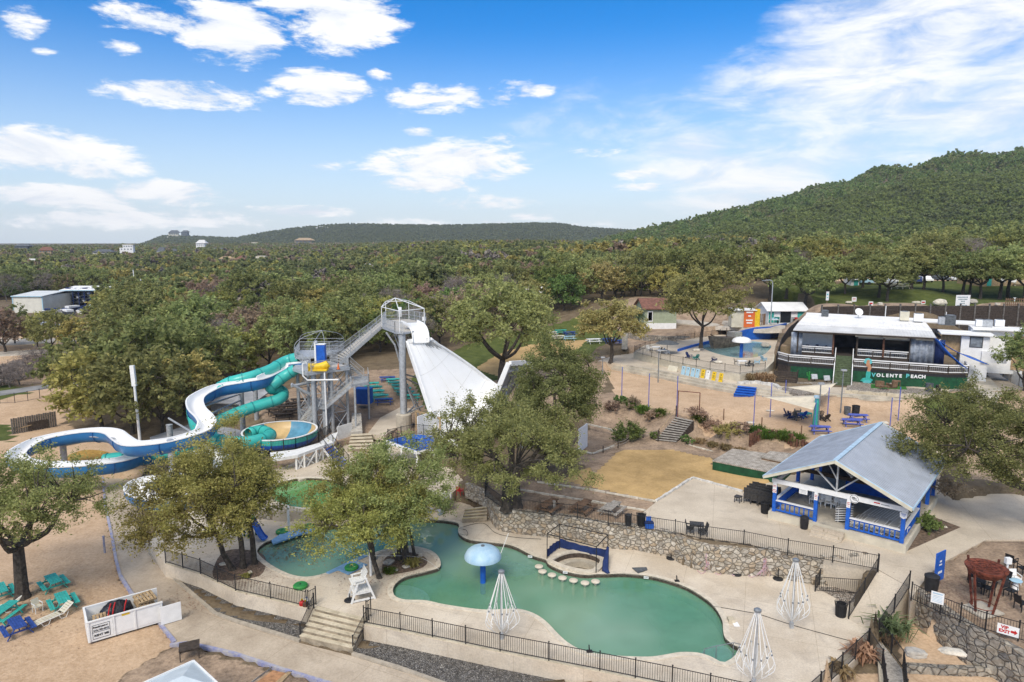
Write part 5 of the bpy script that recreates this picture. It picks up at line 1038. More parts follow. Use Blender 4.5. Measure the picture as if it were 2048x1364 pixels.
plate('white shield-shaped sign on the right corner post of the pavilion',pw(PW,-.15,fz+2.15),XR,UPV,.5,.55,shape=[(0,-.3),(.22,-.18),(.24,.2),(.1,.16),(0,.26),(-.1,.16),(-.24,.2),(-.22,-.18)],extra=lambda t,mm:bars(t,mm,[(0,.08,.3,.03),(0,0,.26,.025),(0,-.08,.2,.02)],'blue_paint'))
plate('white notice with a red no-smoking ring on the left corner post of the pavilion',pw(0,-.15,fz+1.95),XR,UPV,.3,.75,extra=lambda t,mm:(ringmark(t,mm,.1,.135,'red',0,-.2,slash=True),bars(t,mm,[(0,.22,.22,.04),(0,.12,.2,.03)],'red','red_print')))
for x,lb in((px_[1],'white notice on the second pavilion post'),(px_[2],'white notice with red print on the third pavilion post')):plate(lb,pw(x,-.15,fz+2.0),XR,UPV,.26,.5,extra=lambda t,mm:bars(t,mm,[(0,.15,.18,.04),(0,.03,.18,.05),(0,-.12,.14,.03)],'red','red_print'))
mb=MB();[mb.box((PW*.472,-.35-.19-.36*i,fz-.17*(i+1)-.25),(PW*.245,.36,.5))for i in range(3)]
st=thing('pavilion_steps','three concrete steps up to the pavilion opening','steps',pw(PW*.47,-.8,0),prz)
M2=PINV(st)@PM;mb.v=[tuple(M2@Vector(v))for v in mb.v];mb.build('treads','terrace_conc',st,local=True)
# things stacked inside and beside the pavilion
def stack_lounger(label,p,rz,tilt):
 t=thing('stacked_lounger',label,'lounger',p,rz,'white loungers stacked in the pavilion');T=R(tilt);c,s=math.cos(T),math.sin(T)
 mb=MB();q=lambda x,z:(x*c-z*s,0,x*s+z*c)
 for y in(-.3,.3):a,b=q(-.95,.3),q(.95,.3);mb.beam((a[0],y,a[2]),(b[0],y,b[2]),.045)
 mb.build('side_tube','white_plastic',t,local=True);mb=MB();a,b=q(-.93,.31),q(.93,.31);mb.slabq([(a[0],-.29,a[2]),(b[0],-.29,b[2]),(b[0],.29,b[2]),(a[0],.29,a[2])],.02);mb.build('sling','sling_grey',t,local=True)
 for x in(-.6,.6):
  mb=MB();a,b=q(x,.29),q(x-.06,0)
  for y in(-.28,.28):mb.beam((a[0],y,a[2]),(b[0],y,b[2]),.035)
  a2=q(x-.06,.0);mb.beam((a2[0],-.28,a2[2]),(a2[0],.28,a2[2]),.035);mb.build('leg','white_plastic',t,local=True)
 return t
proto=stack_lounger('white-framed grey sling lounger in the leaning row behind the right pavilion railing',pw(PW*.64,1.5,fz),prz+R(80),10)
for i in range(11):
 f=i/10;dup(proto,pw(PW*(.66+.3*f),1.3+.25*(i%2),fz+.02+.09*(i%3)),prz+R(78+4*(i%2)))
for i in range(6):dup(proto,pw(PW*(.70+.045*i),3.2,fz+.35+.03*i),prz+R(74),'white-framed grey sling lounger in the rear leaning row inside the pavilion')
for i in range(6):dup(proto,pw(PW*.545,1.15,fz+.02+.19*i),prz+R(5),'white-framed grey lounger in the level pile beside the pavilion steps',None,(.62,.9,.9))
pl=plain_chair('white plastic chair in the upside-down group at the back of the pavilion',pw(2.2,4.0,fz),prz,'white_plastic','plastic_chair');pl['group']='white chairs inside the pavilion'
for i in range(11):dup(pl,pw(2.0+.55*(i%5)+rnd.uniform(-.1,.1),3.6+.8*(i//5),fz),prz+rnd.uniform(-.5,.5))
def wicker(label,p,rz,group=None):
 t=thing('wicker_chair',label,'chair',p,rz,group)
 bx(t,'seat','wicker',((0,0,.4),(.56,.54,.1)));mb=MB();mb.slabq([(-.28,.22,.45),(.28,.22,.45),(.28,.36,1.0),(-.28,.36,1.0)],.05);mb.build('backrest','wicker',t,local=True)
 for x in(-.28,.28):bx(t,'arm','wicker',((x,.0,.62),(.07,.56,.05)),((x,-.25,.36),(.06,.05,.5)))
 for x in(-.25,.25):
  for y in(-.24,.26):bx(t,'leg','wicker',((x,y,.18),(.06,.06,.36)))
 return t
wc=wicker('black wicker armchair stacked in the block beside the pavilion',G(1492,1006,2.0),R(160),'black wicker chairs stacked beside the pavilion')
k=0
for i in range(4):
 for j in range(4):
  for lv in range(2):
   a=Vector(G(1494,1004,2.0));u=Vector((math.cos(prz),math.sin(prz),0));w_=Vector((-u.y,u.x,0));p=a+u*(.62*i)+w_*(.62*j)+Vector((0,0,.42*lv));(setattr(wc,'location',p)if k==0 else dup(wc,p,R(155)+rnd.uniform(-.08,.08)));k+=1
table_simple('small black wicker side table left of the stacked wicker chairs',G(1476,1004,2.0),prz,.55,.55,.55,'wicker','side_table')
can('black slatted trash can in front of the stacked wicker chairs',G(1530,1026,2.0),.36,.95);barrel('round black trash can at the pavilion steps',G(1608,1057,2.0),.31,.95,'black')
barrel('black barrel bin left of the slatted bin at the fence',G(1256,1050,2.0),.26,.85);can('black slatted bin behind the stone-wall fence',G(1282,1051,2.0),.34,1.0)
t=thing('storage_crate','blue plastic crate on the terrace by the fence','crate',G(1298,1055,2.0));mb=MB();p=G(1298,1055,2.0);mb.box((p[0],p[1],p[2]+.2),(.6,.5,.4),taper=1.08);mb.build('box','blue_paint',t);mb=MB();mb.box((p[0],p[1],p[2]+.43),(.66,.56,.05));mb.build('lid','navy',t);mb=MB();mb.slabq([(p[0]-.2,p[1]+.2,p[2]+.46),(p[0]+.2,p[1]+.2,p[2]+.46),(p[0]+.2,p[1]+.26,p[2]+.8),(p[0]-.2,p[1]+.26,p[2]+.8)],.03);mb.build('back_panel','blue_paint',t)
table_simple('dark slatted table for two behind the stone-wall fence',G(1393,1065,2.0),R(-12),1.05,.75,.74,'wicker','patio_table');wicker('black high-backed wicker chair left of the dark table',G(1380,1066,2.0),R(75));wicker('black high-backed wicker chair right of the dark table',G(1405,1071,2.0),R(-90))
for x,y,lb,rz in[(1098,1030,'weathered grey picnic table nearest the forked oak',28),(1165,1032,'weathered picnic table in the middle by the fence',28),(1224,1036,'pale weathered picnic table next to the black bins',28)]:picnic(lb,GT(x,y-8),R(rz+30),'wood_brown' if x<1200 else 'wood_grey',2.2)
t=thing('fence_post','grey wooden stub post between the picnic tables and the fence','post',G(1108,1024,1.95));p=G(1108,1024,1.95);mb=MB();mb.box((p[0],p[1],p[2]+.45),(.2,.2,.9));mb.build('shaft','wood_grey',t);mb=MB();mb.box((p[0],p[1],p[2]+.93),(.24,.24,.06));mb.build('cap','wood_grey',t)
def border(label,pts,z,w_=.16,h=.14,m='limestone',nm='stone_edging'):
 r=random.Random(len(pts));P=resamp([Vector(G(a,b,z))for a,b in pts],.7);mb=MB()
 for a,b in zip(P[:-1],P[1:]):
  o=Vector((r.uniform(-.03,.03),r.uniform(-.03,.03),0));mb.beam(a+o+Vector((0,0,.05)),a.lerp(b,.95)+o+Vector((0,0,.05)),w_*r.uniform(.8,1.2),h*r.uniform(.8,1.2))
 o=mb.build(nm,m);tag(o,label,'edging');return o
border('white stone edging round the dry lawn where it meets the terrace',[(1312,1003),(1385,956),(1486,984)],2.02,.2,.18,'white_rock');border('stone edging between the dry lawn and the picnic table strip',[(1075,965),(1180,980),(1312,1004)],2.0);border('stone edging behind the picnic tables',[(1040,980),(1115,993),(1180,1003),(1292,1022)],1.98)
border('stone edging at the foot of the shrub slope',[(1345,882),(1385,893),(1440,908)],2.1);border('stone edging at the curved gravel path',[(1150,900),(1185,908),(1228,893)],2.1);border('limestone edging of the upper slope bed',[(1170,848),(1215,858),(1245,870)],2.8)
# stage, palisade, timber steps
def planks(name,col,col2,wid,rot):
 m=bpy.data.materials.new(name);t=nt(m);L=t.links.new;out=node(t,'ShaderNodeOutputMaterial');p=node(t,'ShaderNodeBsdfPrincipled',i_Roughness=.85);L(p.outputs[0],out.inputs[0]);tc=node(t,'ShaderNodeTexCoord');mp=node(t,'ShaderNodeMapping');mp.inputs['Rotation'].default_value=(0,0,rot);L(tc.outputs['Object'],mp.inputs[0])
 br=node(t,'ShaderNodeTexBrick',i_Scale=1.0);br.inputs['Brick Width'].default_value=9.0;br.inputs['Row Height'].default_value=wid;br.inputs['Mortar Size'].default_value=.012;br.inputs['Color1'].default_value=rgba(col);br.inputs['Color2'].default_value=rgba(col2);br.inputs['Mortar'].default_value=rgba(tuple(c*.25 for c in col));L(mp.outputs[0],br.inputs['Vector'])
 n=node(t,'ShaderNodeTexNoise',i_Scale=2.5,i_Detail=6.0);L(tc.outputs['Object'],n.inputs['Vector']);r=node(t,'ShaderNodeValToRGB');r.color_ramp.elements[0].position=.35;r.color_ramp.elements[1].position=.65;r.color_ramp.elements[0].color=(.55,.54,.52,1);L(n.outputs[0],r.inputs[0]);x=node(t,'ShaderNodeMixRGB',blend_type='MULTIPLY',i_Fac=.9);L(br.outputs[0],x.inputs[1]);L(r.outputs[0],x.inputs[2]);L(x.outputs[0],p.inputs['Base Color']);MATS[name]=m;return m
_e=Vector(G(1465,897,3.0))-Vector(G(1424,921,3.0));planks('stage_planks',(.52,.47,.40),(.44,.39,.33),.16,-math.atan2(_e.y,_e.x))
stg=thing('wooden_stage','weathered plank stage with green skirting at the edge of the dry lawn','stage',G(1427,933,2.05));zt=3.0
q=[G(1424,921,zt),G(1562,948,zt),G(1600,915,zt),G(1465,897,zt)]
mb=MB();mb.prism([p[:2]for p in q],zt-.1,zt);mb.build('plank_deck','stage_planks',stg);ins_=offset_poly([p[:2]for p in q],-.08);mb=MB();mb.prism(ins_,1.95,zt-.1);mb.build('skirting','green_paint',stg)
t=thing('stage_platform','small raised plank platform at the back of the stage','platform',G(1545,915,zt));q2=[G(1522,914,zt+.25),G(1575,925,zt+.25),G(1600,908,zt+.25),G(1540,902,zt+.25)];mb=MB();mb.prism([p[:2]for p in q2],zt+.15,zt+.25);mb.build('plank_top','stage_planks',t);mb=MB();mb.prism(offset_poly([p[:2]for p in q2],-.06),zt,zt+.15);mb.build('skirt','wood_brown',t)
t=thing('wooden_step','small wooden step box against the green stage skirting','steps',G(1506,950,2.05));p=G(1506,951,2.05);mb=MB();[mb.beam((p[0]-.75,p[1]-.1+.32*i,p[2]+.22+.24*i),(p[0]+.75,p[1]-.4+.32*i,p[2]+.22+.24*i),.3,.06)for i in range(2)];mb.build('treads','wood_tan',t);mb=MB();[mb.beam((p[0]+s,p[1]-.1-.2*s,p[2]),(p[0]+s,p[1]-.1-.2*s,p[2]+.22),.06,.28)for s in(-.6,.6)];mb.build('sides','wood_brown',t)
pal=thing('log_palisade','row of brown upright logs holding the bank behind the stage','retaining wall',GT(1500,900));A=[Vector(G(a,b,2.4))for a,b in[(1500,898),(1530,893),(1570,900),(1605,912),(1622,918)]];P=resamp(A,.33)
for i,a in enumerate(P):mb=MB();h=1.75+rnd.uniform(-.25,.3);mb.tube([a+Vector((0,0,-.5)),a+Vector((rnd.uniform(-.03,.03),0,h))],rnd.uniform(.13,.19),8);mb.build('log_post','log' if rnd.random()>.2 else 'wood_brown',pal,smooth=True)
steps('long flight of railway-sleeper steps up the shrub slope',G(1353,834,3.95),G(1388,842,3.95),G(1311,885,2.1),G(1352,889,2.1),11,3.95,2.25,'wood_dark','timber_steps',cap='wood_grey')
hose('thick rope handrail left of the timber steps',[Vector(G(1316,880,2.1))+Vector((0,0,1)),Vector(G(1330,862,3))+Vector((0,0,.85)),Vector(G(1352,832,3.95))+Vector((0,0,1))],.04,'wood_tan','rope_rail','handrail')
for i,(a,b)in enumerate([(1316,883),(1352,833)]):post(['dark post at the foot of the timber steps','dark post at the top of the timber steps'][i],GT(a,b),1.25,.06,'wood_dark',sq=True)
t=thing('rope_fence','low black post-and-rope fence curving round the dry lawn corner','fence',GT(1230,890));rp=[GT(a,b)for a,b in[(1206,906),(1236,896),(1260,884),(1286,876),(1318,870)]]
for q_ in rp:mb=MB();mb.box((q_[0],q_[1],q_[2]+.35),(.1,.1,.8));mb.build('post','wood_dark',t)
for a,b in zip(rp[:-1],rp[1:]):a,b=Vector(a),Vector(b);mb=MB();[mb.tube(smooth_open([a+Vector((0,0,hh)),a.lerp(b,.5)+Vector((0,0,hh-.15)),b+Vector((0,0,hh))],4),.025,5)for hh in(.35,.65)];mb.build('rope','wood_grey',t)
# slope planting
bush('dark shrub with red stems left of the dry lawn',GT(1255,880),1.7,2.0,'leaf_green',60,45,.13);bush('small dark shrub left of the timber steps',GT(1307,877),.55,.8,'leaf_green',20,40,.1);bush('small dark shrub right of the timber steps',GT(1374,887),.7,.9,'leaf_green',24,40,.1)
for i,(x,y,m,r_,h)in enumerate([(1225,822,'leaf_brown',1.1,1.2),(1265,830,'leaf_brown',1.3,1.1),(1305,838,'leaf_brown',1.0,1.0),(1240,805,'leaf_green',.9,.9),(1395,852,'leaf_brown',1.3,1.2),(1425,862,'leaf_brown',1.5,1.2),(1455,868,'leaf_olive',1.5,1.1),(1480,880,'leaf_brown',1.2,.9)]):bush(['leafless brown scrub by the big oak','brown scrub at the left of the slope','brown scrub left of the timber steps','green shrub at the upper left of the slope','brown scrub right of the timber steps','wide brown hedge clump on the slope','olive hedge clump on the slope','low brown scrub in front of the hedge'][i],GT(x,y),r_,h,m,36,36,.12)
for i,(x,y,r_,n)in enumerate([(1285,825,1.0,260),(1320,832,1.0,240),(1262,815,.9,200),(1400,845,.9,200),(1510,868,1.3,320),(1533,876,1.2,300),(1566,878,1.3,320),(1592,884,1.2,300)]):tuft(['bright grass clump in the middle of the left slope','bright grass clump just left of the sleeper steps','bright grass clump at the upper left of the slope','bright grass clump just right of the sleeper steps','large arching grass clump left of the log palisade','arching grass clump above the left palisade logs','large arching grass clump above the middle of the palisade','arching grass clump at the right end of the palisade'][i],GT(x,y),r_,n,'leaf_grass',.95,wid=.035)
for i,(x,y)in enumerate([(1400,886),(1425,893),(1450,898),(1480,905)]):tuft(['straw clump by the dark shrub right of the steps','straw clump second from the steps','straw clump near the stage corner','straw clump behind the stage corner'][i],GT(x,y),.8,140,'leaf_straw',.55)
# sand court, sails, terraces
def polyline_steps(label,pts,z0,n,dz,dep):
 t=thing('concrete_terraces',label,'steps',G(*pts[len(pts)//2],z0));P=[Vector(G(a,b,z0))for a,b in pts]
 for k in range(n):
  mb=MB();v=[];f=[];m=len(P)
  for i in range(m):
   d=(P[min(i+1,m-1)]-P[max(i-1,0)]).normalized();q=Vector((-d.y,d.x,0));a=P[i]+q*(dep*k);b=P[i]+q*(dep*(n+.2));z=z0+dz*(k+1)
   v+=[(a.x,a.y,z0-.4),(a.x,a.y,z),(b.x,b.y,z-.003),(b.x,b.y,z0-.4)]
  f=[(i*4+j,i*4+(j+1)%4,i*4+4+(j+1)%4,i*4+4+j)for i in range(m-1)for j in range(4)]+[(0,1,2,3),tuple((m-1)*4+j for j in(3,2,1,0))]
  mb.add(v,f);mb.build('tier','old_conc',t)
polyline_steps('curved concrete seating tiers behind the sand court',[(1222,739),(1300,753),(1400,774),(1480,789),(1560,800),(1700,808),(1842,812)],4.0,3,.3,.55)
def pole(label,base,h,r=.05,m='blue_lilac',nm='pole',cat='pole'):return post(label,base,h,r,m,nm)
for i,(x,y,top)in enumerate([(1243,806,735),(1297,815,748),(1353,833,753),(1507,852,785),(1540,834,767),(1628,868,800),(1655,830,776),(1780,852,796),(1796,841,775),(1571,786,768)]):
 p=GT(x,y);h=max(1.6,Y(x,top,p[1])[2]-p[2]);pole(['blue net pole at the left end of the sand court','second blue net pole along the front of the sand court','tall blue pole beside the brown goal frame','blue pole at the left corner of the front shade sail','blue pole behind the left tip of the front sail','blue pole among the picnic tables under the front sail','blue pole beside the tall lamp by the dark bins','thin blue pole left of the pavilion ridge','thin blue pole right of the picnic table pair','short dark pole behind the rear shade sail'][i],p,h)
g=thing('goal_frame','brown rusty goal-like frame at the front of the sand court','frame',GT(1376,836));a=Vector(GT(1353,834));b=Vector(GT(1398,838));mb=MB();mb.beam(a+Vector((0,0,3.1)),b+Vector((0,0,3.1)),.07);mb.build('crossbar','rust',g);mb=MB();mb.beam(b,b+Vector((0,0,3.12)),.08);mb.build('upright','rust',g);mb=MB();mb.beam(a+Vector((.12,0,0)),a+Vector((.12,0,3.12)),.08);mb.build('upright','rust',g)
for i,(x,y)in enumerate([(1394,834),(1447,840),(1523,858),(1602,876)]):post(['short brown stub beside the goal frame','short brown post at the front of the sand','brown post where the sand meets the sail area','brown post in front of the blue picnic table'][i],GT(x,y),1.3,.05,'wood_brown',sq=True)
def lamp(label,base,h,arm=1,m='galv_dark',nm='floodlight'):
 t=thing(nm,label,'lamp',base);x,y,z=base;mb=MB();mb.tube([(x,y,z),(x,y,z+h)],[.08,.06],8);mb.build('pole',m,t)
 mb=MB();mb.box((x,y-.1,z+h+.12),(.6,.35,.16));mb.build('lamp_head','galv',t);mb=MB();mb.box((x,y-.12,z+h+.03),(.5,.28,.03));mb.build('lens','white',t);return t
def lampat(lb,x,y,top,**k):p=GT(x,y);lamp(lb,p,Y(x,top,p[1])[2]-p[2],**k)
lampat('tall dark floodlight pole at the back of the sand court',1316,765,702);lampat('floodlight pole by the two dark bins under the sails',1681,826,742);lampat('floodlight pole beside the front sail corner',1636,856,769);lampat('floodlight pole behind the tall oak crown by the sand',1205,748,716)
def sail(label,c):
 t=thing('shade_sail',label,'shade sail',c[0]);n=10;mb=MB();A,B,D=[Vector(p)for p in c];v=[];idx={}
 for i in range(n+1):
  for j in range(n+1-i):
   a,b=i/n,j/n;k=1-a-b;p=A*k+B*a+D*b;s=27*a*b*k;ed=(a*k+b*k+a*b)*.6;cen=(A+B+D)/3;p=p+(cen-p)*ed*.28*(1-s)-Vector((0,0,s*.25));idx[i,j]=len(v);v.append(p)
 f=[]
 for i in range(n):
  for j in range(n-i):
   f.append((idx[i,j],idx[i+1,j],idx[i,j+1]))
   if j<n-i-1:f.append((idx[i+1,j],idx[i+1,j+1],idx[i,j+1]))
 mb.add(v,f);o=mb.build('canvas','canvas',t,smooth=True);md=o.modifiers.new('s','SOLIDIFY');md.thickness=.02
 for p in c:mb=MB();mb.box(p,(.12,.12,.12));mb.build('corner_ring','steel',t)
 return t
P1=GT(1507,852);P2=GT(1628,868);P3=GT(1571,786)
sail('front cream triangular shade sail over the chairs',[Y(1525,793,GT(1525,845)[1]),Y(1627,820,GT(1628,866)[1]),Y(1640,790,GT(1640,838)[1])]);sail('rear cream triangular shade sail nearest the restaurant stairs',[Y(1572,774,GT(1572,800)[1]),Y(1650,790,GT(1650,830)[1]),Y(1673,766,GT(1668,800)[1])])
for i,(x,y,rz,m)in enumerate([(1576,833,70,'navy'),(1584,838,60,'navy'),(1594,840,20,'slate'),(1604,836,-150,'navy'),(1595,828,160,'slate'),(1638,838,-60,'black'),(1650,842,200,'wood_dark')]):adirondack(['navy slatted chair furthest left under the sails','navy slatted chair second from left under the sails','grey slatted lounge chair under the front sail','blue slatted chair with its back to the pavilion','grey slatted chair behind the front sail','black slatted chair beside the painted pole','dark brown slatted chair right of the painted pole'][i],GT(x,y),R(rz),m if m!='navy' or i!=3 else 'blue_paint')
t=thing('totem_post','thick turquoise painted post under the sails','post',GT(1630,850));p=GT(1630,850);mb=MB();mb.tube([(p[0],p[1],p[2]),(p[0],p[1],p[2]+1.2),(p[0]+.1,p[1],p[2]+2.4),(p[0],p[1],p[2]+3.0)],[.28,.24,.3,.18],10);mb.build('shaft','teal',t,smooth=True);mb=MB();mb.lathe([(.1,3.0),(.3,3.05),(.3,3.3),(.1,3.35)],p,10);mb.build('cap','mushroom',t)
table_simple('low turquoise table between the slatted chairs',GT(1612,834),R(20),1.2,.7,.5,'teal','coffee_table')
for i,(x,y,rz)in enumerate([(1640,866,-12),(1703,852,-12),(1716,842,-12)]):picnic(['lilac-blue picnic table under the front sail pole','lilac-blue picnic table, front one of the close pair','lilac-blue picnic table, rear one of the close pair'][i],GT(x,y),R(rz),'blue_lilac',2.0)
rock('pale stone slab in the sand left of the pavilion ridge',GT(1646,872),.9,.6,.25,'limestone');rock('pale stone block by the pavilion ridge',GT(1768,848),1.2,.6,.5,'limestone');rock('flat stone step at the sand court corner',GT(1500,846),1.3,.9,.25,'limestone');rock('flat stone step in front of the sand court corner',GT(1540,822),1.2,.7,.22,'limestone')
barrel('left of two dark bins below the restaurant stairs',GT(1694,829),.36,.95,'slate',False);barrel('right and larger of two dark bins below the restaurant stairs',GT(1711,830),.42,1.15,'black',False)
t=steps('bright blue wooden steps at the seating tiers',G(1477,771,4.92),G(1514,775,4.92),G(1467,794,4.0),G(1507,798,4.0),4,4.92,4.22,'blue_deep2','blue_steps',cap='blue_paint')
# things along the stucco wall
def board(label,px,py,m,w_=.62,h=1.22,nm='cornhole_board',hole=True):
 p=Vector(G(px,py,4.9));a=Vector(G(1345,745,4.9));b=Vector(G(1480,770,4.9));u=(b-a).normalized();nrm=Vector((u.y,-u.x,0));t=thing(nm,label,'game board',p)
 lo,hi=p,p-nrm*.28+Vector((0,0,h));mb=MB();mb.slabq([lo-u*w_/2,lo+u*w_/2,hi+u*w_/2,hi-u*w_/2],.06);mb.build('panel',m,t)
 if hole:
  up=(hi-lo).normalized();c=lo.lerp(hi,.78);n=u.cross(up).normalized();mb=MB();mb.add([c+n*.006+u*(.085*math.cos(k*.524))+up*(.085*math.sin(k*.524))for k in range(12)],[tuple(range(12))]);mb.build('hole','black',t)
  if m=='yellow':
   mb=MB();c2=lo.lerp(hi,.42);[mb.slabq([c2+n*.008+up*(d-.045)-u*w2,c2+n*.008+up*(d-.045)+u*w2,c2+n*.008+up*(d+.045)+u*w2,c2+n*.008+up*(d+.045)-u*w2],.004)for d,w2 in((.16,.2),(0,.14),(-.16,.2))];mb.build('print','olive_print',t)
 return t
mat('olive_print',(.35,.25,.03),.6,.1,3)
for i,(x,y,m)in enumerate([(1365,748,'light_blue'),(1374,750,'light_blue'),(1384,752,'light_blue'),(1393,754,'light_blue'),(1404,755,'yellow'),(1414,757,'white_wood'),(1426,760,'yellow'),(1440,763,'yellow')]):board(['pale blue cornhole board furthest left of four','second pale blue cornhole board','third pale blue cornhole board','pale blue cornhole board next to the yellow one','yellow cornhole board beside the pale blue ones','grey cornhole board with dark frame between yellow boards','middle yellow cornhole board','yellow cornhole board at the right end'][i],x,y+1,m)
board('plain pale panel leaning on the stucco wall left of the cornhole boards',1344,742,'cream',1.7,.75,'panel_board',False)
# children's pool terrace
kz=6.0
fence('black fence along the stucco wall of the children\'s pool',[G(1269,705,kz),G(1340,724,kz),G(1420,739,kz),G(1480,748,kz),G(1530,741,kz)],1.15,2.6,.16,pw=.015);fence('black fence at the back of the children\'s pool terrace',[G(1269,705,kz),G(1300,693,kz),G(1370,680,kz),G(1440,670,kz),G(1510,655,7.2),G(1585,640,8.0)],1.1,3,.18,pw=.015)
wall('painted_wall','bright blue curved wall at the back of the children\'s pool',[G(a,b,kz)for a,b in[(1420,686),(1450,684),(1490,680),(1540,678),(1578,668)]],8.0,.3,'blue_paint',.0,.6,zt=lambda f:6.4+1.9*min(1,f*2.2));wall('painted_wall','low blue wall left of the children\'s pool',[G(a,b,kz)for a,b in[(1358,703),(1388,694),(1420,686)]],6.4,.3,'blue_paint',.0,.6)
mushroom('white mushroom fountain on a blue post in the children\'s pool',G(1482,715,5.8),8.4,1.5,.65,.26,'white','blue_paint')
def ship():
 p=G(1452,694,5.8);t=thing('pirate_ship','brown rock-like ship hull play structure in the children\'s pool','play structure',p,R(35));n=14;mb=MB();v=[]
 for i in range(n+1):
  f=i/n;x=-3.6+7.2*f;w_=1.2*math.sin(min(1,f*1.15+.05)*math.pi*.86)**.6+.05;top=1.6+.9*(1-f)**2+.35*f
  for yy,zz in((-w_,top),(-w_*.95,top*.5),(-w_*.6,0),(w_*.6,0),(w_*.95,top*.5),(w_,top)):v.append((x-.7*(zz/2)*(1-f),yy,zz-.2))
 mb.add(v,[(i*6+k,i*6+k+1,i*6+7+k,i*6+6+k)for i in range(n)for k in range(5)]+[(0,1,2,3,4,5),tuple(n*6+k for k in range(5,-1,-1))]+[(i*6,i*6+6,i*6+11,i*6+5)for i in range(n)]);mb.build('hull','ship_wood',t,local=True)
 bx(t,'cabin','limestone',((2.2,0,1.9),(2.0,1.7,1.3)));mb=MB();mb.beam((-4.4,0,2.6),(-3,0,2.0),.12);mb.build('bowsprit','wood_brown',t,local=True);mb=MB();mb.tube([(0,0,1.5),(0,0,3.4)],.07,6);mb.build('mast','wood_brown',t,local=True)
ship()
for i,(x,y,rz,m)in enumerate([(1428,724,150,'navy'),(1378,716,40,'navy'),(1392,719,200,'teal_dark'),(1502,732,170,'slate'),(1514,728,160,'light_blue'),(1527,722,120,'light_blue'),(1298,702,20,'white_plastic'),(1334,707,100,'white_plastic')]):adirondack(['navy slatted chair at the edge of the children\'s pool','navy slatted chair behind the cornhole boards','dark teal chair right of the navy one on the pool terrace','grey slatted chair by the white table on the terrace','pale blue slatted chair right of the white table','pale blue slatted chair below the restaurant deck','white slatted chair at the left end of the pool terrace','white slatted chair under the dark parasol frame'][i],G(x,y,kz),R(rz),m)
table_simple('white table on the children\'s pool terrace below the restaurant',G(1484,731,kz),0,1.3,.9,.74,'white');table_simple('white table at the left of the children\'s pool terrace',G(1312,702,kz),0,1.3,.9,.74,'white');table_simple('white table under the dark parasol frame',G(1326,708,kz),0,1.2,.9,.74,'white')
for i,(x,y,rz)in enumerate([(1472,729,80),(1495,733,-80),(1303,705,80),(1320,705,-80)]):plain_chair(['black chair left of the white terrace table','black chair right of the white terrace table','black chair at the left white table','black chair between the two left white tables'][i],G(x,y,kz),R(rz),'black','patio_chair')
for lb,x,y in[('dark flat parasol over the left white tables',1334,708)]:
 p=G(x,y,kz);t=thing('parasol',lb,'parasol',p);mb=MB();mb.cyl(p,.04,2.1,8);mb.build('pole','iron',t);mb=MB();mb.lathe([(2.0,1.75),(1.0,2.1),(.05,2.3)],p,8,True,False);mb.build('canopy','slate',t)
rock('pale boulder at the foot of the forked oak on the pool terrace',G(1392,702,kz),1.6,1.0,.7,'limestone');rock('rounded pale boulder beside the navy chair',G(1436,726,kz),1.5,1.0,.6,'limestone');rock('grey rock fountain behind the white mushroom',G(1530,694,kz),1.8,1.2,1.3,'boulder')
border('low limestone edging below the cornhole boards',[(1476,768),(1510,766),(1548,772),(1560,778)],4.92,.5,.55,'white_rock')
for i,(x,y)in enumerate([(1500,764),(1514,763),(1528,762),(1541,765)]):tuft(['dead brown reeds, left clump by the stucco wall','dead brown reeds, second clump by the stucco wall','dead brown reeds, third clump by the stucco wall','dead brown reeds beside the dark plank box'][i],G(x,y,4.95),.7,130,'leaf_dead',1.3)
# the restaurant
rA=Vector(G(1576,724,7.0));rB=Vector(G(1896,747,7.0));RW=(rB-rA).length;rrz=math.atan2(rB.y-rA.y,rB.x-rA.x)
rs=thing('restaurant','long open-fronted restaurant with white metal roof, railed deck and green fascia','restaurant',(rA.x,rA.y,5.2),rrz);RM=local(rs);dk=1.8;fl=2.75
def rw_(x,y,z):return tuple(RM@Vector((x,y,z)))
def rx(px,py,y=0.0):
 o=RM.inverted()@Vector((0,0,CZ));d=RM.to_3x3().inverted()@Vector(ray(px,py));t=(y-o.y)/d.y;q=o+d*t;return q.x,q.z
s0=rx(1668,731)[0];s1=rx(1706,732)[0];XE=RW
deckp=[(-1.6,2.0),(0,0),(s0,0),(s0,1.6),(s1,1.6),(s1,0),(XE,0),(XE+2.4,1.2),(XE+2.4,6),(-1.6,6)]
mb=MB();mb.prism(deckp,dk-.18,dk);mb.build('deck','wood_dark',rs,local=True)
mb=MB();mb.prism([(XE,.06),(XE+2.34,1.24),(XE+2.34,5),(s1+.05,5),(s1+.05,.06)],-.35,dk-.55);mb.build('fascia_wall','green_paint',rs,local=True);mb=MB();mb.prism([(0.4,.06),(s0-.05,.06),(s0-.05,5),(0.4,5)],-.35,dk-.55);mb.build('fascia_wall','green_paint',rs,local=True)
mb=MB();mb.prism([(XE,.03),(XE+2.37,1.22),(XE+2.37,5),(s1+.02,5),(s1+.02,.03)],dk-.55,dk-.18);mb.prism([(0,.03),(s0-.02,.03),(s0-.02,5),(-1.6,5),(-1.6,2.03)],dk-.55,dk-.18);mb.build('fascia_band','black',rs,local=True)
mb=MB();mb.prism([(-1.5,2.05),(0.02,.07),(.4,.07),(.4,5),(-1.5,5)],-.5,dk-.55);mb.build('end_wall','wood_dark',rs,local=True)
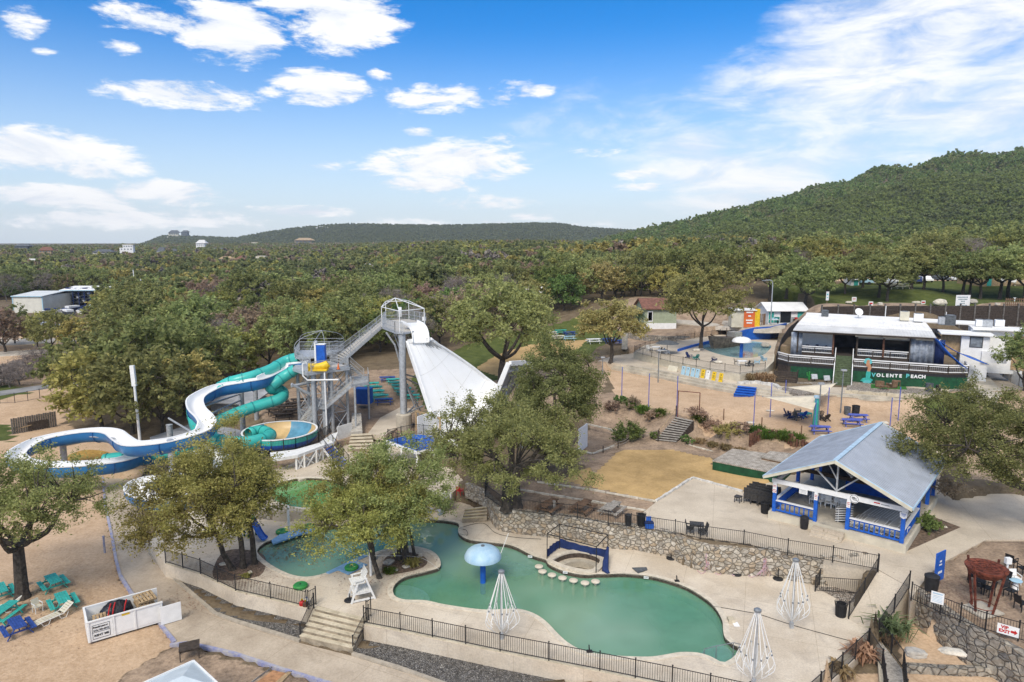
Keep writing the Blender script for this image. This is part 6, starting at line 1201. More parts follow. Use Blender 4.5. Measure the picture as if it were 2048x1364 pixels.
def rrail(pts,nm='deck_railing',z=dk,h=1.05,m='white',parent=None,mid=True):
 P=[Vector((a,b,z))for a,b in pts];mb=MB();pk=MB();ps=MB();U=Vector((0,0,1))
 for a,b in zip(P[:-1],P[1:]):
  L_=(b-a).length;mb.beam(a+U*h,b+U*h,.2,.13);mb.beam(a+U*.12,b+U*.12,.08,.1);mb.beam(a+U*(h-.26),b+U*(h-.26),.06,.1);n=int(L_/.22)
  for i in range(1,n):q=a.lerp(b,i/n);pk.beam(q+U*.14,q+U*(h-.2),.02)
  for k in(.3,.5,.7):pk.beam(a+U*h*k,b+U*h*k,.015)
  n=max(1,round(L_/2.4))
  for i in range(n+1):q=a.lerp(b,i/n);ps.beam(q,q+U*(h+.02),.12)
 o=mb.build(nm,m,rs,local=True);pk.build('mesh_infill','galv',o,local=True);ps.build('railing_posts','wood_dark' if m=='white' else m,o,local=True)
rrail([(-1.55,2.0),(.03,.05),(s0,.05)]);rrail([(s1,.05),(XE,.05),(XE+2.35,1.22),(XE+2.35,4.6)])
bx(rs,'raised_floor','wood_dark',((XE/2-.2,8.6,fl/2+.3),(XE-.6,9.2,fl-.6)));rrail([(.8,4.05),(s0-.3,4.05)],'inner_railing',fl,.95);rrail([(s1+.3,4.05),(XE-2.3,4.05)],'inner_railing',fl,.95)
# stairs: ground to deck, deck to floor
mb=MB();n=9;yb=-3.0
for i in range(n):f=i/n;mb.box(((s0+s1)/2,yb+(1.6-yb)*(i+.5)/n,-.2+(dk+.2)*(i+1)/n-.2),(s1-s0-.3,(1.6-yb)/n+.04,.4))
mb.build('front_stairs','green_stair',rs,local=True);mb=MB();[mb.box(((s0+s1)/2,1.75+.33*i,dk+.19*(i+1)-.12),(s1-s0-.3,.36,.24))for i in range(5)];mb.build('inner_stairs','green_stair',rs,local=True)
for x in(s0+.06,s1-.06):mb=MB();mb.beam((x,yb,.75),(x,1.4,dk+1.0),.1,.16);mb.beam((x,yb,-.25),(x,yb,.85),.1);mb.beam((x,yb,.0),(x,1.5,dk-.1),.09,.3);mb.beam((x,1.4,dk+1.0),(x,3.7,fl+1.0),.1,.1);mb.build('stair_rail','white',rs,local=True)
# roof, posts, walls
eh=6.15;xl,zl=rx(1586,660,2.6);xr,zr=rx(1873,674,2.6);
mb=MB();mb.slabq([(xl,2.6,eh),(xr,2.6,eh),(xr-.2,6.6,eh+.45),(xl+.3,6.6,eh+.45)],.1);ro=mb.build('front_roof','roof_grey',rs,local=True);mb=MB();[mb.beam((xl+.05+(xr-xl-.1)*i/44,2.6,eh+.02),(xl+.3+(xr-xl-.55)*i/44,6.6,eh+.47),.05,.04)for i in range(45)];mb.build('seams','roof_grey',ro,local=True)
mb=MB();mb.slabq([(xl+.3,6.4,eh+.5),(xr-.2,6.4,eh+.5),(xr-.6,13.2,eh+1.1),(xl+.9,13.2,eh+1.1)],.12);ro=mb.build('main_roof','roof_white',rs,local=True);mb=MB();[mb.beam((xl+.4+(xr-xl-.7)*i/30,6.4,eh+.52),(xl+1.0+(xr-xl-1.7)*i/30,13.2,eh+1.12),.06,.04)for i in range(31)];mb.build('seams','roof_white',ro,local=True)
mb=MB();mb.slabq([(xl+1,13.2,eh+1.15),(xr+7,13.2,eh+.9),(xr+7,16.2,eh+1.1),(xl+1,16.2,eh+1.35)],.15);mb.build('rear_roof','roof_white',rs,local=True)
bx(rs,'eave_truss','wood_dark',((XE/2,2.75,eh-.2),(xr-xl-.4,.12,.25)),((XE/2,4.0,eh-.3),(xr-xl-.5,.2,.45)));mb=MB();[mb.beam((xl+.3+i*.45,2.7,eh-.14),(xl+.3+i*.45,4.0,eh-.05),.06,.14)for i in range(int((xr-xl-.5)/.45))];mb.build('rafters','wood_dark',rs,local=True)
for x,m in[(.9,'wood_dark'),(s0-.35,'log'),(s1+.35,'wood_dark'),(s1+(XE-s1)*.33,'log'),(s1+(XE-s1)*.62,'wood_dark'),(XE-.8,'wood_dark')]:bx(rs,'post',m,((x,3.9,(fl+eh)/2-.1),(.24,.24,eh-fl-.2)))
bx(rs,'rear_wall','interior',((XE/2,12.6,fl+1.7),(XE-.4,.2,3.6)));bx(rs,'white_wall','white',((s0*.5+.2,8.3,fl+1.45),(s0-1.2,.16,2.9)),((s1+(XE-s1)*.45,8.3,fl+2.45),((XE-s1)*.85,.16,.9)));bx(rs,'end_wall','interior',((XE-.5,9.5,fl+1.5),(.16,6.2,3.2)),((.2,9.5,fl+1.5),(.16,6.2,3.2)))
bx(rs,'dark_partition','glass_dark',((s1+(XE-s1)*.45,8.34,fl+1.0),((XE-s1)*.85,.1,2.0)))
bx(rs,'roller_blind','cream_wall',*[((s1+(XE-s1)*f,3.7,eh-.5),(3.0,.06,.3))for f in(.14,.45,.8)])
mat('vinyl',(.33,.37,.43),.3,.2,2);
def curtain(x0,x1,m,nm='vinyl_curtain',y=3.75,z0=fl-.5,z1=eh-.45):
 mb=MB();n=22;v=[]
 for i in range(n+1):
  f=i/n;yy=y+.09*math.sin(f*(x1-x0)*9)
  for zz in(z0,z1):v.append((x0+(x1-x0)*f,yy,zz))
 mb.add(v,[(2*i,2*i+2,2*i+3,2*i+1)for i in range(n)]);o=mb.build(nm,m,rs,local=True,smooth=True);md=o.modifiers.new('s','SOLIDIFY');md.thickness=.02
curtain(.0,1.1,'vinyl');curtain(1.1,1.5,'vinyl');curtain(XE-4.2,XE-1.3,'vinyl');curtain(XE-1.3,XE-.2,'navy','blue_curtain')
for i in range(12):
 x=[1.6,2.8,3.9,s1+1.2,s1+2.6,s1+4,s1+5.4,s1+6.8,s1+8.2,s1+2,s1+4.8,s1+7.5][i];y=5.4 if i<9 else 7
 t=table_simple('dark dining table behind the inner railing of the restaurant',rw_(x,y,fl),rrz,.9,.8,.75,'slate','dining_table');t['group']='dining tables in the restaurant'
pc=plain_chair('blue-grey chair at the dining tables inside the restaurant',rw_(1.4,5,fl),rrz,'navy','dining_chair');pc['group']='dining chairs in the restaurant'
for i in range(15):dup(pc,rw_([2.1,3.3,4.4,s1+.6,s1+1.9,s1+3.3,s1+4.7,s1+6.1,s1+7.5][i%9],4.9+1.7*(i//9),fl),rrz+rnd.uniform(0,6))
# lettering and the painted mermaid
for tx,px,m,sz in[('V',1747,'letter_teal',.74)]+[(c,x,'white',.6)for c,x in zip('OLENTE',(1757,1766,1774.5,1783.5,1792.5,1801))]+[('B',1815.5,'letter_teal',.78)]+[(c,x,'white',.6)for c,x in zip('EACH',(1824,1831.5,1839.5,1847.5))]:
 if m not in MATS:mat('letter_teal',(.12,.5,.52),.5,.05,2)
 x,z=rx(px,750+(px-1748)*.035,-.06);text_mesh(tx,sz,'letter',m,rs,RM@face_mtx((x,-.06,z-.02),(1,0,0),(0,0,1)),.03,.03)
def mermaid():
 x,z=rx(1735,742,0);t=thing('mermaid_cutout','painted mermaid cut-out with teal tail beside the white lettering','sign',rw_(x,-.1,z),rrz)
 def pr(nm,pts,m,y0=-.12):mb=MB();n=len(pts);mb.add([(a,y0,b)for a,b in pts]+[(a,y0+.05,b)for a,b in pts],[tuple(range(n)),tuple(range(2*n-1,n-1,-1))]+[(i,n+i,n+(i+1)%n,(i+1)%n)for i in range(n)]);mb.build(nm,m,t,local=True)
 pr('hair',[(-.55,1.25),(-.35,1.7),(.0,1.8),(.35,1.65),(.5,1.2),(.3,1.0),(-.3,1.0)],'letter_teal',-.08);pr('torso',[(-.14,1.55),(.1,1.6),(.22,1.4),(.16,1.2),(.32,.9),(.45,.5),(.3,.0),(-.05,.0),(.0,.5),(-.25,.8),(-.2,1.25)],'skin',-.13)
 pr('tail',[(-.08,.1),(.34,.1),(.42,-.4),(.35,-.9),(.75,-1.15),(.4,-1.55),(-.2,-1.6),(-.8,-1.35),(-.55,-1.0),(-.15,-.9),(-.18,-.4)],'teal',-.12);pr('tail_fin',[(-.5,-1.5),(-.1,-1.2),(.3,-1.25),(.6,-1.45),(.2,-1.75),(-.3,-1.78)],'letter_teal',-.18)
mat('skin',(.5,.25,.14),.7,.1,2)
mermaid()
wall('screen_fence','black fabric screen climbing the bank left of the restaurant roof',[G(1552,738,4.9),G(1562,712,5.6),G(1577,690,6.6),G(1596,668,8.0)],9.4,.1,'black',0,.6,cat='fence',zt=lambda f:6.9+3.6*f)
# front beds
bedL=[G(a,b,4.905)[:2]for a,b in[(1586,764),(1662,764),(1655,783),(1600,790),(1560,778)]];fill_slab('pebble_bed',bedL,[],4.915,4.3,'pebbles')
bedR=[G(a,b,4.95)[:2]for a,b in[(1696,763),(1742,768),(1742,778),(1812,780),(1815,772),(1893,785),(1890,792),(1800,787),(1696,783)]];fill_slab('pebble_bed',[G(a,b,4.975)[:2]for a,b in[(1696,762),(1893,783),(1890,793),(1692,782)]],[],4.975,4.3,'pebbles');fill_slab('turf_mat',[G(a,b,4.99)[:2]for a,b in[(1742,768),(1812,773),(1814,779),(1742,776)]],[],4.99,4.95,'turf');fill_slab('pebble_bed',[G(a,b,4.95)[:2]for a,b in[(1900,780),(1938,772),(1936,783),(1895,793)]],[],4.95,4.3,'pebbles')
border('concrete planter kerb in front of the green fascia',[(1690,784),(1760,790),(1890,796),(1896,783)],4.95,.3,.5,'wall_conc','planter_kerb')
mat('green_stair',(.09,.12,.06),.8,.2,3)
t=thing('plank_enclosure','dark plank box enclosure at the left corner of the restaurant','enclosure',G(1570,765,4.9),rrz);bx(t,'front_planks','wood_dark',*[((0,0,.16+.26*i),(3.0,.06,.22))for i in range(6)]);bx(t,'side_planks','wood_dark',*[((1.45,1.2,.16+.26*i),(.06,2.3,.22))for i in range(6)]);bx(t,'corner_posts','black',*[((x,.05,.8),(.1,.1,1.6))for x in(-1.45,0,1.4)])
def armchairs():
 for i,(x,y,rz)in enumerate([(1759,774,150),(1783,775,200)]):
  p=G(x,y,4.99);t=thing('wicker_sofa_chair',['brown wicker armchair left on the artificial turf','brown wicker armchair right on the artificial turf'][i],'armchair',p,R(rz));bx(t,'base','wood_brown',((0,0,.2),(1.0,.9,.4)));bx(t,'backrest','wood_brown',((0,.45,.55),(1.0,.14,.75)));bx(t,'arm','wood_brown',((-.48,0,.5),(.14,.86,.2)));bx(t,'arm','wood_brown',((.48,0,.5),(.14,.86,.2)));bx(t,'cushion','sling_grey',((0,-.03,.45),(.8,.75,.12)))
 for i,(x,y)in enumerate([(1768,779),(1792,772)]):table_simple(['brown wicker coffee table in front of the armchairs','brown wicker table right of the armchairs'][i],G(x,y,4.99),rrz,1.0,.7,.5+.25*i,'wood_brown','wicker_table')
armchairs()
barrel('dark grey bin against the green fascia at its right',G(1858,783,4.95),.45,1.1,'slate',False);barrel('black bin beside the grey one at the green fascia',G(1876,784,4.95),.3,.9,'black')
for i,(x,y)in enumerate([(1629,762),(1654,765)]):
 p=G(x,y,4.915);t=thing('ground_floodlight',['left ground floodlight before the green wall','right ground floodlight beside the stairs'][i],'lamp',p);mb=MB();mb.slabq([(p[0]-.4,p[1]-.1,p[2]+.3),(p[0]+.4,p[1]-.1,p[2]+.3),(p[0]+.4,p[1]+.2,p[2]+.95),(p[0]-.4,p[1]+.2,p[2]+.95)],.2);mb.build('housing','galv',t);mb=MB();mb.box((p[0],p[1]+.1,p[2]+.2),(.1,.1,.4));mb.build('bracket','iron',t)
t=thing('cactus','small green cactus against the green wall','plant',G(1618,760,4.915));p=G(1618,760,4.915);mb=MB();mb.tube([(p[0],p[1],p[2]),(p[0],p[1],p[2]+1.2)],.12,8);mb.tube([(p[0],p[1],p[2]+.4),(p[0]+.35,p[1],p[2]+.5),(p[0]+.38,p[1],p[2]+1.0)],.09,7);mb.tube([(p[0],p[1],p[2]+.6),(p[0]-.3,p[1],p[2]+.65),(p[0]-.32,p[1],p[2]+1.1)],.08,7);mb.build('stem','lily',t,smooth=True)
# right side: blue cloths, kitchen, ramp, roof kit
def ribbon(label,A,B,w_,sag,m='blue_paint'):
 A,B=Vector(A),Vector(B);mb=MB();n=10;v=[]
 for i in range(n+1):f=i/n;p=A.lerp(B,f)-Vector((0,0,sag*math.sin(f*math.pi)));v+=[p-Vector((0,w_/2,.05)),p+Vector((0,w_/2,.25+.1*math.sin(i)))]
 mb.add(v,[(2*i,2*i+2,2*i+3,2*i+1)for i in range(n)]);o=mb.build('shade_cloth',m,smooth=True);md=o.modifiers.new('s','SOLIDIFY');md.thickness=.05;tag(o,label,'cloth')
ribbon('bright blue rolled shade cloth running down to the deck corner',rw_(xr-.2,2.7,eh-.2),rw_(XE+1.7,.6,dk+.9),1.9,.3);ribbon('bright blue shade cloth running down behind the deck corner',rw_(xr-.1,3.4,eh-.3),rw_(XE+4.4,3.2,dk+1.2),1.6,.35)
mb=MB();mb.box((XE+1.72,.6,dk+.35),(.5,.12,1.2))
kt=thing('kitchen_wing','white kitchen wing with flat white roof at the right of the restaurant','building',rw_(XE+3.6,6.5,0),rrz);KM=lambda x,y,z:(x-XE-3.6,y-6.5,z)
def kb(nm,m,c,s):
 ex=1.7 if s[2]>2.7 else 0
 return bx(kt,nm,m,(KM(c[0],c[1],c[2]+1.7-ex/2),(s[0],s[1],s[2]+ex)))
kb('wall','white',(XE+3.4,6.9,2.2),(3.2,3.2,4.6));kb('tan_wall','wood_tan',(XE+.7,6.2,3.4),(2.2,.2,2.6));wn=kb('window','window',(XE+3.5,5.27,3.75),(1.3,.06,1.25));kb('window_frame','black',(XE+3.5,5.285,3.75),(1.5,.05,1.45))
kb('roof','roof_white',(XE+2.4,7.0,4.75),(6.2,4.6,.16));kb('rear_wall_block','white',(XE+6.4,10.2,3.0),(6.2,3.0,4.2));d=kb('door','white_plastic',(XE+6.3,8.66,2.95),(1.9,.06,2.4));kb('door_surround','lilac_wall',(XE+6.3,8.68,2.98),(2.2,.04,2.6));kb('tan_panel','wood_tan',(XE+8.9,8.66,3.0),(1.5,.08,3.0));kb('roof_overhang','roof_white',(XE+7.6,10.0,5.25),(8.5,4.4,.16));kb('freezer','white',(XE+5.6,5.6,1.9),(2.8,1.4,1.5));kb('dark_bay','glass_dark',(XE+11.0,9.0,3.1),(2.4,.5,3.2))
rmp=thing('wooden_ramp','grey plank ramp down from the kitchen door','ramp',G(1960,740,5.6));a,b,c,e=[Vector(p)for p in(G(1938,745,5.45),G(1975,747,5.45),G(1962,720,7.0),G(1938,718,7.0))];mb=MB();mb.slabq([a,b,c,e],.15);mb.build('planks','wood_grey',rmp);mb=MB();mb.slabq([e,c,c+Vector((-1,5,0)),e+Vector((-.6,5,0))],.15);mb.build('rubber_mat','slate',rmp);mb=MB();mb.beam(b+Vector((0,0,1)),c+Vector((0,0,1)),.12);mb.beam(b,b+Vector((0,0,1)),.1);mb.beam(c,c+Vector((0,0,1)),.1);mb.build('handrail','wood_grey',rmp)
barrel('red bin by the white kitchen door',G(1948,692,7.2),.45,.8,'orange',False)
t=thing('smoker_grill','black barrel smoker grill beside the ramp','grill',G(1966,698,7.0));p=G(1966,698,7.0);mb=MB();mb.tube([(p[0]-.9,p[1],p[2]+1.2),(p[0]+.9,p[1],p[2]+1.2)],.5,14);mb.build('drum','black',t,smooth=True);mb=MB();[mb.box((p[0]+x,p[1],p[2]+.4),(.1,.5,.8))for x in(-.6,.6)];mb.build('stand','iron',t);mb=MB();mb.cyl((p[0]+.7,p[1],p[2]+1.6),.1,.9,8);mb.build('chimney','iron',t)
wf=thing('board_fence','tall white board fence at the right of the restaurant','fence',G(1985,735,5.6));P=resamp([Vector(G(a,b,z))for a,b,z in[(1977,728,5.8),(2000,748,5.4),(2030,770,4.8),(2070,795,4.3)]],.3);mb=MB();[mb.beam(a+Vector((0,0,.9)),b+Vector((0,0,.9)),.05,1.9)for a,b in zip(P[:-1],P[1:])];mb.build('boards','white_wood',wf);mb=MB();[mb.box((p.x,p.y+.1,p.z+.9),(.1,.1,1.9))for p in P[::8]];mb.build('posts','wood_grey',wf)
wall('paling_fence','grey wooden paling fence behind the kitchen wing',[G(a,b,7.0)for a,b in[(2012,690),(2050,692),(2090,700)]],10.2,.1,'wood_grey',.02,.3,cat='fence')
gr=fill_slab('paved_slope',[G(a,b,5.4)[:2]for a,b in[(1940,748),(1975,750),(2006,785),(1990,805),(1936,797)]],[],5.42,5.0,'old_conc')
def acunit(label,x,y,z,s,m='galv',fan=True):
 t=thing('roof_unit',label,'air conditioner',rw_(x,y,z),rrz);bx(t,'cabinet',m,((0,0,s[2]/2+.1),s));bx(t,'feet','galv_dark',((0,0,.05),(s[0]*.9,s[1]*.9,.1)));mb=MB();mb.lathe([(s[0]*.38,s[2]+.1),(s[0]*.38,s[2]+.16),(s[0]*.3,s[2]+.16)],(0,0,0),14);mb.build('fan_guard','galv_dark',t,local=True)
for i,(px,py,y,s,m)in enumerate([(1809,632,12.5,(1.2,1,1.3),'cream'),(1837,635,12,(1.2,1,1.1),'white'),(1886,634,11.5,(1.1,1,1.0),'galv'),(1901,632,11.5,(1.3,1.2,1.3),'slate'),(1961,640,11,(1.1,1,.9),'white'),(1975,640,11,(1.2,1.1,.9),'galv'),(2000,633,12,(1.1,1,.9),'white'),(1650,628,13.5,(1.0,1,.9),'slate')]):
 x,z=rx(px,py,y);acunit(['tall cream roof unit on the restaurant roof','white roof unit right of the cream one','light grey box unit left of the dark one','large dark roof unit on the restaurant roof','white roof unit above the kitchen door','light grey roof unit right of the white one','white unit at the far right of the roof','small dark unit at the left rear of the roof'][i],x,y,eh+(1.05 if i in(0,1,7)else.85),s,m)
t=thing('satellite_dish','white satellite dish on the restaurant roof','dish',rw_(rx(1717,625,13)[0],13,eh+1.1),rrz);mb=MB();mb.lathe([(.02,0),(.4,.08),(.6,.22),(.57,.24),(.35,.12),(.02,.05)],(0,0,0),16,False,False);o=mb.build('reflector','white',t,local=True,smooth=True);o.rotation_euler=(R(60),0,R(25));o.location=(0,-.1,.9);mb=MB();mb.tube([(0,0,0),(0,0,.9)],.05,6);mb.build('mast','galv',t,local=True)
x,z=rx(1770,640,10);post('tall thin vent pipe on the restaurant roof',rw_(x,10,eh+.7),2.6,.05,'white','vent_pipe');x,z=rx(1893,625,13);post('short white vent pipe by the dark roof unit',rw_(x,13,eh+1),1.5,.05,'white','vent_pipe')
# ramp, yard and walls on the right
def pit_floor():
 fill_slab('pit_ground',[G(a,b,-.0)[:2]for a,b in[(1627,1172),(1690,1176),(1735,1162),(1757,1141),(1728,1190),(1696,1210)]],[],.01,-1,'pebbles')
pit_floor()
fence('low black fence round the rubble pit beside the ramp',[G(1639,1170,0),G(1630,1183,0),G(1728,1190,0)],1.15,2.2,.13);fence('black fence along the left side of the access ramp',[G(1697,1238,0),G(1728,1190,.9),G(1756,1143,2.0)],1.15,2.0,.13);fence('black fence along the right side of the access ramp',[G(1756,1274,0),G(1788,1224,1.0),G(1818,1177,2.0)],1.15,2.0,.13)
fence('black fence at the right end of the pool deck',[G(1600,1421,0),G(1640,1384,0),G(1683,1344,0),G(1736,1294,0)],1.15,1.6,.13);fence('black fence on the left side of the boardwalk',[G(1737,1294,0),G(1764,1337,0),G(1772,1400,0)],1.15,1.8,.13);fence('black fence on the right side of the boardwalk',[G(1756,1275,0),G(1782,1306,0),G(1806,1339,0),G(1812,1400,0)],1.15,1.8,.13)
bw=MB();pts=[(G(1737,1294,.0),G(1755,1274,.0)),(G(1764,1338,-.15),G(1804,1338,-.15)),(G(1772,1420,-.3),G(1812,1420,-.3))]
bt=thing('boardwalk','grey plank boardwalk dropping away below the ramp','boardwalk',pts[0][0])
for(a,b),(c,d)in zip(pts[:-1],pts[1:]):
 a,b,c,d=[Vector(q)for q in(a,b,c,d)];n=int((c-a).length/.16)
 for i in range(n):f0,f1_=i/n,(i+.9)/n;bw.slabq([a.lerp(c,f0)+Vector((0,0,.012)),a.lerp(c,f1_)+Vector((0,0,.012)),b.lerp(d,f1_)+Vector((0,0,.012)),b.lerp(d,f0)+Vector((0,0,.012))],-.06 if False else.06)
bw.build('planks','wood_grey',bt);mb=MB();[mb.beam(Vector(p[s_])-Vector((0,0,.2)),Vector(q[s_])-Vector((0,0,.2)),.12,.3)for p,q in zip(pts[:-1],pts[1:])for s_ in(0,1)];mb.build('stringers','wood_dark',bt)
wall('retaining_wall','low tan planter wall inside the corner of the deck fence',[G(1640,1388,-.6),G(1683,1348,-.6),G(1734,1298,-.6)][::1],.03,.25,'wall_conc',0,.6);wall('retaining_wall','tan planter wall along the boardwalk',[G(1736,1296,-.6),G(1762,1338,-.6),G(1768,1400,-.6)],.0,.22,'wall_conc',0,.6,side=-1)
tuft('dead brown palm in the planter by the deck corner',G(1722,1318,-.35),.9,170,'leaf_dead',1.0,'dead_palm',.07,cat='palm');tuft('small dead brown palm at the bottom edge of the planter',G(1680,1352,-.35),.7,110,'leaf_dead',.8,'dead_palm',.07,cat='palm')
tuft('spiky green palm between the ramp fence and the orange bank',G(1781,1272,-.2),1.35,150,'leaf_palm',1.3,'fan_palm',.06,cat='palm',droop=.35);tuft('dry yellowish growth under the spiky palm',G(1775,1284,-.3),.8,90,'leaf_straw',.6)
rock('long pale grey boulder beside the boardwalk',GT(1833,1312),1.5,.8,.55,'boulder',-.25,5);rock('flat cream boulder on the orange bank',GT(1905,1308),1.7,.7,.45,'limestone',-.3,6)
YW=[(1800,1222),(1830,1236),(1862,1258),(1886,1280),(1936,1315),(1998,1348),(2060,1385),(2120,1420)]
wall('stone_wall','dark weathered stone retaining wall below the yard on the right',[Vector(G(a,b,.1))+Vector((0,0,-.4))for a,b in YW],1.98,.5,'stone_dark',.08,.3,seed=12)
yt=[(1806,1198),(1822,1200),(1880,1228),(1920,1244),(1970,1262),(2036,1281),(2100,1300)]
fence('black fence on top of the dark stone wall in the yard',[G(a,b,2.0)for a,b in yt[1:]],1.15,2.2,.13)
wall('stone_wall','low cut-stone wall at the bottom right corner',[Vector(G(a,b,-.3))for a,b in[(1812,1345),(1880,1350),(1960,1352),(2060,1358),(2120,1362)]],.1,.4,'stone_dark',.04,.3,seed=13)
fx=(Vector(G(2036,1281,2.0))-Vector(G(1970,1262,2.0))).normalized()
def vip(t,mm):
 for tx,y in(('VIP',.13),('EXIT',-.1)):text_mesh(tx,.25,'lettering','red',t,mm@Matrix.Translation((-.16,y,.003)),.004,.012)
 mb=MB();mb.add([mm@Vector((a,b,.008))for a,b in((.13,-.09),(.3,-.09),(.3,-.17),(.44,-.02),(.3,.13),(.3,.05),(.13,.05))],[(0,1,2,3,4,5,6)]);mb.build('arrow','red',t)
q=Y(2016,1261,G(2016,1274,2.0)[1]-.08);plate('white VIP EXIT sign with red arrow on the yard fence',q,fx,UPV,1.0,.58,extra=vip)
q=Y(1875,1196,G(1875,1226,2.0)[1]-.08);plate('white notice with blue print on the yard fence',q,fx,UPV,.66,.72,extra=lambda t,mm:bars(t,mm,[(0,.26,.5,.08)]+[(0,.12-.09*i,.5,.03)for i in range(5)],'trim_blue'))
p=G(1878,1163,2.0);plate('tall bright blue sign board standing in the yard',(p[0],p[1],3.05),(.85,.53,0),UPV,1.15,2.0,'blue_paint',extra=lambda t,mm:bars(t,mm,[(0,.35,.25,.12),(0,.12,.35,.1),(0,-.4,.5,.16)],'white'),th=.06)
barrel('black trash can beside the tall blue sign',G(1862,1180,2.0),.42,1.0)
def firepit():
 p=G(1964,1221,2.0);t=thing('fire_bowl','rusty round fire bowl raised on tall splayed legs in the yard','fire bowl',p);x,y,z=p
 mb=MB();mb.lathe([(.2,2.15),(.7,2.25),(1.0,2.55),(1.12,2.75),(1.12,2.82),(.95,2.78),(.0,2.62)],p,28,True,True);mb.build('bowl','rust',t,smooth=True);mb=MB();[mb.tube([(x+r*math.cos(a),y+r*math.sin(a),z+2.8)for a in[k*.3927 for k in range(16)]],.02,4,closed=True)for r in(.3,.55,.8)];[mb.beam((x-1.0*math.cos(a),y-1.0*math.sin(a),z+2.8),(x+1.0*math.cos(a),y+1.0*math.sin(a),z+2.8),.03)for a in(0,.785,1.57,2.36)];mb.build('grate','rust',t)
 for k in range(4):a=.4+k*1.571;mb=MB();mb.beam((x+.6*math.cos(a),y+.6*math.sin(a),z),(x+1.13*math.cos(a),y+1.13*math.sin(a),z+3.05),.1);mb.build('leg','rust',t)
 mb=MB();[mb.tube([(x+r*math.cos(b),y+r*math.sin(b),z+h)for b in[k*.3927 for k in range(16)]],.03,4,closed=True)for r,h in((.66,.35),)];mb.build('ring','rust',t);mb=MB();mb.box((x,y,z+.04),(1.7,1.5,.1),.3);mb.build('base_slab','old_conc',t)
firepit()
t=thing('utility_post','white meter box post behind the fire bowl','post',G(2012,1160,2.0));p=G(2012,1160,2.0);mb=MB();mb.cyl(p,.06,1.2,8);mb.build('post_shaft','white',t);mb=MB();mb.box((p[0],p[1],p[2]+1.35),(.35,.25,.4));mb.build('meter_box','white',t)
for i,(x,y,rz)in enumerate([(1945,1165,60),(1975,1190,200),(2022,1135,120),(2005,1172,-80),(2020,1195,20),(2042,1220,100),(1958,1185,-40),(2046,1150,180)]):plain_chair(['black metal chair left of the fire bowl','black metal chair behind the fire bowl legs','black metal bench chair at the upper right of the yard','black metal chair by the meter post','black metal chair by the pale green stool','black metal chair cut by the right edge','black metal chair under the fire bowl','black metal chair at the upper right edge of the yard'][i],G(x,y,2.0),R(rz),'iron','patio_chair',s=1.15)
table_simple('black patio table behind the fire bowl legs',G(1962,1170,2.0),.3,1.1,.9,.75,'iron');cyl_thing('stool','pale green round stool in the yard','stool',G(2030,1178,2.0),[('seat','light_blue',[(.34,.55),(.36,.6),(.3,.63)],True),('legs','white',[(.2,0),(.12,.55)],False)]);plain_chair('pink-white chair behind the pale green stool',G(2030,1168,2.0),0,'white_plastic','patio_chair')
fill_slab('planting_bed',[G(a,b,2.02)[:2]for a,b in[(1813,1102),(1851,1027),(1921,1054)]],[],2.012,1.9,'bed_soil');bush('dark shrub in the triangular bed beside the pavilion',G(1852,1060,2.0),1.0,1.3,'leaf_green',36,45,.11);rock('small white stone in the triangular bed',G(1890,1055,2.0),.35,.3,.2,'limestone')
bush('reddish bare scrub behind the pavilion corner',GT(1890,990),1.4,1.3,'leaf_brown',40,30,.1)
# tinsel left on the rubble wall
for i,(x,y)in enumerate([(1412,1142),(1527,1151)]):
 p=Vector(G(x,y,0));rg=random.Random(i);mb=MB()
 for k in range(14):a=p+Vector((rg.uniform(-.12,.12),-.12,1.35+rg.uniform(-.1,.1)));mb.tube([a,a+Vector((rg.uniform(-.15,.15),-.06,-.6)),p+Vector((rg.uniform(-.5,.8)*(1 if i==0 else-1),-.25,rg.uniform(.02,.3)))],.014,3)
 tag(mb.build('streamer','tinsel'),['pale tinsel streamer hanging at the middle of the rubble wall','pale tinsel streamer hanging nearer the spray frame on the rubble wall'][i],'streamer')
hose('tangle of lilac tinsel lying along the foot of the rubble wall',[Vector(G(1395+9*i,1141+5*math.sin(i*1.7)+i*.7,.04))for i in range(14)],.03,'tinsel','garland','garland')
t=thing('skimmer_box','small grey-white box at the right edge of the pool','box',G(1462,1243,0));p=G(1462,1243,0);mb=MB();mb.box((p[0],p[1],p[2]+.12),(.4,.5,.22));mb.build('body','wall_conc',t);mb=MB();mb.box((p[0]+.2,p[1]-.35,p[2]+.02),(.35,.5,.03));mb.build('lid','white',t)
for i,(x,y)in enumerate([(1354,1162),(1179,1303)]):
 p=G(x,y,.03);t=thing('deck_anchor',['black anchor plate with stub on the far coping','black anchor plate with stub on the near coping'][i],'anchor',p);mb=MB();mb.box((p[0],p[1],p[2]+.02),(.34,.3,.03));mb.build('plate','black',t);mb=MB();mb.beam((p[0],p[1],p[2]),(p[0]-.04,p[1],p[2]+.42),.07);mb.build('stub','black',t)
for i,(x,y)in enumerate([(1060,1112),(1130,1144),(1292,1154)]):
 p=G(x,y,.0);t=plate(['white depth plate on the tile band left of the bar','white depth plate under the bar counter','white depth plate on the far tile band'][i],(p[0],p[1]-.06 if i!=1 else p[1]-.2,-.02 if i!=1 else.06),(1,-.25,0),UPV,.34,.17,extra=lambda t,mm:text_mesh('4 FT',.13,'lettering','black',t,mm@Matrix.Translation((0,0,.002)),.003,.003),nm='depth_marker')
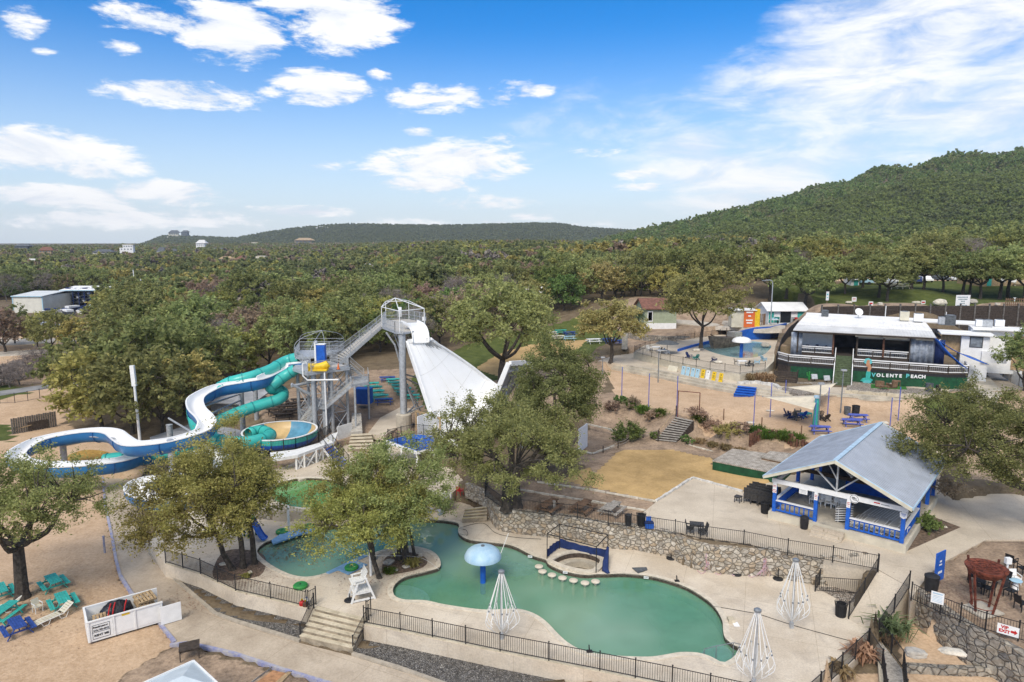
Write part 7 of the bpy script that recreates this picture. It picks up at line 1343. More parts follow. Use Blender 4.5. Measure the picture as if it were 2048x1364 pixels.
 # behind the restaurant
def ground_at(x,y):return Hs(x,y)
rwl=thing('tie_wall','long dark timber retaining wall behind the restaurant','retaining wall',(78,117,8));W1=[Vector(p)for p in[(53,116.5,8.0),(62,118,8.0),(78,118.5,8.0),(96,119,8),(118,121,8),(150,126,8)]]
tx_=MB();[tx_.beam(a+Vector((0,0,.2+.42*k)),b+Vector((0,0,.2+.42*k)),.3+.04*(k%2),.4)for a,b in zip(W1[:-1],W1[1:])for k in range(12)];tx_.build('timbers','wood_dark',rwl);mb=MB();[mb.box((a.x,a.y-.2,a.z+2.7),(.2,.25,5.4))for a in resamp(W1,2.4)];mb.build('uprights','bark_grey',rwl)
pr=thing('paling_fence','brown railing fence at the right end of the timber wall','fence',(90,117.5,13));mb=MB();[mb.box((86+.35*i,118.6+.02*i,13.6),(.12,.08,1.5))for i in range(36)];mb.build('palings','wood_brown',pr);mb=MB();mb.beam((86,118.7,14.1),(98.6,119.4,14.1),.06,.1);mb.beam((86,118.7,13.2),(98.6,119.4,13.2),.06,.1);mb.build('rails','wood_brown',pr)
for i,(x,y,s)in enumerate([(1697,607,1.6),(1760,610,1.3),(1832,609,2.0),(1878,610,3.2),(1946,607,2.2),(1995,612,1.2)]):rock(['pale boulder below the lamp sign on the lawn edge','small tan boulder on the lawn edge','rounded tan boulder in the middle of the lawn edge','long tan boulder near the rules board','reddish-grey boulder right of the rules board','small boulder at the right of the lawn edge'][i],GT(x,y),s,s*.6,s*.5,'limestone' if i!=4 else 'boulder',0,i)
def signpost(label,px,pb,pt,w_,h,m='white',extra=None,two=False):
 p=GT(px,pb);top=Y(px,pt,p[1])[2];t=plate(label,(p[0],p[1]-.08,top-h/2),(1,0,0),UPV,w_,h,m,extra=extra,nm='sign_post');mb=MB();[mb.box((p[0]+dx,p[1],(p[2]+top)/2),(.1,.1,top-p[2]))for dx in((-w_*.3,w_*.3)if two else(0,))];mb.build('post','wood_brown' if not two else 'white',t);return t
def rules(t,mm):
 L_=['DANGER','NO LIFEGUARD','ON','DUTY','PLEASE']
 bars(t,mm,[(0,.85-.42*i,w2,.22)for i,w2 in enumerate((1.6,1.3,.4,.9,1.6))],'letter_teal')
signpost('big white rules board with teal print on the lawn edge',1924,615,590,2.6,2.3,extra=lambda t,mm:[bars(t,mm,[(x_,.75-.38*i,.15,.2)for x_ in np.arange(-w2/2,w2/2,.24)],'letter_navy','lettering')for i,w2 in enumerate((1.9,1.5,.5,.9,1.9))],two=True)
signpost('white two-part sign on the lawn edge',1707,612,594,.9,.9,extra=lambda t,mm:bars(t,mm,[(0,.2,.6,.12),(0,-.1,.6,.12)],'red'));signpost('small red and white sign on the lawn edge',1741,612,603,.8,.7,extra=lambda t,mm:bars(t,mm,[(0,0,.6,.3)],'red'));signpost('small red and white sign in the middle of the lawn edge',1846,608,601,.8,.7,extra=lambda t,mm:bars(t,mm,[(0,0,.6,.3)],'red'));signpost('tall narrow white sign by the teal shed',1653,618,583,.55,1.7,extra=lambda t,mm:bars(t,mm,[(0,.3,.3,.3),(0,-.3,.3,.15)],'letter_teal'));signpost('narrow white sign at the right of the lawn edge',2027,616,595,.5,1.1,extra=lambda t,mm:bars(t,mm,[(0,.1,.3,.2)],'letter_teal'))
picnic('pale picnic table on the upper lawn between the oaks',GT(1800,588),.1,'cream',2.6,s=1.5);picnic('pale picnic table at the far right of the lawn',GT(2035,582),0,'cream',2.6,s=1.5);picnic('pale picnic table far back on the upper lawn',GT(1790,578),0,'cream',2.6,s=1.3)
def shed(label,px0,px1,pb,pt,z,depth,wm,rm,cat='shed',gable=True,doors=(),nm='shed',roofh=1.2,ang=0.0,wins=()):
 a=Vector(G(px0,pb,z));b=Vector(G(px1,pb,z));w_=(b-a).length;h=(Y(px0,pt,a.y)[2]-z);t=thing(nm,label,cat,a,math.atan2(b.y-a.y,b.x-a.x)+ang)
 bx(t,'wall',wm,((w_/2,depth/2,h/2-.2),(w_,depth,h+.4)))
 if gable:
  mb=MB();mb.slabq([(-.5,-.6,h-.15),(w_+.5,-.6,h-.15),(w_+.5,depth*.5,h+roofh),(-.5,depth*.5,h+roofh)],.12);mb.slabq([(-.5,depth*.5,h+roofh),(w_+.5,depth*.5,h+roofh),(w_+.5,depth+.6,h-.15),(-.5,depth+.6,h-.15)],.12);mb.build('roof',rm,t,local=True)
  mb=MB();mb.add([(.01,0,h),(.01,depth,h),(.01,depth/2,h+roofh-.1),(.2,0,h),(.2,depth,h),(.2,depth/2,h+roofh-.1),(w_-.2,0,h),(w_-.2,depth,h),(w_-.2,depth/2,h+roofh-.1),(w_-.01,0,h),(w_-.01,depth,h),(w_-.01,depth/2,h+roofh-.1)],[(0,1,2),(3,5,4),(6,7,8),(9,11,10)]);mb.build('gable',wm,t,local=True)
 else:
  mb=MB();mb.slabq([(-.4,-.5,h),(w_+.4,-.5,h),(w_+.4,depth+.4,h+roofh*.5),(-.4,depth+.4,h+roofh*.5)],.25);mb.build('roof',rm,t,local=True)
 for nm2,m,f,z0,z1,ww in doors:bx(t,nm2,m,((w_*f,-.03,(z0+z1)/2*h),(ww*w_,.08,(z1-z0)*h)))
 return t
sh=shed('white-roofed teal and white ticket shed by the lamp post',1536,1611,645,620,8.4,6,'white','roof_white',roofh=1.3,doors=[('door','teal',.08,0,.92,.13),('door','teal',.86,0,.92,.17),('opening','glass_dark',.46,0,.95,.28),('panel','teal_dark',.23,.0,.45,.14),('panel','galv',.68,.0,.45,.14)])
cot=shed('pale green cottage with brown roof half hidden by trees',1288,1352,658,616,7.0,9,'sage','roof_brown','cottage',nm='cottage',roofh=1.6,doors=[('foundation','white',.5,-.05,.28,1.0),('window','white',.18,.35,.85,.16),('window_pane','window',.18,.4,.8,.12)])
w_=Vector(G(1488,655,8.0));bn=thing('banner_wall','red and yellow printed banner on a small shed side','banner',w_,R(-8));bx(bn,'red_panel','red_banner',((.9,0,1.7),(2.0,.12,3.3)));bx(bn,'yellow_panel','yellow',((2.35,.03,1.8),(.9,.12,3.5)));bx(bn,'print','white',*[((.9,-.08,z),(w2,.05,.25))for z,w2 in((2.9,1.2),(2.2,.5),(1.4,1.2),(.9,1.0))]);bx(bn,'rear_shed','cream',((-.2,1.9,1.6),(4.2,3.5,3.2)));bx(bn,'roof','roof_white',((-.2,1.8,3.3),(4.8,4.2,.15)))
pk=thing('picket_yard','brown slatted enclosure right of the red banner','enclosure',G(1512,650,8.2));p=G(1512,650,8.2);mb=MB();[mb.box((p[0]+.25*i,p[1]+.3*math.sin(i),p[2]+1.1),(.14,.08,2.2))for i in range(8)];mb.build('slats','wood_brown',pk);mb=MB();mb.beam((p[0],p[1]+.3,p[2]+1.9),(p[0]+1.8,p[1]+.3,p[2]+1.9),.08);mb.build('rail','wood_brown',pk)
barrel('black bin beside the teal shed',G(1512,650,8.3),.5,1.3,'black',False)
for i,(x,y,n,c)in enumerate([(1548,647,'table','white'),(1595,646,'cart','log'),(1622,643,'board','slate')]):
 p=G(x,y,8.4);t=thing('clutter_'+n,['white table cluttered with goods before the teal shed','dark red cart in front of the teal shed','grey board leaning by the teal shed'][i],n,p);bx(t,'top',c,((0,0,.75),(1.6,.8,.08)));bx(t,'legs','iron',((-.7,0,.36),(.08,.6,.72)),((.7,0,.36),(.08,.6,.72)));bx(t,'goods','light_blue' if i!=1 else 'red',((-.3,0,.95),(.5,.4,.3)),((.4,.1,.9),(.4,.4,.2)))
sl=thing('street_lamp','tall galvanised street lamp with curved arm by the teal shed','street lamp',GT(1541,650));p=GT(1541,650);tz=Y(1541,560,p[1])[2];mb=MB();mb.tube([p,(p[0],p[1],tz-.8),(p[0]-.1,p[1],tz-.2),(p[0]-.6,p[1],tz),(p[0]-1.5,p[1],tz-.05)],[.13,.09,.08,.07,.06],8);mb.build('pole','galv',sl,smooth=True);mb=MB();mb.box((p[0]-1.7,p[1],tz-.1),(.7,.3,.15));mb.build('lamp_head','galv_dark',sl)
def upole(label,px,pb,pt,y,r=.14):
 p=Y(px,pb,y);top=Y(px,pt,y)[2];z=Hs(p[0],p[1]);t=thing('utility_pole',label,'utility pole',(p[0],p[1],z));mb=MB();mb.tube([(p[0],p[1],z),(p[0],p[1],top)],[r*1.2,r*.8],7);mb.build('shaft','wood_brown',t);mb=MB();mb.beam((p[0]-1.1,p[1],top-.5),(p[0]+1.1,p[1],top-.5),.12);mb.build('crossarm','wood_brown',t);mb=MB();[mb.box((p[0]+x,p[1],top-.35),(.12,.12,.2))for x in(-1,-.4,.4,1)];mb.build('insulator_row','galv',t);return(p[0],p[1],top-.4)
u1=upole('brown utility pole above the teal shed',1499,590,507,160);u2=upole('thin utility pole on the wooded slope at the right',1746,490,456,330,.16);u3=upole('utility pole in the middle of the wood',1043,530,505,300,.16);u4=upole('utility pole among the trees above the cottage',1440,520,470,300,.16);u5=upole('utility pole far left beyond the boat shed',870,520,505,380,.18)
for i,(a,b)in enumerate([(u1,u4),(u4,u3),(u4,u2),(u3,u5)]):
 a,b=Vector(a),Vector(b);mb=MB()
 for d in(-.9,.0,.9):mb.tube([a.lerp(b,k/8)+Vector((d,0,-2.2*math.sin(k/8*math.pi)))for k in range(9)],.035,4)
 tag(mb.build('power_line','iron'),['power lines from the pole above the teal shed','power lines over the wood to the middle pole','power lines climbing to the pole on the right slope','power lines running to the pole beyond the boat shed'][i],'power lines')
 # cars, sheds and a tan building beyond the lawn
def car(label,p,rz,m,s=1.0,L_=4.6,h=1.5,box=False):
 t=thing('parked_car',label,'car',p,rz);w_=1.8;mb=MB();v=[];f=[]
 prof=[(-L_/2,.45),(-L_/2+.05,.85),(-L_*.3,.95),(-L_*.18,h),(L_*.25,h),(L_*.42,.95),(L_/2,.85),(L_/2,.4)]if not box else[(-L_/2,.45),(-L_/2,.95),(-L_*.25,1.0),(-L_*.12,h),(L_*.12,h),(L_*.16,1.05),(L_/2,1.05),(L_/2,.4)]
 n=len(prof)
 for yy in(-w_/2,w_/2):v+=[(a,yy*(.86 if b>1.1 else 1),b)for a,b in prof]
 mb.add(v,[tuple(range(n))[::-1],tuple(range(n,2*n))]+[(i,(i+1)%n,n+(i+1)%n,n+i)for i in range(n)]);mb.build('body',m,t,local=True);bx(t,'window','glass_dark',((L_*.03,0,h-.28),(L_*.4,w_*.9,.34)))
 for x in(-L_*.3,L_*.3):
  for yy in(-w_/2,w_/2):mb=MB();mb.tube([(x,yy-.09,.34),(x,yy+.09,.34)],.34,12);mb.build('wheel','black',t,local=True)
 t.scale=(s,s,s);return t
for i,(x,y,m)in enumerate([(1790,566,'white'),(1815,564,'slate'),(1835,566,'navy'),(1850,564,'white'),(1880,562,'slate'),(1770,566,'galv'),(1725,562,'light_blue'),(1920,562,'white')]):car(['white car parked beyond the lawn behind the picnic table','dark grey car parked beyond the lawn','navy car parked beyond the lawn oaks','white car second from the navy one beyond the lawn','charcoal car left of the white one beyond the lawn','silver car parked beyond the lawn','pale blue car by the far white-topped shed','white car left of the tan building'][i],GT(x,y),R(10+25*i),m)
shed('small white-gabled shed with teal door beyond the lawn',1702,1718,571,558,GT(1710,571)[2],4,'white','roof_white',doors=[('door','teal',.6,0,.9,.5)],roofh=1.8);shed('tan low building with turquoise door beyond the lawn at the right',1960,2048,572,550,GT(2000,572)[2],8,'wood_tan','cream','building',False,nm='building',doors=[('door','teal',.2,0,.95,.1),('window','white',.5,.35,.75,.12),('window','white',.75,.35,.75,.12)])
hs=shed('grey-roofed house on the hill slope at the right edge',1935,1998,474,468,33,12,'white','roof_grey','house',nm='house',roofh=3.0,doors=[('window','window',.3,.3,.8,.12),('window','window',.7,.3,.8,.12)])
# roofs glimpsed in the wood
shed('long white-roofed house among the trees behind the lawn tables',1035,1095,597,586,8,9,'cream','roof_white','house',nm='house',roofh=1.6,doors=[('window','window',.3,.3,.8,.1),('window','window',.7,.3,.8,.1)]);shed('white-roofed hut glimpsed behind the top of the spreading oak',905,985,592,578,8,7,'white','roof_white','house',nm='house',roofh=1.4,doors=[('door','wood_brown',.5,0,.9,.1)])
# the slide tower
def D(px,py,d):return Vector(Y(px,py,d))
UP=Vector((0,0,1))
tw=thing('slide_tower','grey galvanised slide tower with zigzag stairs and a high launch platform','tower',(-27,80,1.4))
def grate(nm,poly,z,th=.22,m='galv'):mb=MB();mb.prism([p[:2]for p in poly],z-th,z);return mb.build(nm,m,tw)
def rl(pts,h=1.1,nm='railing',pick=.16,m='galv',closed=False):
 P=[Vector(p)for p in pts];mb=MB()
 for a,b in zip(P[:-1],P[1:]):
  L_=(b-a).length
  for k in(1,.5,.12):mb.beam(a+UP*h*k,b+UP*h*k,.05)
  n=max(1,int(L_/pick));[mb.beam(a.lerp(b,i/n)+UP*.1,a.lerp(b,i/n)+UP*h,.022)for i in range(1,n)]
  n=max(1,int(L_/1.6));[mb.beam(a.lerp(b,i/n),a.lerp(b,i/n)+UP*(h+.03),.06)for i in range(n+1)]
 return mb.build(nm,m,tw)
def flight(a0,a1,b0,b1,n=14,nm='stair_flight',rail=True,tread='tread_conc'):
# a0-a1 foot edge, b0-b1 head edge
 a0,a1,b0,b1=[Vector(p)for p in(a0,a1,b0,b1)];mb=MB()
 for i in range(n):
  f=(i+.5)/n;p,q=a0.lerp(b0,f),a1.lerp(b1,f);dr=((b0+b1)-(a0+a1))/2;dr.z=0;st=dr.length/n;z=a0.z+(b0.z-a0.z)*(i+1)/n;p.z=q.z=z;mb.beam(p,q,st*1.02,.06)
 o=mb.build(nm,tread,tw);mb=MB()
 for p,q in((a0,b0),(a1,b1)):mb.beam(p-UP*.05,q-UP*.05,.07,.34)
 mb.build('stringer','galv',o)
 if rail:rl([a0,b0]);rl([a1,b1])
 return o
zP=9.2
# main deck: front edge at depth 79, rear at 85
m0,m1,m2,m3=Vector(G(613,744,zP)),Vector(G(699,733,zP)),None,None
fwd=Vector((m1.y-m0.y,-(m1.x-m0.x),0)).normalized()*-1
m2=m1+fwd*5.2;m3=m0+fwd*5.2
grate('main_deck',[m0,m1,m2,m3],zP);mb=MB();[mb.beam(p-UP*.25,q-UP*.25,.16,.34)for p,q in((m0,m1),(m1,m2),(m2,m3),(m3,m0),(m0.lerp(m1,.5),m3.lerp(m2,.5)))];mb.build('deck_beams','galv',tw)
zQ=9.9;r0=Vector(G(590,715,zQ));r1=Vector(G(650,712,zQ));r2=Vector(G(688,699,zQ));r3=Vector(G(600,700,zQ))
for p in(r0,r1,r2,r3):p.z=zQ
grate('rear_deck',[r0,r1,r2,r3],zQ);rl([r1,r2,r3,r0]);rl([m0.lerp(m1,.12),m1]);rl([r0+Vector((0,0,0)),Vector((m0.x-.2,m0.y+2.2,zP)),m0+Vector((.1,.1,0))])
rl([m1,m1.lerp(m2,.15)]);rl([m1.lerp(m2,.6),m2])
grate('floor_plates',[m0.lerp(m1,.45)+fwd*.3,m1+fwd*.3-Vector((.2,0,0)),m2-Vector((.3,.4,0)),m3.lerp(m2,.45)],zP+.012,.01,'tread_conc')
# arched pipe canopy over the rear deck
mb=MB()
top=(r0+r2)/2+UP*3.1+Vector((.6,-1,0))
for p in(r0,r1,r2,r3,m0.lerp(m1,.1)):p=Vector(p);e=Vector((p.x,p.y,zQ+1.5));mb.tube(smooth_open([p,e,e.lerp(top,.22)+UP*.4,e.lerp(top,.6)+UP*.25,top],3),.035,6)
mb.build('canopy_pipes','galv',tw);mb=MB();[mb.tube([Vector((a.x,a.y,zQ+1.5)),Vector((b.x,b.y,zQ+1.5))],.025,5)for a,b in((r1,r2),(r2,r3))];mb.build('canopy_rail','galv',tw)
bxp=Y(643,718,m0.y+3.4);mb=MB();mb.box((bxp[0],bxp[1],zP+1.35),(1.0,.8,2.7));mb.build('control_booth','blue_paint',tw);mb=MB();mb.box((bxp[0]-.62,bxp[1],zP+1.5),(.2,.8,3.2));mb.box((bxp[0],bxp[1],zP+2.74),(1.1,.9,.08));mb.build('booth_panel','white',tw)
# yellow launch tub
yb=Y(636,731,m0.y+.9);t=thing('slide_entry','bright yellow slide entry tub on the tower deck','slide entry',(yb[0],yb[1],zP));mb=MB();mb.tube(smooth_open([(yb[0]-1.2,yb[1],zP+.45),(yb[0]-.3,yb[1]+.1,zP+.42),(yb[0]+.6,yb[1]+.3,zP+.5),(yb[0]+1.1,yb[1]+.4,zP+.75)],3),[.42,.42,.42,.42,.44,.46,.5,.5,.45,.42],10);mb.build('tub','yellow',t,smooth=True);mb=MB();mb.box((yb[0],yb[1],zP+.1),(2.2,.9,.2));mb.build('base','yellow',t)
cn=Y(676,720,m0.y+1.6);t=thing('traffic_cone','orange traffic cone on the tower deck','cone',(cn[0],cn[1],zP));mb=MB();mb.lathe([(.18,.03),(.03,.75)],(cn[0],cn[1],zP),12);mb.build('cone','orange',t);mb=MB();mb.box((cn[0],cn[1],zP+.02),(.42,.42,.04));mb.build('base','black',t)
# columns and bracing
gz_=1.1
cols=[m0.lerp(m1,.18)+fwd*.5,m0.lerp(m1,.42)+fwd*.5,m0.lerp(m1,.60)+fwd*.5,m0.lerp(m1,.96)+fwd*.4,m3.lerp(m2,.2),m3.lerp(m2,.6),m3.lerp(m2,.95),r3.lerp(r2,.15)]
for i,p in enumerate(cols):mb=MB();mb.tube([(p.x,p.y,gz_-.6),(p.x,p.y,zP-.2)],[.26,.3,.2,.17,.2,.2,.17,.2][i],10);mb.build('column','galv',tw,smooth=True)
mb=MB()
for a,b in((0,1),(1,2),(2,3),(4,5),(5,6),(3,6),(0,4)):
 for z0 in(1.2,3.8,6.4):p,q=cols[a],cols[b];mb.tube([(p.x,p.y,z0),(q.x,q.y,z0+2.5)],.05,5);mb.tube([(q.x,q.y,z0),(p.x,p.y,z0+2.5)],.05,5);mb.tube([(p.x,p.y,z0+2.55),(q.x,q.y,z0+2.55)],.05,5)
mb.build('bracing','galv',tw);mb=MB();[mb.tube([D(*q)for q in qs],.16,8)for qs in(((583,772,77),(620,765,79)),((583,768,77),(620,790,78.5)))];mb.build('outrigger','galv',tw)
mb=MB();a=D(605,728,77.5);mb.tube([a,a-UP*1.4,a-UP*1.9+Vector((.5,0,0)),a-UP*1.9+Vector((4,.3,0))],.09,8);b=D(649,745,77.8);mb.tube([b,b-UP*1.6,b-UP*7],.09,8);mb.build('water_pipe','white',tw,smooth=True)
# stairs
zR=7.2;lr=[Vector(G(703,772,zR)),Vector(G(738,766,zR)),Vector(G(736,752,zR)),Vector(G(709,752,zR))];grate('upper_landing',lr,zR);rl([lr[0],lr[1],lr[2]])
flight(Vector(G(703,757,zR)),Vector(G(728,755,zR)),m1.lerp(m2,.22)+Vector((.0,0,0)),m1.lerp(m2,.5)+Vector((.9,.3,0)),9)
zL=4.7;ll=[Vector(G(624,812,zL)),Vector(G(650,816,zL)),Vector(G(655,802,zL)),Vector(G(630,797,zL))];grate('lower_landing',ll,zL);rl([ll[0],ll[3]]);rl([ll[0],ll[1]])
flight(ll[1]+Vector((0,.1,0)),ll[2],lr[0]+Vector((-.1,.1,0)),lr[3]+Vector((-.1,0,0)),13)
flight(Vector(G(600,842,2.6)),Vector(G(616,848,2.6)),ll[0]+Vector((0,.0,0)),ll[0].lerp(ll[1],.5)+Vector((0,-.1,0)),11);mb=MB();q=[Vector(G(598,842,2.6)),Vector(G(616,848,2.6))];mb.prism([(q[0].x,q[0].y),(q[1].x,q[1].y),(q[1].x+1,q[1].y+1.4),(q[0].x,q[0].y+1.4)],.6,2.55);mb.build('stair_block','galv_dark',tw)
for p in(lr[0]+Vector((.3,.3,0)),lr[2],ll[0],ll[2]):mb=MB();mb.tube([(p.x,p.y,gz_-.4),(p.x,p.y,p.z-.1)],.13,8);mb.build('column','galv',tw,smooth=True)
zT=13.35;tp=[Vector(G(764,654,zT)),Vector(G(790,664,zT)),Vector(G(806,666,zT)),Vector(G(849,658,zT)),Vector(G(851,645,zT)),Vector(G(818,638,zT)),Vector(G(772,640,zT))]
grate('launch_platform',tp,zT,.2);grate('launch_floor',[p for p in offset_poly([q[:2]for q in tp],-.15)],zT+.012,.01,'tread_conc');rl([tp[6],tp[0],tp[1],tp[2]],1.25);rl([tp[2]+Vector((2.2,.2,0)),tp[3],tp[4],tp[5],tp[6]],1.25)if False else rl([tp[3],tp[4],tp[5],tp[6]],1.25)
mb=MB();cor=[tp[0],tp[1].lerp(tp[2],.6),tp[3],tp[5],tp[6]];hh=2.55
for p in cor:mb.tube([p,p+UP*hh],.05,6)
ap=(tp[6]+tp[3])/2+UP*(hh+.85)+Vector((-1.2,.5,0))
for i,p in enumerate(cor):mb.tube([p+UP*hh,cor[(i+1)%5]+UP*hh],.05,6);mb.tube([p+UP*hh,ap],.05,6)
mb.build('roof_frame','white',tw);mb=MB();[mb.box(tuple(tp[3].lerp(tp[4],.5)+UP*.9+Vector((-.1,0,0))),(.5,.05,.5)),mb.box(tuple(tp[5]+UP*1.0+Vector((-1.2,-.2,0))),(.45,.05,1.4))];mb.build('notice','white',tw)
flight(m1.lerp(m2,.55)+Vector((.2,0,0)),m2+Vector((.2,0,0)),tp[0]+Vector((-.1,-.1,0)),tp[6]+Vector((-.2,0,0)),22)
cb=Vector(G(808,846,2.2));tc_=Vector((cb.x,cb.y,zT-.3));mb=MB();mb.tube([cb,tc_],.42,14);mb.build('main_column','galv',tw,smooth=True);mb=MB();mb.lathe([(.95,-.8),(.95,1.1),(.85,1.2)],tuple(cb),16);mb.build('pier','old_conc',tw)
mb=MB();c2=D(775,668,82);[mb.tube([D(772,658,83.5)-UP*.4,D(790,690,83.5),D(803,735,84)],.12,6),mb.tube([D(790,664,83),D(800,680,83),tc_-UP*3.5],.1,6),mb.tube([D(786,660,83.5),D(800,700,84)],.08,6)];mb.build('knee_brace','galv',tw)
mb=MB();[mb.tube([cb+UP*a_,D(px,py,83.5)],.11,6)for a_,px,py in((6.1,838,756),(5.7,838,770),(5.6,845,830),(.8,836,805),(1.0,845,812))];mb.tube([cb+UP*5.7,D(843,845,82)],.1,6);mb.build('slide_braces','galv',tw)
# white half-pipe slide
hp=thing('half_pipe_slide','huge white funnel slide dropping from the tower and rising as a wing behind the oak','slide',(-5,80,2.5))
N=[D(815,683,81),D(838,753,79.3),D(864,832,76.5),D(880,875,74.7),D(908,893,73.5),D(948,880,73),D(975,832,72.5),D(1001,772,72.2),D(1020,727,72)]
Fa=[D(860,678,81.8),D(900,706,84),D(945,738,86.3),D(972,760,87.6),D(992,774,87.5),D(1010,778,86),D(1028,766,83),D(1050,745,79.5),D(1068,724,76.5)]
Ns=smooth_open(N,4);Fs=smooth_open(Fa,4);nv=len(Ns);nu=14
def hpgrid(off,ext=0):
 V=[]
 for i in range(nv):
  a,b=Vector(Ns[i]),Vector(Fs[i]);f=i/(nv-1)
  for k in range(nu+1):
   u=k/nu;p=a.lerp(b,u);p.z-=.5*math.sin(u*math.pi)*(math.sin(f*math.pi)*1.6+.2);V.append(p-UP*off)
 return V
W1_=nu+1;top_=hpgrid(0);bot=hpgrid(.16)
mb=MB();mb.add(top_,[(i*W1_+k,i*W1_+k+1,(i+1)*W1_+k+1,(i+1)*W1_+k)for i in range(nv-1)for k in range(nu)]);mb.build('slide_surface','gelcoat',hp,smooth=True)
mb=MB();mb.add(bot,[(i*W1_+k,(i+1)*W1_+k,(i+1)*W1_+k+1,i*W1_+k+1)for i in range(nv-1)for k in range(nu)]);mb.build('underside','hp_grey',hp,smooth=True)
mb=MB();[mb.tube([Vector(top_[i*W1_+k])+UP*.005 for k in range(nu+1)],.025,4)for i in range(4,nv-1,4)];[mb.tube([Vector(top_[i*W1_+k])+UP*.005 for i in range(nv)],.02,4)for k in(4,7,10)];mb.build('panel_seams','seam_pale',hp)
for S in(Ns,Fs):
 mb=MB();v=[]
 for i in range(nv):
  o=(Vector(Ns[i])-Vector(Fs[i])).normalized()*(1 if S is Ns else-1);p=Vector(S[i]);t_=(Vector(S[min(i+1,nv-1)])-Vector(S[max(i-1,0)])).normalized();n_=t_.cross(o)*(-1 if S is Ns else 1);n_=n_ if n_.z>0 or abs(n_.z)<.3 else-n_
  v+=[p-n_*.2,p+n_*.36,p+n_*.36+o*.24,p-n_*.2+o*.28]
 mb.add(v,[(i*4+k,i*4+(k+1)%4,i*4+4+(k+1)%4,i*4+4+k)for i in range(nv-1)for k in range(4)]+[(0,1,2,3),tuple((nv-1)*4+k for k in(3,2,1,0))]);mb.build('side_rim','white',hp)
mb=MB();a,b=Vector(Ns[-1]),Vector(Fs[-1]);mb.beam(a,b,.35,.5);mb.build('top_rim','white',hp);mb=MB();a,b=Vector(Ns[0]),Vector(Fs[0])
for p,q in((a,a.lerp(b,.22)),(a.lerp(b,.8),b)):mb.beam(p,q,.3,.5)
mb.build('top_lip','white',hp)
mb=MB()
for f in(.25,.6):
 P=[Vector(Ns[i]).lerp(Vector(Fs[i]),f)-UP*.55 for i in range(int(nv*.62),nv)];mb.tube(P,.22 if f>.5 else.1,8)
for i in(int(nv*.72),int(nv*.85),nv-2):mb.beam(Vector(Ns[i])-UP*.4,Vector(Fs[i])-UP*.4,.16,.3)
mb.build('wing_ribs','galv',hp);mb=MB();q=Vector(Ns[-6]).lerp(Vector(Fs[-6]),.6);[mb.tube([Vector(Ns[-k]).lerp(Vector(Fs[-k]),f)-UP*.5,Vector((Vector(Ns[-k]).lerp(Vector(Fs[-k]),f).x+.5,Vector(Ns[-k]).y-1.0,2.0))],.16,8)for k,f in((6,.3),(6,.75),(14,.3))];mb.build('wing_posts','galv',hp)
# chute over the lip
lip=[(tp[2].lerp(tp[3],.0)+tp[2].lerp(tp[3],.62))/2+UP*.2,D(826,657,84.6),D(836,668,84.4),D(841,684,84.3),D(842,692,84)]
lip=[D(818,647,84.6),D(829,651.5,83.4),D(836,659,82.5),D(840,670,81.9),D(841,687,81.3)]
cl=smooth_open(lip,4);mb=MB();v=[];wv=(Vector(Fs[0])-Vector(Ns[0])).normalized();wv.z=0
for i,p in enumerate(cl):
 p=Vector(p);t_=(Vector(cl[min(i+1,len(cl)-1)])-Vector(cl[max(i-1,0)])).normalized();n_=t_.cross(wv).normalized();n_=-n_ if n_.z<0 else n_
 for a_,h in((-1.05,.42),(-1.0,.05),(-.6,0),(.6,0),(1.0,.05),(1.05,.42)):v.append(p+wv*a_+n_*h)
mb.add(v,[(i*6+k,i*6+k+1,i*6+7+k,i*6+6+k)for i in range(len(cl)-1)for k in range(5)]);o=mb.build('launch_chute','gelcoat',hp,smooth=True);md=o.modifiers.new('s','SOLIDIFY');md.thickness=.1
# flumes
def sweep(t,nm,pts,prof,m,closed=False,st=4,bank=0):
 S=smooth_open(pts,st);v=[];k=len(prof);n=len(S)
 for i,p in enumerate(S):
  p=Vector(p);d=Vector(S[min(i+1,n-1)])-Vector(S[max(i-1,0)]);d.z=0;d.normalize();q=Vector((d.y,-d.x,0))
  for a,h in prof:v.append(p+q*a+UP*h)
 mb=MB();mb.add(v,[(i*k+j,i*k+(j+1)%k,(i+1)*k+(j+1)%k,(i+1)*k+j)for i in range(n-1)for j in range(k if closed else k-1)]);return mb.build(nm,m,t,smooth=True),S
FL=[(612,729,9.1),(595,731,8.9),(575,735,8.6),(542,752,8.1),(520,762,7.9),(490,768,7.6),(442,776,7.3),(412,788,7.0),(391,803,6.6),(393,822,6.2),(408,838,5.8),(414,852,5.4),(400,868,5.0),(350,884,4.5),(300,892,4.2),(262,893,4.0),(241,881,3.8),(226,870,3.65),(200,866,3.5),(162,868,3.3),(112,876,3.0),(75,886,2.75),(46,901,2.5),(32,915,2.4),(44,928,2.25),(80,935,2.1),(150,935,1.95),(225,928,1.8),(258,921,1.7),(285,912,1.6),(350,908,1.4),(400,908,1.25),(434,914,1.1),(446,930,1.0),(425,950,.9),(350,960,.75),(290,966,.6),(268,980,.5),(286,996,.42),(340,1004,.35),(390,1000,.3)]
flp=[tuple(Vector(G(a,b,z))-Vector((0,0,.5)))for a,b,z in FL]
fm=thing('open_flume','long winding open water slide, white inside and blue outside','slide',flp[0])
A_=[math.pi*(k/12)for k in range(13)];rin=.78
inner=[(-rin*math.cos(a),.85-rin*1.05*math.sin(a))for a in A_];outer=[(-(rin+.07)*math.cos(a)*(1 if i_ in(0,12)else 1.06),.84-1.32*math.sin(a)**.8)for i_,a in enumerate(A_)]
_,S=sweep(fm,'trough',flp,inner,'gelcoat');sweep(fm,'outer_shell',flp,outer,'blue_shell')
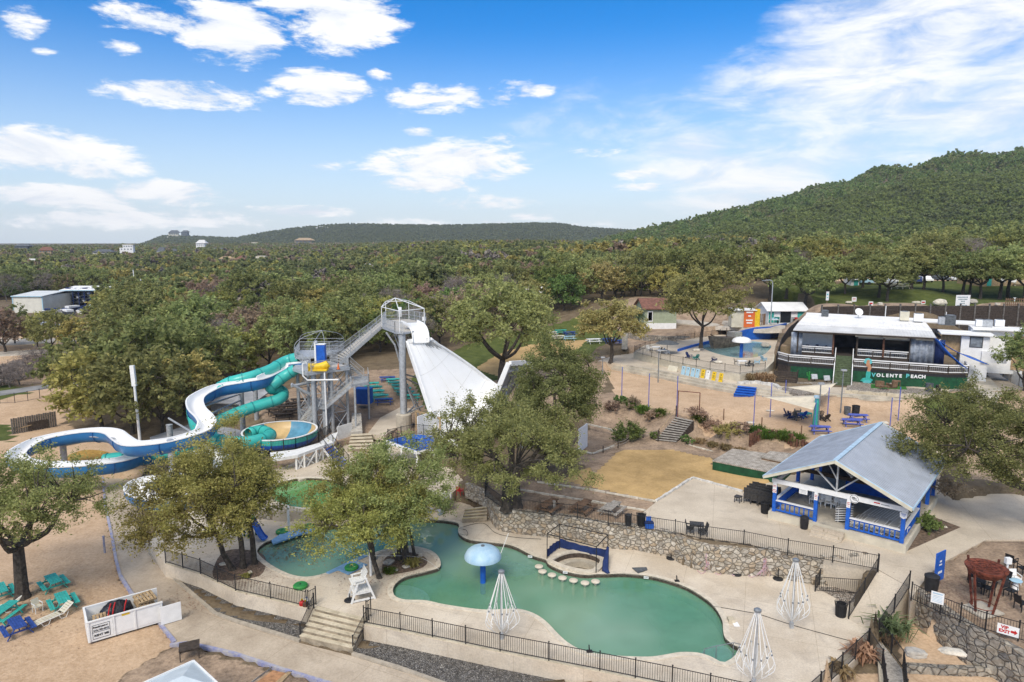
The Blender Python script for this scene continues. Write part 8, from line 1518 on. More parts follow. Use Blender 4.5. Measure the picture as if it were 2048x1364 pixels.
for s in(-1,1):sweep(fm,'rim',flp,[(s*(rin-.02),.82),(s*(rin-.02),.91),(s*(rin+.13),.91),(s*(rin+.13),.82)],'white',True)
def joints(t,S,every,ring,m,nm='joint_flange'):
 n=len(S);k=every;
 while k<n-2:
  p=Vector(S[k]);d=(Vector(S[k+1])-Vector(S[k-1]));d.z=0;d.normalize();q=Vector((d.y,-d.x,0));mb=MB();mb.tube([p+q*a+UP*h for a,h in ring],.06,5);mb.build(nm,m,t);k+=every
joints(fm,S,9,[(a*1.03,h-.03)for a,h in outer],'blue_deep')
def tube_slide(label,pts,r,m,group=None):
 P=[G(a,b,z)for a,b,z in pts];t=thing('tube_slide',label,'slide',P[0]);S=smooth_open(P,5);S2=[Vector(p)for p in S];mb=MB();mb.tube(S2,r,18,cap=False);o=mb.build('tube',m,t,smooth=True);md=o.modifiers.new('s','SOLIDIFY');md.thickness=.05
 k=3
 while k<len(S2)-2:
  d=(S2[k+1]-S2[k-1]).normalized();mb=MB();mb.tube([S2[k]-d*.05,S2[k]+d*.05],r+.07,18);mb.build('joint_flange','tube_seam_t',t,smooth=False);k+=5
 return S2
T1=tube_slide('turquoise enclosed tube slide curling into the bowl',[(592,738,8.9),(573,750,8.2),(553,764,7.5),(541,774,6.95),(549,779,6.5),(566,784,6.0),(560,797,5.5),(530,807,5.1),(490,820,4.65),(460,832,4.3),(434,845,4.0),(420,860,3.65),(426,876,3.3),(455,884,3.1),(500,884,2.95),(534,875,2.85),(538,867,2.8),(518,862,2.75),(497,868,2.7)],.66,'teal_tube')
T2=tube_slide('turquoise tube slide swinging behind and then beneath the blue flume',[(597,714,9.7),(570,722,9.2),(540,739,8.6),(505,752,8.2),(475,760,7.85),(455,766,7.5),(432,780,6.9),(405,797,6.0),(385,815,5.0),(390,848,3.6),(398,880,2.7),(350,903,2.0),(287,912,1.4),(235,916,.9),(208,920,.7)],.63,'teal_tube')
# the bowl
bc=Vector(G(561,886,1.5));t=thing('slide_bowl','round slide bowl with tan and blue panels inside','slide',bc);rimr,bh=3.95,1.5;seg_=8;pr=[(rimr,bh),(rimr*.97,bh*.62),(rimr*.85,bh*.3),(rimr*.55,.08),(rimr*.2,0)]
for s in range(seg_):
 mb=MB();nn=5;v=[]
 for i in range(nn+1):
  a=2*math.pi*(s+i/nn)/seg_
  for r_,h in pr:v.append((bc.x+r_*math.cos(a),bc.y+r_*math.sin(a),bc.z+h))
 mb.add(v,[(i*5+k,i*5+k+1,i*5+6+k,i*5+5+k)for i in range(nn)for k in range(4)]);mb.build('panel',['bowl_tan','bowl_blue'][s%2],t,smooth=True)
mb=MB();mb.lathe([(rimr*.5,-.1),(rimr*.9,.2),(rimr*1.01,.55),(rimr*1.03,bh*.6)],tuple(bc),48,False,False);mb.build('lower_shell','blue_paint',t,smooth=True);mb=MB();mb.lathe([(rimr*1.03,bh*.58),(rimr*1.04,bh*.95)],tuple(bc),48,False,False);mb.build('upper_shell','teal',t,smooth=True);mb=MB();mb.lathe([(rimr*.99,bh-.02),(rimr*.99,bh+.03),(rimr*1.045,bh+.03),(rimr*1.045,bh-.06)],tuple(bc),48,False,False);mb.build('rim','white',t,smooth=True);mb=MB();[mb.cyl((bc.x+2.6*math.cos(a),bc.y+2.6*math.sin(a),.2),.14,bc.z-.1,8)for a in(0,1.05,2.1,3.15,4.2,5.25)];mb.build('stand_legs','galv',t)
mb=MB();mb.cyl((bc.x+1,bc.y,.2),.9,1.2,16);mb.build('outlet','teal_dark',t)
# steel posts carrying the flume
for i,(x,yb_,yt_,z0,r)in enumerate([(487,872,776,0,.33),(343,912,850,-.4,.33),(130,935,874,-.7,.33),(348,985,880,-.6,.3),(514,845,770,.6,.3)]):
 p=Vector(G(x,yb_,z0));z1=Y(x,yt_,p.y)[2];t=thing('slide_post',['grey steel post between the flume and the turquoise tube','grey steel post in the middle of the flume','grey steel post inside the left flume loop','grey steel post beside the lower flume end','grey steel post behind the turquoise tube'][i],'post',p);mb=MB();mb.cyl(tuple(p-UP*.3),r,z1-p.z+.3,14);mb.build('shaft','galv',t,smooth=True);mb=MB();mb.lathe([(r*1.1,z1-p.z-.02),(r*1.1,z1-p.z+.05),(r*.5,z1-p.z+.1)],tuple(p),14);mb.build('cap','galv',t)
 arms={0:((410,812,75),(405,835,73)),1:((385,865,69),),2:((230,877,70),(160,885,73)),3:((390,965,64),),4:((535,765,80),)}[i];mb=MB()
 for a_ in arms:q=D(*a_);mb.tube([Vector((p.x,p.y,q.z-.3)),q],.11,7)
 mb.build('support_arm','galv',t)
wp=Vector(G(281,893,-.3));z1=Y(270,772,wp.y)[2];t=thing('tall_white_pole','tall leaning white pole with a long box head beside the flume','pole',wp);hd=D(269,772,wp.y);mb=MB();mb.tube([wp,hd],[.17,.15],10);mb.build('shaft','white',t,smooth=True);tt_=D(264,731,wp.y);mb=MB();mb.beam(hd,tt_,.48,.34);mb.build('box_head','white',t);mb=MB();mb.box(tuple(wp+UP*.2),(.6,.6,.5));mb.build('footing','galv',t)
# white deck round the bowl, stairs, blue platform
wd=thing('bowl_deck','white timber deck with black railing and blue steps in front of the bowl','deck',G(610,905,2.4));zd=2.5
dp=[G(a,b,zd)for a,b in[(540,905),(590,899),(637,886),(662,868),(676,864),(668,884),(640,893),(595,910),(545,918)]];mb=MB();mb.prism([p[:2]for p in dp],zd-.3,zd);mb.build('deck_floor','white_wood',wd)
mb=MB();pts_=[Vector(G(a,b,zd))for a,b in[(543,904),(592,898),(637,885),(660,867)]]
def fpanel(t,pts,h=1.1,nm='railing',m='iron',pick=.14):
 P=[Vector(p)for p in pts];mb=MB()
 for a,b in zip(P[:-1],P[1:]):
  mb.beam(a+UP*.12,b+UP*.12,.035);mb.beam(a+UP*h,b+UP*h,.04);n=max(1,int((b-a).length/pick));[mb.beam(a.lerp(b,i/n)+UP*.1,a.lerp(b,i/n)+UP*h,.022)for i in range(1,n)];n=max(1,round((b-a).length/1.5));[mb.beam(a.lerp(b,i/n),a.lerp(b,i/n)+UP*(h+.1),.07)for i in range(n+1)]
 mb.build(nm,m,t)
fpanel(wd,pts_);mb=MB();posts_=[Vector(G(a,b,zd))for a,b in[(592,909),(608,905),(632,896),(645,890),(600,903),(638,886)]]
for p in posts_:mb.beam(Vector((p.x,p.y,.3)),p-UP*.2,.18)
for a_,b_ in((0,1),(1,2),(2,3),(4,5)):p,q=posts_[a_],posts_[b_];mb.beam(Vector((p.x,p.y,.6)),q-UP*.4,.1);mb.beam(Vector((q.x,q.y,.6)),p-UP*.4,.1)
mb.build('timber_frame','white_wood',wd)
a0,a1=Vector(G(678,938,.9)),Vector(G(698,929,.9));b0,b1=Vector(G(640,887,zd)),Vector(G(656,878,zd));mb=MB()
for i in range(9):f=(i+.5)/9;p,q=a0.lerp(b0,f),a1.lerp(b1,f);mb.beam(p,q,.34,.06)
mb.build('blue_steps','blue_table',wd);mb=MB();[mb.beam(p-UP*.1,q-UP*.1,.08,.34)for p,q in((a0,b0),(a1,b1))];mb.build('stair_stringers','white_wood',wd);fpanel(wd,[a1,b1],1.0,'stair_railing',pick=.3);fpanel(wd,[a0,b0],1.0,'stair_railing',pick=1.2)
wall('board_fence','white board fence at the foot of the slide tower',[G(676,882,1.2),G(705,873,1.2)],2.9,.1,'white_wood',0,.3,cat='fence')
bp=thing('blue_platform','blue-floored landing platform on white posts beside the funnel slide','platform',G(815,890,3.3));zb=3.3;q=[G(a,b,zb)for a,b in[(776,880),(834,901),(872,893),(866,872),(828,868)]]
mb=MB();mb.prism([p[:2]for p in q],zb-.06,zb);mb.build('floor','blue_paint',bp);mb=MB();mb.prism(offset_poly([p[:2]for p in q],.06),zb-.42,zb-.06);mb.build('edge_beam','white',bp);fpanel(bp,[q[0],q[1],q[2]]);fpanel(bp,[q[0],q[4],q[3]])
for a,b in[(778,880),(803,889),(834,900),(868,892),(828,872)]:p=Vector(G(a,b,zb));mb=MB();mb.beam(Vector((p.x,p.y,.4)),p-UP*.2,.2);mb.build('post','white',bp)
a0,a1=Vector(G(744,917,.95)),Vector(G(754,910,.95));b0,b1=Vector(q[0]),Vector(q[0]).lerp(Vector(q[4]),.35);mb=MB();[mb.beam(a0.lerp(b0,(i+.5)/11),a1.lerp(b1,(i+.5)/11),.34,.06)for i in range(11)];mb.build('blue_steps','blue_table',bp);mb=MB();[mb.beam(p-UP*.1,q_-UP*.1,.08,.34)for p,q_ in((a0,b0),(a1,b1))];mb.build('stair_stringers','white',bp);fpanel(bp,[a0,b0],1.0,'stair_railing',pick=.3);fpanel(bp,[a1,b1],1.0,'stair_railing',pick=.3)
wall('white_wall','white panel wall below the funnel slide',[G(837,895,1.5),G(862,885,1.5),G(875,880,1.5)],5.0,.12,'white',0,.5);wall('white_wall','white panel glimpsed right of the tall oak',[G(1158,905,2.1),G(1175,888,2.3)],4.6,.12,'white',0,.5)
tf=thing('timber_goal','tan timber frame at the foot of the funnel slide','frame',G(835,860,2));a,b,c=D(832,822,80),D(880,837,76),D(880,872,76);mb=MB();mb.beam(a,b,.22);mb.beam(b,b-UP*3.2,.2);mb.beam(a,a-UP*2.5,.2);mb.build('beams','wood_tan',tf)
steps('tan stone steps climbing from the upper pool to the slide tower',G(703,868,1.9),G(742,866,1.9),G(695,905,.9),G(750,903,.9),5,1.9,1.1,'riser_dark','stone_steps',cap='wall_conc');steps('concrete steps at the base of the slide tower',G(704,826,3.0),G(722,826,3.0),G(702,868,1.7),G(725,866,1.7),8,3.0,1.8,'tread_conc','tower_steps')
fill_slab('slide_path',[G(a,b,1.75)[:2]for a,b in[(735,868),(760,836),(800,815),(838,800),(850,812),(820,828),(800,852),(768,872)]],[],1.78,1.2,'terrace_conc');fill_slab('slide_pad',[G(a,b,-.1)[:2]for a,b in[(300,880),(420,840),(520,830),(560,845),(480,905),(380,915),(320,905)]],[],.25,-1,'slide_grey');fill_slab('slide_pad',[G(a,b,.8)[:2]for a,b in[(560,940),(640,905),(720,900),(735,935),(640,950),(600,962)]],[],.92,-.5,'terrace_conc');fill_slab('orange_sand',[q_[:2]for q_ in smooth_closed([G(a,b,-.6)for a,b in[(135,915),(170,902),(215,906),(225,918),(190,928),(150,927)]],4)],[],-.45,-.9,'ochre_sand')
t=thing('storage_box','blue double-door storage box under the tower stairs','cabinet',G(728,806,2.4),R(-8));bx(t,'cabinet','blue_paint',((0,0,1.0),(2.1,1.4,2.0)));bx(t,'door','blue_deep2',((-.5,-.72,1.0),(.96,.05,1.8)));bx(t,'door','blue_deep2',((.52,-.72,1.0),(.96,.05,1.8)));bx(t,'lid','blue_paint',((0,0,2.04),(2.25,1.55,.08)))
def tarp_house():t=thing('grey_shed','low grey-roofed pump shed behind the flume','shed',G(430,840,0),R(-12));bx(t,'wall','galv_dark',((2.5,2,1.3),(6,4,2.8)));mb=MB();mb.slabq([(-1,-.6,2.6),(6,-.6,2.6),(6,4.6,3.5),(-1,4.6,3.5)],.15);mb.build('roof','slide_grey',t,local=True)
tarp_house()
# tables in the dirt behind the tower
pt=None;k=0
rows=[(x,y,m)for(x,y),m in zip([(742,775),(748,783),(752,791),(760,800),(768,808),(775,763),(789,767),(796,773),(800,779),(806,786),(812,793),(822,800)],['teal','teal_dark','teal','teal','blue_table','blue_table','teal','teal_dark','teal_dark','teal','teal_dark','teal'])]
for i,(x,y,m)in enumerate(rows):picnic(f'{dict(teal="teal", teal_dark="dark teal", blue_table="dark blue")[m]} picnic table in the {"left" if i < 5 else "right"} row behind the slide tower, {["first","second","third","fourth","fifth","sixth","seventh"][i if i < 5 else i-5]} from the back',GT(x,y),R(10),m,2.4)
for i,(x,y)in enumerate([(560,812),(572,822),(585,830),(566,838),(552,828),(590,815),(600,808)]):picnic('dark brown picnic table in the shade left of the tower',GT(x,y),R(12),'wood_dark',2.4,'dark picnic tables left of the tower')
for i,(x,y,m)in enumerate([(1102,672,'cream'),(1121,668,'teal'),(1139,672,'blue_table'),(1116,680,'cream'),(1137,681,'light_blue'),(1218,686,'blue_table'),(1187,687,'white'),(1232,690,'blue_table')]):picnic(['cream picnic table at the left of the lawn group','teal picnic table on the far lawn','blue picnic table on the far lawn','cream picnic table at the front of the lawn group','pale blue picnic table at the front of the lawn group','blue picnic table under the round oak','white picnic table left of the round oak','dark blue picnic table right of the round oak'][i],GT(x,y),R(15),m,2.2,s=1.15)
post('round stone pillar behind the round oak on the lawn',GT(1249,698),3.0,.5,'limestone','stone_pillar');wall('stone_wall','low stone wall below the green cottage',[GT(1255,676),GT(1290,682),GT(1330,682),GT(1380,672)],GT(1300,680)[2]+1.0,.4,'stone_dark',.05,.4)
t=thing('palm_tree','small green palm beside the cottage','palm',GT(1275,670));p=GT(1275,670);mb=MB();mb.tube([(0,0,-.2),(.1,0,4)],[.22,.16],8);mb.build('trunk','bark',t,local=True);rg=np.random.default_rng(2);nf=170;a=rg.uniform(0,6.28,nf);L2=rg.uniform(1.2,2.2,nf);e=rg.uniform(-.5,.9,nf);b=np.tile([.1,0,4.0],(nf,1));dv=np.stack([np.cos(a)*np.cos(e),np.sin(a)*np.cos(e),np.sin(e)],1);sd=np.stack([-np.sin(a),np.cos(a),np.zeros(nf)],1)*.09;tip=b+dv*L2[:,None]-np.array([0,0,.5]);md_=b+dv*L2[:,None]*.6;V=np.stack([b-sd,b+sd,md_+sd,md_-sd,tip+sd*.2,tip-sd*.2],1).reshape(-1,3);i_=np.arange(nf)[:,None]*6;npmesh('fronds',V,np.concatenate([i_+np.array([[0,1,2,3]]),i_+np.array([[3,2,4,5]])]),'leaf_palm',t)
# beyond the sand on the left
wf=thing('plank_fence','grey plank screen with a small gate on the sand at the left','fence',G(70,862,-.7));P=resamp([Vector(G(26,868,-.75)),Vector(G(112,852,-.7))],.25);mb=MB();[mb.box((p.x,p.y,p.z+1.0+.04*math.sin(i*2.3)),(.22,.07,2.1),.1)for i,p in enumerate(P)];mb.build('planks','wood_grey2',wf);q=P[int(len(P)*.45)];mb=MB();mb.slabq([tuple(P[int(len(P)*.38)]+Vector((0,-.2,.1))),tuple(P[int(len(P)*.82)]+Vector((0,-.2,.1))),tuple(P[int(len(P)*.82)]+Vector((0,-.2,1.2))),tuple(P[int(len(P)*.38)]+Vector((0,-.2,1.2)))],.05);mb.build('gate','wood_dark',wf);mb=MB();mb.beam(P[0]+Vector((-.5,-.3,.45)),P[int(len(P)*.45)]+Vector((0,-.3,.8)),.09);mb.build('barrier_pole','wood_tan',wf)
fence('thin wire fence along the far edge of the sand',[GT(-30,808),GT(30,806),GT(56,802),GT(80,797),GT(103,792),GT(150,790)],1.5,2.6,.9,name='wire_fence',pw=.012)
def ribbon_road(name,pts,w_,m,dz=.05):
 P=[Vector(q)for q in smooth_open([GT(a,b)for a,b in pts],6)];mb=MB();v=[];n=len(P)
 for i in range(n):
  d=P[min(i+1,n-1)]-P[max(i-1,0)];d.z=0;d.normalize();q=Vector((-d.y,d.x,0))*w_/2
  for s in(-1,1):e=P[i]+q*s;v.append((e.x,e.y,P[i].z+dz))
  for s in(1,-1):e=P[i]+q*s*1.05;v.append((e.x,e.y,P[i].z-.6))
 mb.add(v,[(i*4+j,i*4+(j+1)%4,i*4+4+(j+1)%4,i*4+4+j)for i in range(n-1)for j in range(4)]);struct(name,mb,m)
ribbon_road('asphalt_road',[(-60,796),(20,784),(90,774),(170,764),(260,758)],4.0,'asphalt');ribbon_road('gravel_road',[(-60,712),(50,706),(120,703),(200,696),(280,690)],7.0,'pale_gravel',.12);ribbon_road('gravel_yard',[(-60,680),(60,682),(130,678),(220,676)],12,'pale_gravel',.1)
ribbon_road('back_road',[(1340,640),(1430,650),(1500,652),(1545,628),(1520,606),(1480,598)],7,'pale_gravel',.1)
def hangar(label,px0,px1,pb,pt,z,depth,wm,rm,nm='warehouse',ang=0,opening=False):
 a=Vector(G(px0,pb,z));b=Vector(G(px1,pb,z));w_=(b-a).length;h=Y(px0,pt,a.y)[2]-z;t=thing(nm,label,'warehouse',a,math.atan2(b.y-a.y,b.x-a.x)+R(ang))
 if not opening:bx(t,'wall',wm,((w_/2,depth/2,h/2-.3),(w_,depth,h+.6)))
 else:
  bx(t,'wall',wm,((w_*.9,depth/2,h/2-.3),(w_*.2,depth,h+.6)),((w_*.4,depth-.2,h/2-.3),(w_*.79,.3,h+.6)));
  for k in range(4):bx(t,'rack_level','slate',((w_*.4,depth*.45,1.2+k*h*.22),(w_*.78,depth*.8,.2)))
  for k in range(7):bx(t,'upright','navy',((w_*.79*k/6+.1,.2,h/2),(.25,.25,h)))
 mb=MB();mb.slabq([(-.3,-.4,h),(w_+.3,-.4,h),(w_+.3,depth/2,h+.9),(-.3,depth/2,h+.9)],.2);mb.slabq([(-.3,depth/2,h+.9),(w_+.3,depth/2,h+.9),(w_+.3,depth+.4,h),(-.3,depth+.4,h)],.2);mb.build('roof',rm,t,local=True);bx(t,'roof_trim','light_blue',((w_/2,-.42,h-.12),(w_+.5,.08,.25)));
 if not opening:bx(t,'corner_trim','light_blue',((.0,-.03,h/2),(.3,.1,h)),((w_,-.03,h/2),(.3,.1,h)))
 return t,w_,h
hangar('large cream metal warehouse with pale flat roof at the left edge',28,87,626,592,2.0,22,'cream_wall','roof_cream',ang=0);h2,w2,hh2=hangar('open-sided boat storage rack building with dark blue frames',124,210,612,580,3.0,16,'cream_wall','roof_white','boat_shed',opening=True)
def boat(label,p,rz,m,s=1.0):
 t=thing('stored_boat',label,'boat',p,rz);mb=MB();v=[];n=10
 for i in range(n+1):f=i/n;w_=1.1*min(1,(1-f)*2.2+.02)**.6;v+=[(-3+6*f,-w_,1.0+.25*f*f),(-3+6*f,-w_*.6,.25),(-3+6*f,0,.05+.2*f*f),(-3+6*f,w_*.6,.25),(-3+6*f,w_,1.0+.25*f*f)]
 mb.add(v,[(i*5+k,i*5+k+1,i*5+6+k,i*5+5+k)for i in range(n)for k in range(4)]+[(i*5+4,i*5,i*5+5,i*5+9)for i in range(n)]+[(4,3,2,1,0)]);mb.build('hull',m,t,local=True);bx(t,'cover','navy' if m=='white' else 'white',((-.6,0,1.25),(3.0,1.6,.5)));t.scale=(s,)*3;return t
HM=local(h2);kk=0
for lv in range(4):
 for c in range(6):q=HM@Vector((w2*.79*(c+.5)/6,3.5,1.32+lv*hh2*.22));o=boat('boat on the open storage racks',tuple(q),R(90)+h2.rotation_euler.z,['white','navy','slate'][(lv+c)%3],.72);o['group']='boats on the storage racks'
for i,(x,y,m)in enumerate([(110,628,'white'),(150,622,'navy'),(170,626,'white'),(135,630,'slate'),(188,620,'navy'),(60,650,'white'),(180,650,'white'),(222,640,'white')]):boat(['white boat parked between the warehouse and the rack building','navy boat before the open racks','white boat before the right end of the racks','grey boat on the ground before the racks','navy boat at the right corner of the racks','white boat under the oaks by the gravel yard','white boat right of the oaks by the gravel yard','white boat half hidden at the edge of the wood'][i],GT(x,y),R(30+37*i),m,1.2)
for i,(x,y,m)in enumerate([(60,664,'white'),(135,666,'black'),(215,668,'black'),(95,660,'galv')]):car(['white pickup under the roadside oaks','black car beside the curved oak trunk','black pickup at the edge of the wood','silver car behind the roadside oaks'][i],GT(x,y),R(-15+20*i),m,1.15,5.4,1.8,True)
for i,(x,y,s,kk_)in enumerate([(-30,700,1.1,5),(10,705,1.1,5),(75,694,.85,1),(104,702,.9,0),(150,690,.7,0),(30,688,.8,2),(165,700,.8,1)]):dup(KINDS[kk_][0],GT(x,y),1.3*i,['brown-leaved tree at the left edge of the gravel road','brown-leaved tree second from the left edge','small oak over the pale boats by the gravel yard','roadside oak with a curved trunk','small oak beside the black pickup','grey-green oak before the cream warehouse','light olive oak at the edge of the gravel road'][i],'oaks by the gravel road',s)
for i,(x,y)in enumerate([(20,775),(40,770),(65,742),(85,738),(105,735),(125,738),(145,742),(165,748),(180,745),(55,755)]):
 o=bare_tree('bare_sapling','leafless grey sapling on the bank between the two roads',90+i,GT(x,y),Hh=rnd.uniform(3,5.5),R_=1.5,ncl=24,group='bare saplings on the road bank')if i==0 else dup(o,GT(x,y),i,None,None,rnd.uniform(.7,1.2))
for i,(x,y,r_)in enumerate([(25,760,2.6),(0,772,2.4),(150,752,2.0),(172,755,1.8),(110,750,1.5)]):bush(['grey leafless thicket at the left edge of the road bank','low grey thicket by the asphalt road','brown thicket below the bare saplings','dark brown thicket at the oak edge','small brown thicket in the middle of the bank'][i],GT(x,y),r_,r_*1.1,'leaf_bare' if i<2 else 'leaf_brown',60,40,.18)
# far houses
def house(label,px,py,d,w_,h,m,rm,rh=1.5,tiers=1):
 w_*=.78;h*=.72
 p=Y(px,py,d);z=p[2]+d*.0042;t=thing('house',label,'house',(p[0],p[1],z),R(rnd.uniform(-20,20)))
 FARK.append((p[0]-w_/2-6,p[0]+w_/2+6,p[1]-60-d*.16,p[1]+14))
 for k in range(tiers):
  hh=h/tiers;x0=(-w_*.1+w_*.12*k);bx(t,'wall',m,((x0,0,hh*(k+.5)-(2 if k==0 else 0)),(w_*(1-.25*k),w_*.5,hh+(4 if k==0 else 0))));bx(t,'window','window',*[((x0+w_*(1-.25*k)*f,-w_*.25-.05,hh*(k+.5)),(w_*.1,.1,hh*.4))for f in(-.35,-.12,.12,.35)])
 z1=h
 if rh:mb=MB();ww=w_*.62;dd=w_*.33;mb.add([(-ww,-dd,z1-.3),(ww,-dd,z1-.3),(ww,dd,z1-.3),(-ww,dd,z1-.3),(-ww*.5,0,z1+rh),(ww*.5,0,z1+rh)],[(0,1,5,4),(2,3,4,5),(1,2,5),(3,0,4),(3,2,1,0)]);mb.build('roof',rm,t,local=True)
 else:bx(t,'roof',rm,((w_*.02,0,z1+.2),(w_*.85,w_*.52,.4)))
for a in[('white flat-roofed two-tier villa on the left skyline',258,507,700,16,8,'white','cream',0,2),('low grey house left of the white villa',210,514,650,19,3.5,'cream','slate',2),('white gabled house in the trees below the hill',325,515,700,10,5,'white','slate',4),('white steep-gabled house second below the hill',350,517,700,8,4,'white','slate',4),('white house cluster under the ridge',405,500,1100,18,9,'white','roof_grey',5),('grey-roofed wide house under the ridge',438,512,900,26,4,'cream','slate',4),('tan flat roofed house on the rise in the centre',527,528,520,11,5,'cream','cream',0),('brown-roofed house in the wood at centre left',492,534,480,16,4,'cream','roof_brown',3),('pale low house beside the brown roof',455,528,520,12,3,'cream','wood_tan',1.5),('bluish small house in the left wood',66,538,420,7,3.5,'light_blue','roof_grey',2),('reddish roof house at the far left skyline',95,512,650,13,4,'wood_tan','roof_brown',3),('dark roofed house on the left horizon',50,502,900,22,4,'slate','slate',3),('big tan hillside villa with terrace on the ridge slope',610,494,1800,55,14,'wood_tan','wood_tan',6),('grey villa at the top of the ridge',648,469,2200,60,14,'cream','roof_grey',6),('pale villa on the small ridge peak',350,477,2150,36,12,'cream','slate',8),('grey house cluster on the small ridge peak',372,475,2150,26,10,'slate','slate',6),('pale scar house under the ridge',512,496,1600,30,9,'cream','wood_tan',0),('white house in the wood near the middle',735,545,330,6,2.5,'white','white',1)]:house(*a)
for lb,pts in[('pale bare earth terrace below the ridge villa',[(560,500,1780),(585,506,1760),(625,502,1790),(612,498,1800)]),('pale bare earth scar across the ridge',[(618,482,2000),(650,474,2060),(687,470,2080),(686,464,2090),(655,470,2070),(620,478,2010)]),('pale rocky scar on the small ridge peak',[(335,480,2050),(365,486,2000),(362,482,2010),(340,474,2080)])]:
 P=[D(*q)for q in pts];mb=MB();mb.add([p+UP*1.5-Vector((0,15,0))for p in P]+[p-UP*6 for p in P],[tuple(range(len(P)))]+[(i,len(P)+i,len(P)+(i+1)%len(P),(i+1)%len(P))for i in range(len(P))]);struct('hill_scar',mb,'limestone')
m_=thing('boat_mast','tall pale masts rising from the trees behind the boat racks','mast',GT(274,600));p=GT(274,600);mb=MB();[mb.tube([(p[0]+x,p[1],p[2]),(p[0]+x-.6,p[1],p[2]+h)],.15,6)for x,h in((0,11),(2.4,9))];mb.build('masts','white',m_);mb=MB();mb.tube([(p[0]+.3,p[1],p[2]+5),(p[0]+2.1,p[1],p[2]+5.2)],.5,8);mb.build('radar_drum','white',m_)
# leaf litter on the ground and the water
def litter(name,pts,size,m,seed):
 rg=np.random.default_rng(seed);P=np.array(pts);n=len(P);a=rg.uniform(0,6.28,n);s=size*rg.uniform(.5,1.3,n);u=np.stack([np.cos(a),np.sin(a),rg.uniform(-.15,.15,n)],1)*s[:,None];v=np.stack([-np.sin(a),np.cos(a),rg.uniform(-.15,.15,n)],1)*s[:,None]*.55
 V=np.stack([P-u,P-v,P+u,P+v],1).reshape(-1,3);o=npmesh(name,V,np.arange(4*n).reshape(n,4),m);o['kind']='stuff'
rl_=random.Random(21);fl_=[]
while len(fl_)<900:
 px,py=rl_.gauss(610,50),rl_.gauss(1098,18);p=G(px,py,-.225)
 if inpoly(np.array([p[0]]),np.array([p[1]]),pool2)[0]:fl_.append(p)
litter('floating_leaves',fl_,.075,'leaf_straw',1)
gl=[]
for px,py,z,sp,n in[(470,1150,.02,55,900),(790,1140,.04,60,700),(1020,1030,2.0,60,900),(60,1200,-1.08,90,700),(900,1010,.93,50,400),(1950,1190,2.03,60,700),(400,1200,-1.02,40,350)]:
 for _ in range(n):q=G(rl_.gauss(px,sp),rl_.gauss(py,sp*.4),z);gl.append((q[0],q[1],z+.012))
gl=[q for q in gl if not inpoly(np.array([q[0]]),np.array([q[1]]),pool2)[0]and(q[2]>1.5 or q[2]<-.5 or q[2]>.8 or inpoly(np.array([q[0]]),np.array([q[1]]),deck)[0])]
gl=[q for q in gl if q[2]<1.5 or not inpoly(np.array([q[0]]),np.array([q[1]]),deck)[0]]
litter('fallen_leaves',gl,.06,'leaf_brown',2)
# far woods and hills (after the far houses)
mixes=[('leaf_far',.42,0),('leaf_oak',.27,1),('leaf_olive',.18,2),('leaf_brown',.09,3),('leaf_bare',.04,4)]
def plant(n,y0,y1,cell,det,px0=-60,px1=2110,power=1.0,hill=False,sc=1.0):
 x,y,px=scatter(n,y0,y1,px0,px1,power);k=thin(x,y,cell);x,y,px=x[k],y[k],px[k]
 j=(rng.uniform(0,1,len(x)))
 ok=(y>dm(px)+56)&~far_clear(x,y);x,y,px,j=x[ok],y[ok],px[ok],j[ok]
 z=H(x,y);r=np.sqrt((x-575)**2+(y-800)**2);onhill=(r<500)&(y>260)
 for sel,mm in((onhill,[('leaf_hill',.7,0),('leaf_far',.3,1)]),(~onhill,mixes)):
  acc=0
  for m,f,sd in mm:
   q=sel&(j>=acc)&(j<acc+f);acc+=f
   if q.sum()<3:continue
   far_wood('distant_woods',np.stack([x[q],y[q],z[q]-.5],-1),blob(70+sd+det,*{0:(60,24,.55),1:(26,16,.9),2:(12,12,1.4)}[det]),m,sc)
plant(14000,165,330,5.2,0)
plant(24000,330,620,6.0,1)
plant(40000,620,1500,7.5,2,power=.8)
# far ridge
SIL=[(-300,500),(120,502),(230,499),(285,492),(335,474),(400,475),(480,478),(545,466),(600,458),(660,452),(700,450),(800,452),(900,453),(1000,452),(1070,449),(1120,450),(1160,457),(1210,460),(1290,464),(1380,468),(1500,475),(1700,480),(2300,486)]
def sil(px):
 a=np.array(SIL,float);return np.interp(px,a[:,0],a[:,1])
pxs=np.linspace(-250,1700,420);ds=np.linspace(1500,2700,90);PX,DD=np.meshgrid(pxs,ds)
top=CZ+(485-sil(PX))/F*2300*1.01
tt=np.clip((DD-1500)/800,0,1);sm=tt*tt*(3-2*tt)*(.75+.25*tt);back=np.clip((DD-2300)/400,0,1)
X=(PX-1024)/F*DD*1.0;spur=.10*np.sin(X*.006+1.3)*np.sin(tt*3.14)+.07*np.sin(X*.017+DD*.004)*np.sin(tt*3.14)
Zr=6+(top-8-6)*np.clip(sm+spur,-.05,1.02)-back*30
ri=np.arange(PX.size).reshape(PX.shape);fq=np.stack([ri[:-1,:-1],ri[:-1,1:],ri[1:,1:],ri[1:,:-1]],-1).reshape(-1,4)
rd=npmesh('hills',np.stack([X,DD,Zr],-1).reshape(-1,3),fq,'ground_cover');rd['kind']='structure'
n=26000;q=rng.uniform(0,1,(n,2));i0=(q[:,0]*(PX.shape[0]-2)*.78).astype(int);j0=(q[:,1]*(PX.shape[1]-2)).astype(int);fr=rng.uniform(0,1,(n,2))
def bil(A):return(A[i0,j0]*(1-fr[:,0])*(1-fr[:,1])+A[i0+1,j0]*fr[:,0]*(1-fr[:,1])+A[i0,j0+1]*(1-fr[:,0])*fr[:,1]+A[i0+1,j0+1]*fr[:,0]*fr[:,1])
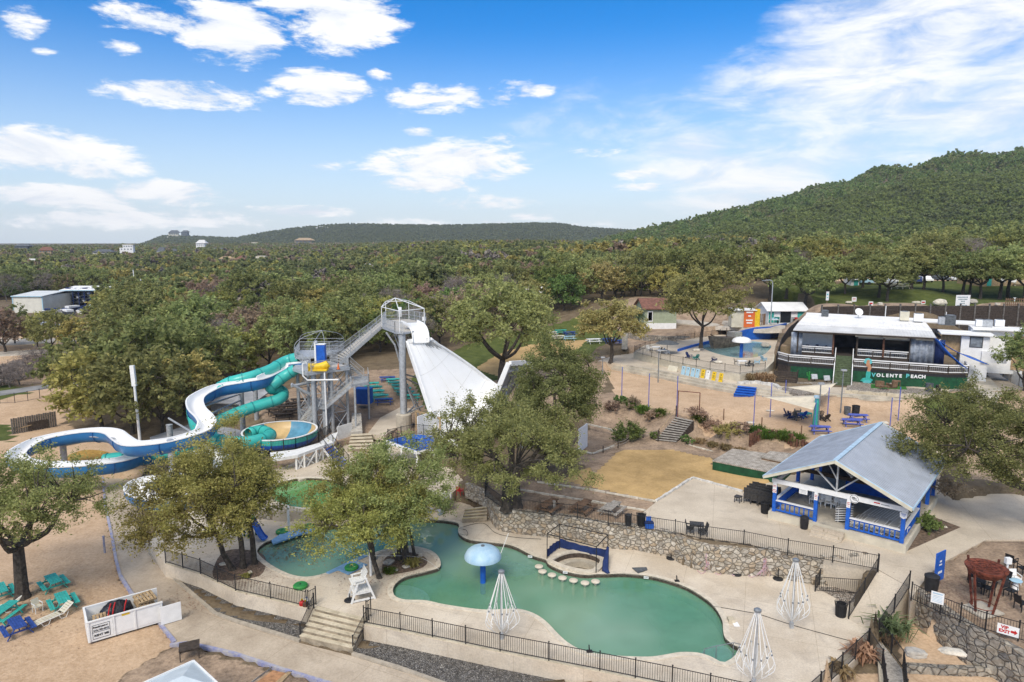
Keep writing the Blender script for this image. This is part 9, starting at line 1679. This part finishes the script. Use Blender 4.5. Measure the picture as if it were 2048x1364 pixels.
P=np.stack([bil(X),bil(DD),bil(Zr)-.8],-1);far_wood('distant_woods',P,blob(99,9,9,2.0),'leaf_far',1.25)
# sky, sun, air
w=bpy.data.worlds.new('World');scene.world=w;w.use_nodes=True;t=w.node_tree;t.nodes.clear();L=t.links.new
SUN_EL,SUN_AZ=R(46),R(200)
out=node(t,'ShaderNodeOutputWorld');bg=node(t,'ShaderNodeBackground',i_Strength=.115);L(bg.outputs[0],out.inputs[0])
sky=node(t,'ShaderNodeTexSky',sky_type='NISHITA',sun_disc=False,sun_elevation=SUN_EL,sun_rotation=SUN_AZ,air_density=1.0,dust_density=.6,ozone_density=3.0)
tc=node(t,'ShaderNodeTexCoord');sep=node(t,'ShaderNodeSeparateXYZ');L(tc.outputs['Generated'],sep.inputs[0])
def mth(op,a,b=None,c=None,clamp=False):
 n=node(t,'ShaderNodeMath',operation=op);n.use_clamp=clamp
 for i,q in enumerate((a,b,c)):
  if q is None:continue
  if isinstance(q,(int,float)):n.inputs[i].default_value=q
  else:L(q,n.inputs[i])
 return n.outputs[0]
az=mth('ARCTAN2',sep.outputs[0],sep.outputs[1]);el=mth('ARCSINE',sep.outputs[2])
cmb=node(t,'ShaderNodeCombineXYZ');L(mth('MULTIPLY',az,.8),cmb.inputs[0]);L(mth('MULTIPLY',el,2.6),cmb.inputs[1])
def noise(sc,det=9.0,ro=.62,dist=.0,w=0.0):
 n=node(t,'ShaderNodeTexNoise',i_Scale=sc,i_Detail=det,i_Roughness=ro,i_Distortion=dist);L(cmb.outputs[0],n.inputs['Vector']);return n.outputs[0]
n1=noise(11.0,9.0,.63,.5);n2=noise(4.0,7.0,.6,.4);n3=noise(30.0,5.0,.7,.3)
def dirang(px,py):
 d=ray(px,py);l=math.sqrt(sum(k*k for k in d));return math.atan2(d[0],d[1]),math.asin(d[2]/l)
 # clouds: photo centre, half width, half height, density, softness
CL=[(300,40,110,30,1.0),(460,60,110,65,1.25),(690,40,120,70,1.2),(610,10,110,35,1.1),(370,190,155,30,1.2),(650,178,95,36,1.2),(850,200,95,28,.8),(1000,205,60,24,.5),(1070,182,50,18,.9),(905,325,145,42,1.15),(855,370,95,20,1.1),(80,300,160,45,1.2),(190,330,110,30,1.0),(100,390,150,26,1.1),(330,385,130,26,1.0),(600,423,100,12,1.0),(50,40,50,34,.5),(95,105,32,10,.7),(1290,372,60,12,.8),(835,262,40,14,.5),(1010,275,40,12,.4),(780,340,90,16,.45),(960,405,140,16,.4),(1060,435,50,10,.5),(1000,460,330,26,.35),(300,440,300,22,.4)]
CL=[(a,b,c,d,e if e>.6 else e+.4)for a,b,c,d,e in CL]+[(240,95,40,16,.8),(540,185,40,14,.8),(1040,180,70,20,.9),(930,190,60,22,.9),(760,150,30,14,.7),(1180,300,90,14,.7),(450,260,70,12,.6),(640,330,90,14,.65),(210,410,120,12,.8),(1290,350,60,14,.8)]
CL2=[(1900,60,330,130,.85),(1720,180,310,115,.8),(1560,300,260,70,.85),(2000,230,190,130,.7),(1450,335,150,45,1.1),(1400,290,110,40,1.0),(1500,410,180,28,.8),(1280,235,170,60,.25),(1620,375,160,40,.6),(1950,20,250,60,.7)]
def cover(lst,nz,k):
 cur=None
 for px,py,hw,hh,dn in lst:
  a0,e0=dirang(px,py);a1,_=dirang(px+hw,py);_,e1=dirang(px,py-hh)
  wx=max(1e-3,abs(a1-a0));wy=max(1e-3,abs(e1-e0))
  dx=mth('MULTIPLY',mth('SUBTRACT',az,a0),1/wx);dy=mth('MULTIPLY',mth('SUBTRACT',el,e0),1/wy)
  r2=mth('ADD',mth('MULTIPLY',dx,dx),mth('MULTIPLY',dy,dy));g=mth('MULTIPLY',mth('SUBTRACT',1.0,mth('MULTIPLY',r2,.55)),dn)
  cur=g if cur is None else mth('MAXIMUM',cur,g)
 cur=mth('MAXIMUM',cur,-1.0)
 return mth('ADD',mth('MULTIPLY',cur,k),mth('MULTIPLY_ADD',nz,2.1,-.55))
nn=mth('ADD',mth('ADD',mth('MULTIPLY',n1,.5),mth('MULTIPLY',n3,.3)),mth('MULTIPLY',n2,.2))
def sstep(v,lo,hi):
 mr=node(t,'ShaderNodeMapRange',interpolation_type='SMOOTHSTEP');mr.inputs['From Min'].default_value=lo;mr.inputs['From Max'].default_value=hi;L(v,mr.inputs[0]);return mr.outputs[0]
c1=sstep(cover(CL,nn,.42),.66,.92)
c2=mth('MULTIPLY',sstep(cover(CL2,mth('ADD',mth('MULTIPLY',n2,.55),mth('MULTIPLY',n1,.45)),.42),.42,1.0),.95)
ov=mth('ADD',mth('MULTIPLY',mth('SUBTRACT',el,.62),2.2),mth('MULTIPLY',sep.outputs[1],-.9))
c3=mth('MULTIPLY',sstep(mth('ADD',ov,mth('MULTIPLY',n2,.6)),.25,.75),.95)  # unseen cloud cover overhead and behind the camera, added for neutral fill light
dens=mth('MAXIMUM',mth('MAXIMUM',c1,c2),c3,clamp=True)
# thin veil towards the horizon
veil=mth('MULTIPLY',sstep(mth('MULTIPLY',el,-1.0),-.30,.0),.75)
hs=node(t,'ShaderNodeHueSaturation',i_Saturation=1.5,i_Value=1.0);tint=node(t,'ShaderNodeMixRGB',blend_type='MULTIPLY',i_Fac=1.0);L(sky.outputs[0],tint.inputs[1]);tint.inputs[2].default_value=(1.04,.985,1.04,1);L(tint.outputs[0],hs.inputs['Color'])
mxv=node(t,'ShaderNodeMixRGB');L(veil,mxv.inputs[0]);L(hs.outputs[0],mxv.inputs[1]);mxv.inputs[2].default_value=(4.4,5.2,6.0,1)
shade=node(t,'ShaderNodeMixRGB');L(sstep(n1,.35,.6),shade.inputs[0]);shade.inputs[1].default_value=(5.4,5.7,6.2,1);shade.inputs[2].default_value=(6.8,6.8,6.8,1)
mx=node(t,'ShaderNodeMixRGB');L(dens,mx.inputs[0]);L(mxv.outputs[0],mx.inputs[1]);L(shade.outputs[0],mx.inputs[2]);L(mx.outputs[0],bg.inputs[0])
su=bpy.data.lights.new('sun','SUN');su.energy=2.1;su.angle=R(22);su.color=(1,.93,.83);so=bpy.data.objects.new('sun',su);C.objects.link(so)
sd=Vector((math.sin(SUN_AZ)*math.cos(SUN_EL),math.cos(SUN_AZ)*math.cos(SUN_EL),math.sin(SUN_EL)));so.rotation_euler=(-sd).to_track_quat('-Z','Y').to_euler()
HAZE=True
if HAZE:
 mb=MB();mb.box((0,1500,84),(4600,3300,182))
 hz=bpy.data.materials.new('haze');t=nt(hz);o_=node(t,'ShaderNodeOutputMaterial');pv=node(t,'ShaderNodeVolumePrincipled',i_Density=.00011,i_Color=(.8,.88,1,1));t.links.new(pv.outputs[0],o_.inputs['Volume'])
 ho=mb.build('haze',hz);ho['kind']='stuff'
vs=scene.view_settings;vs.view_transform='Standard';vs.look='None';vs.exposure=0.5;vs.gamma=1
scene.cycles.volume_bounces=0;scene.cycles.max_bounces=6;scene.cycles.transparent_max_bounces=12
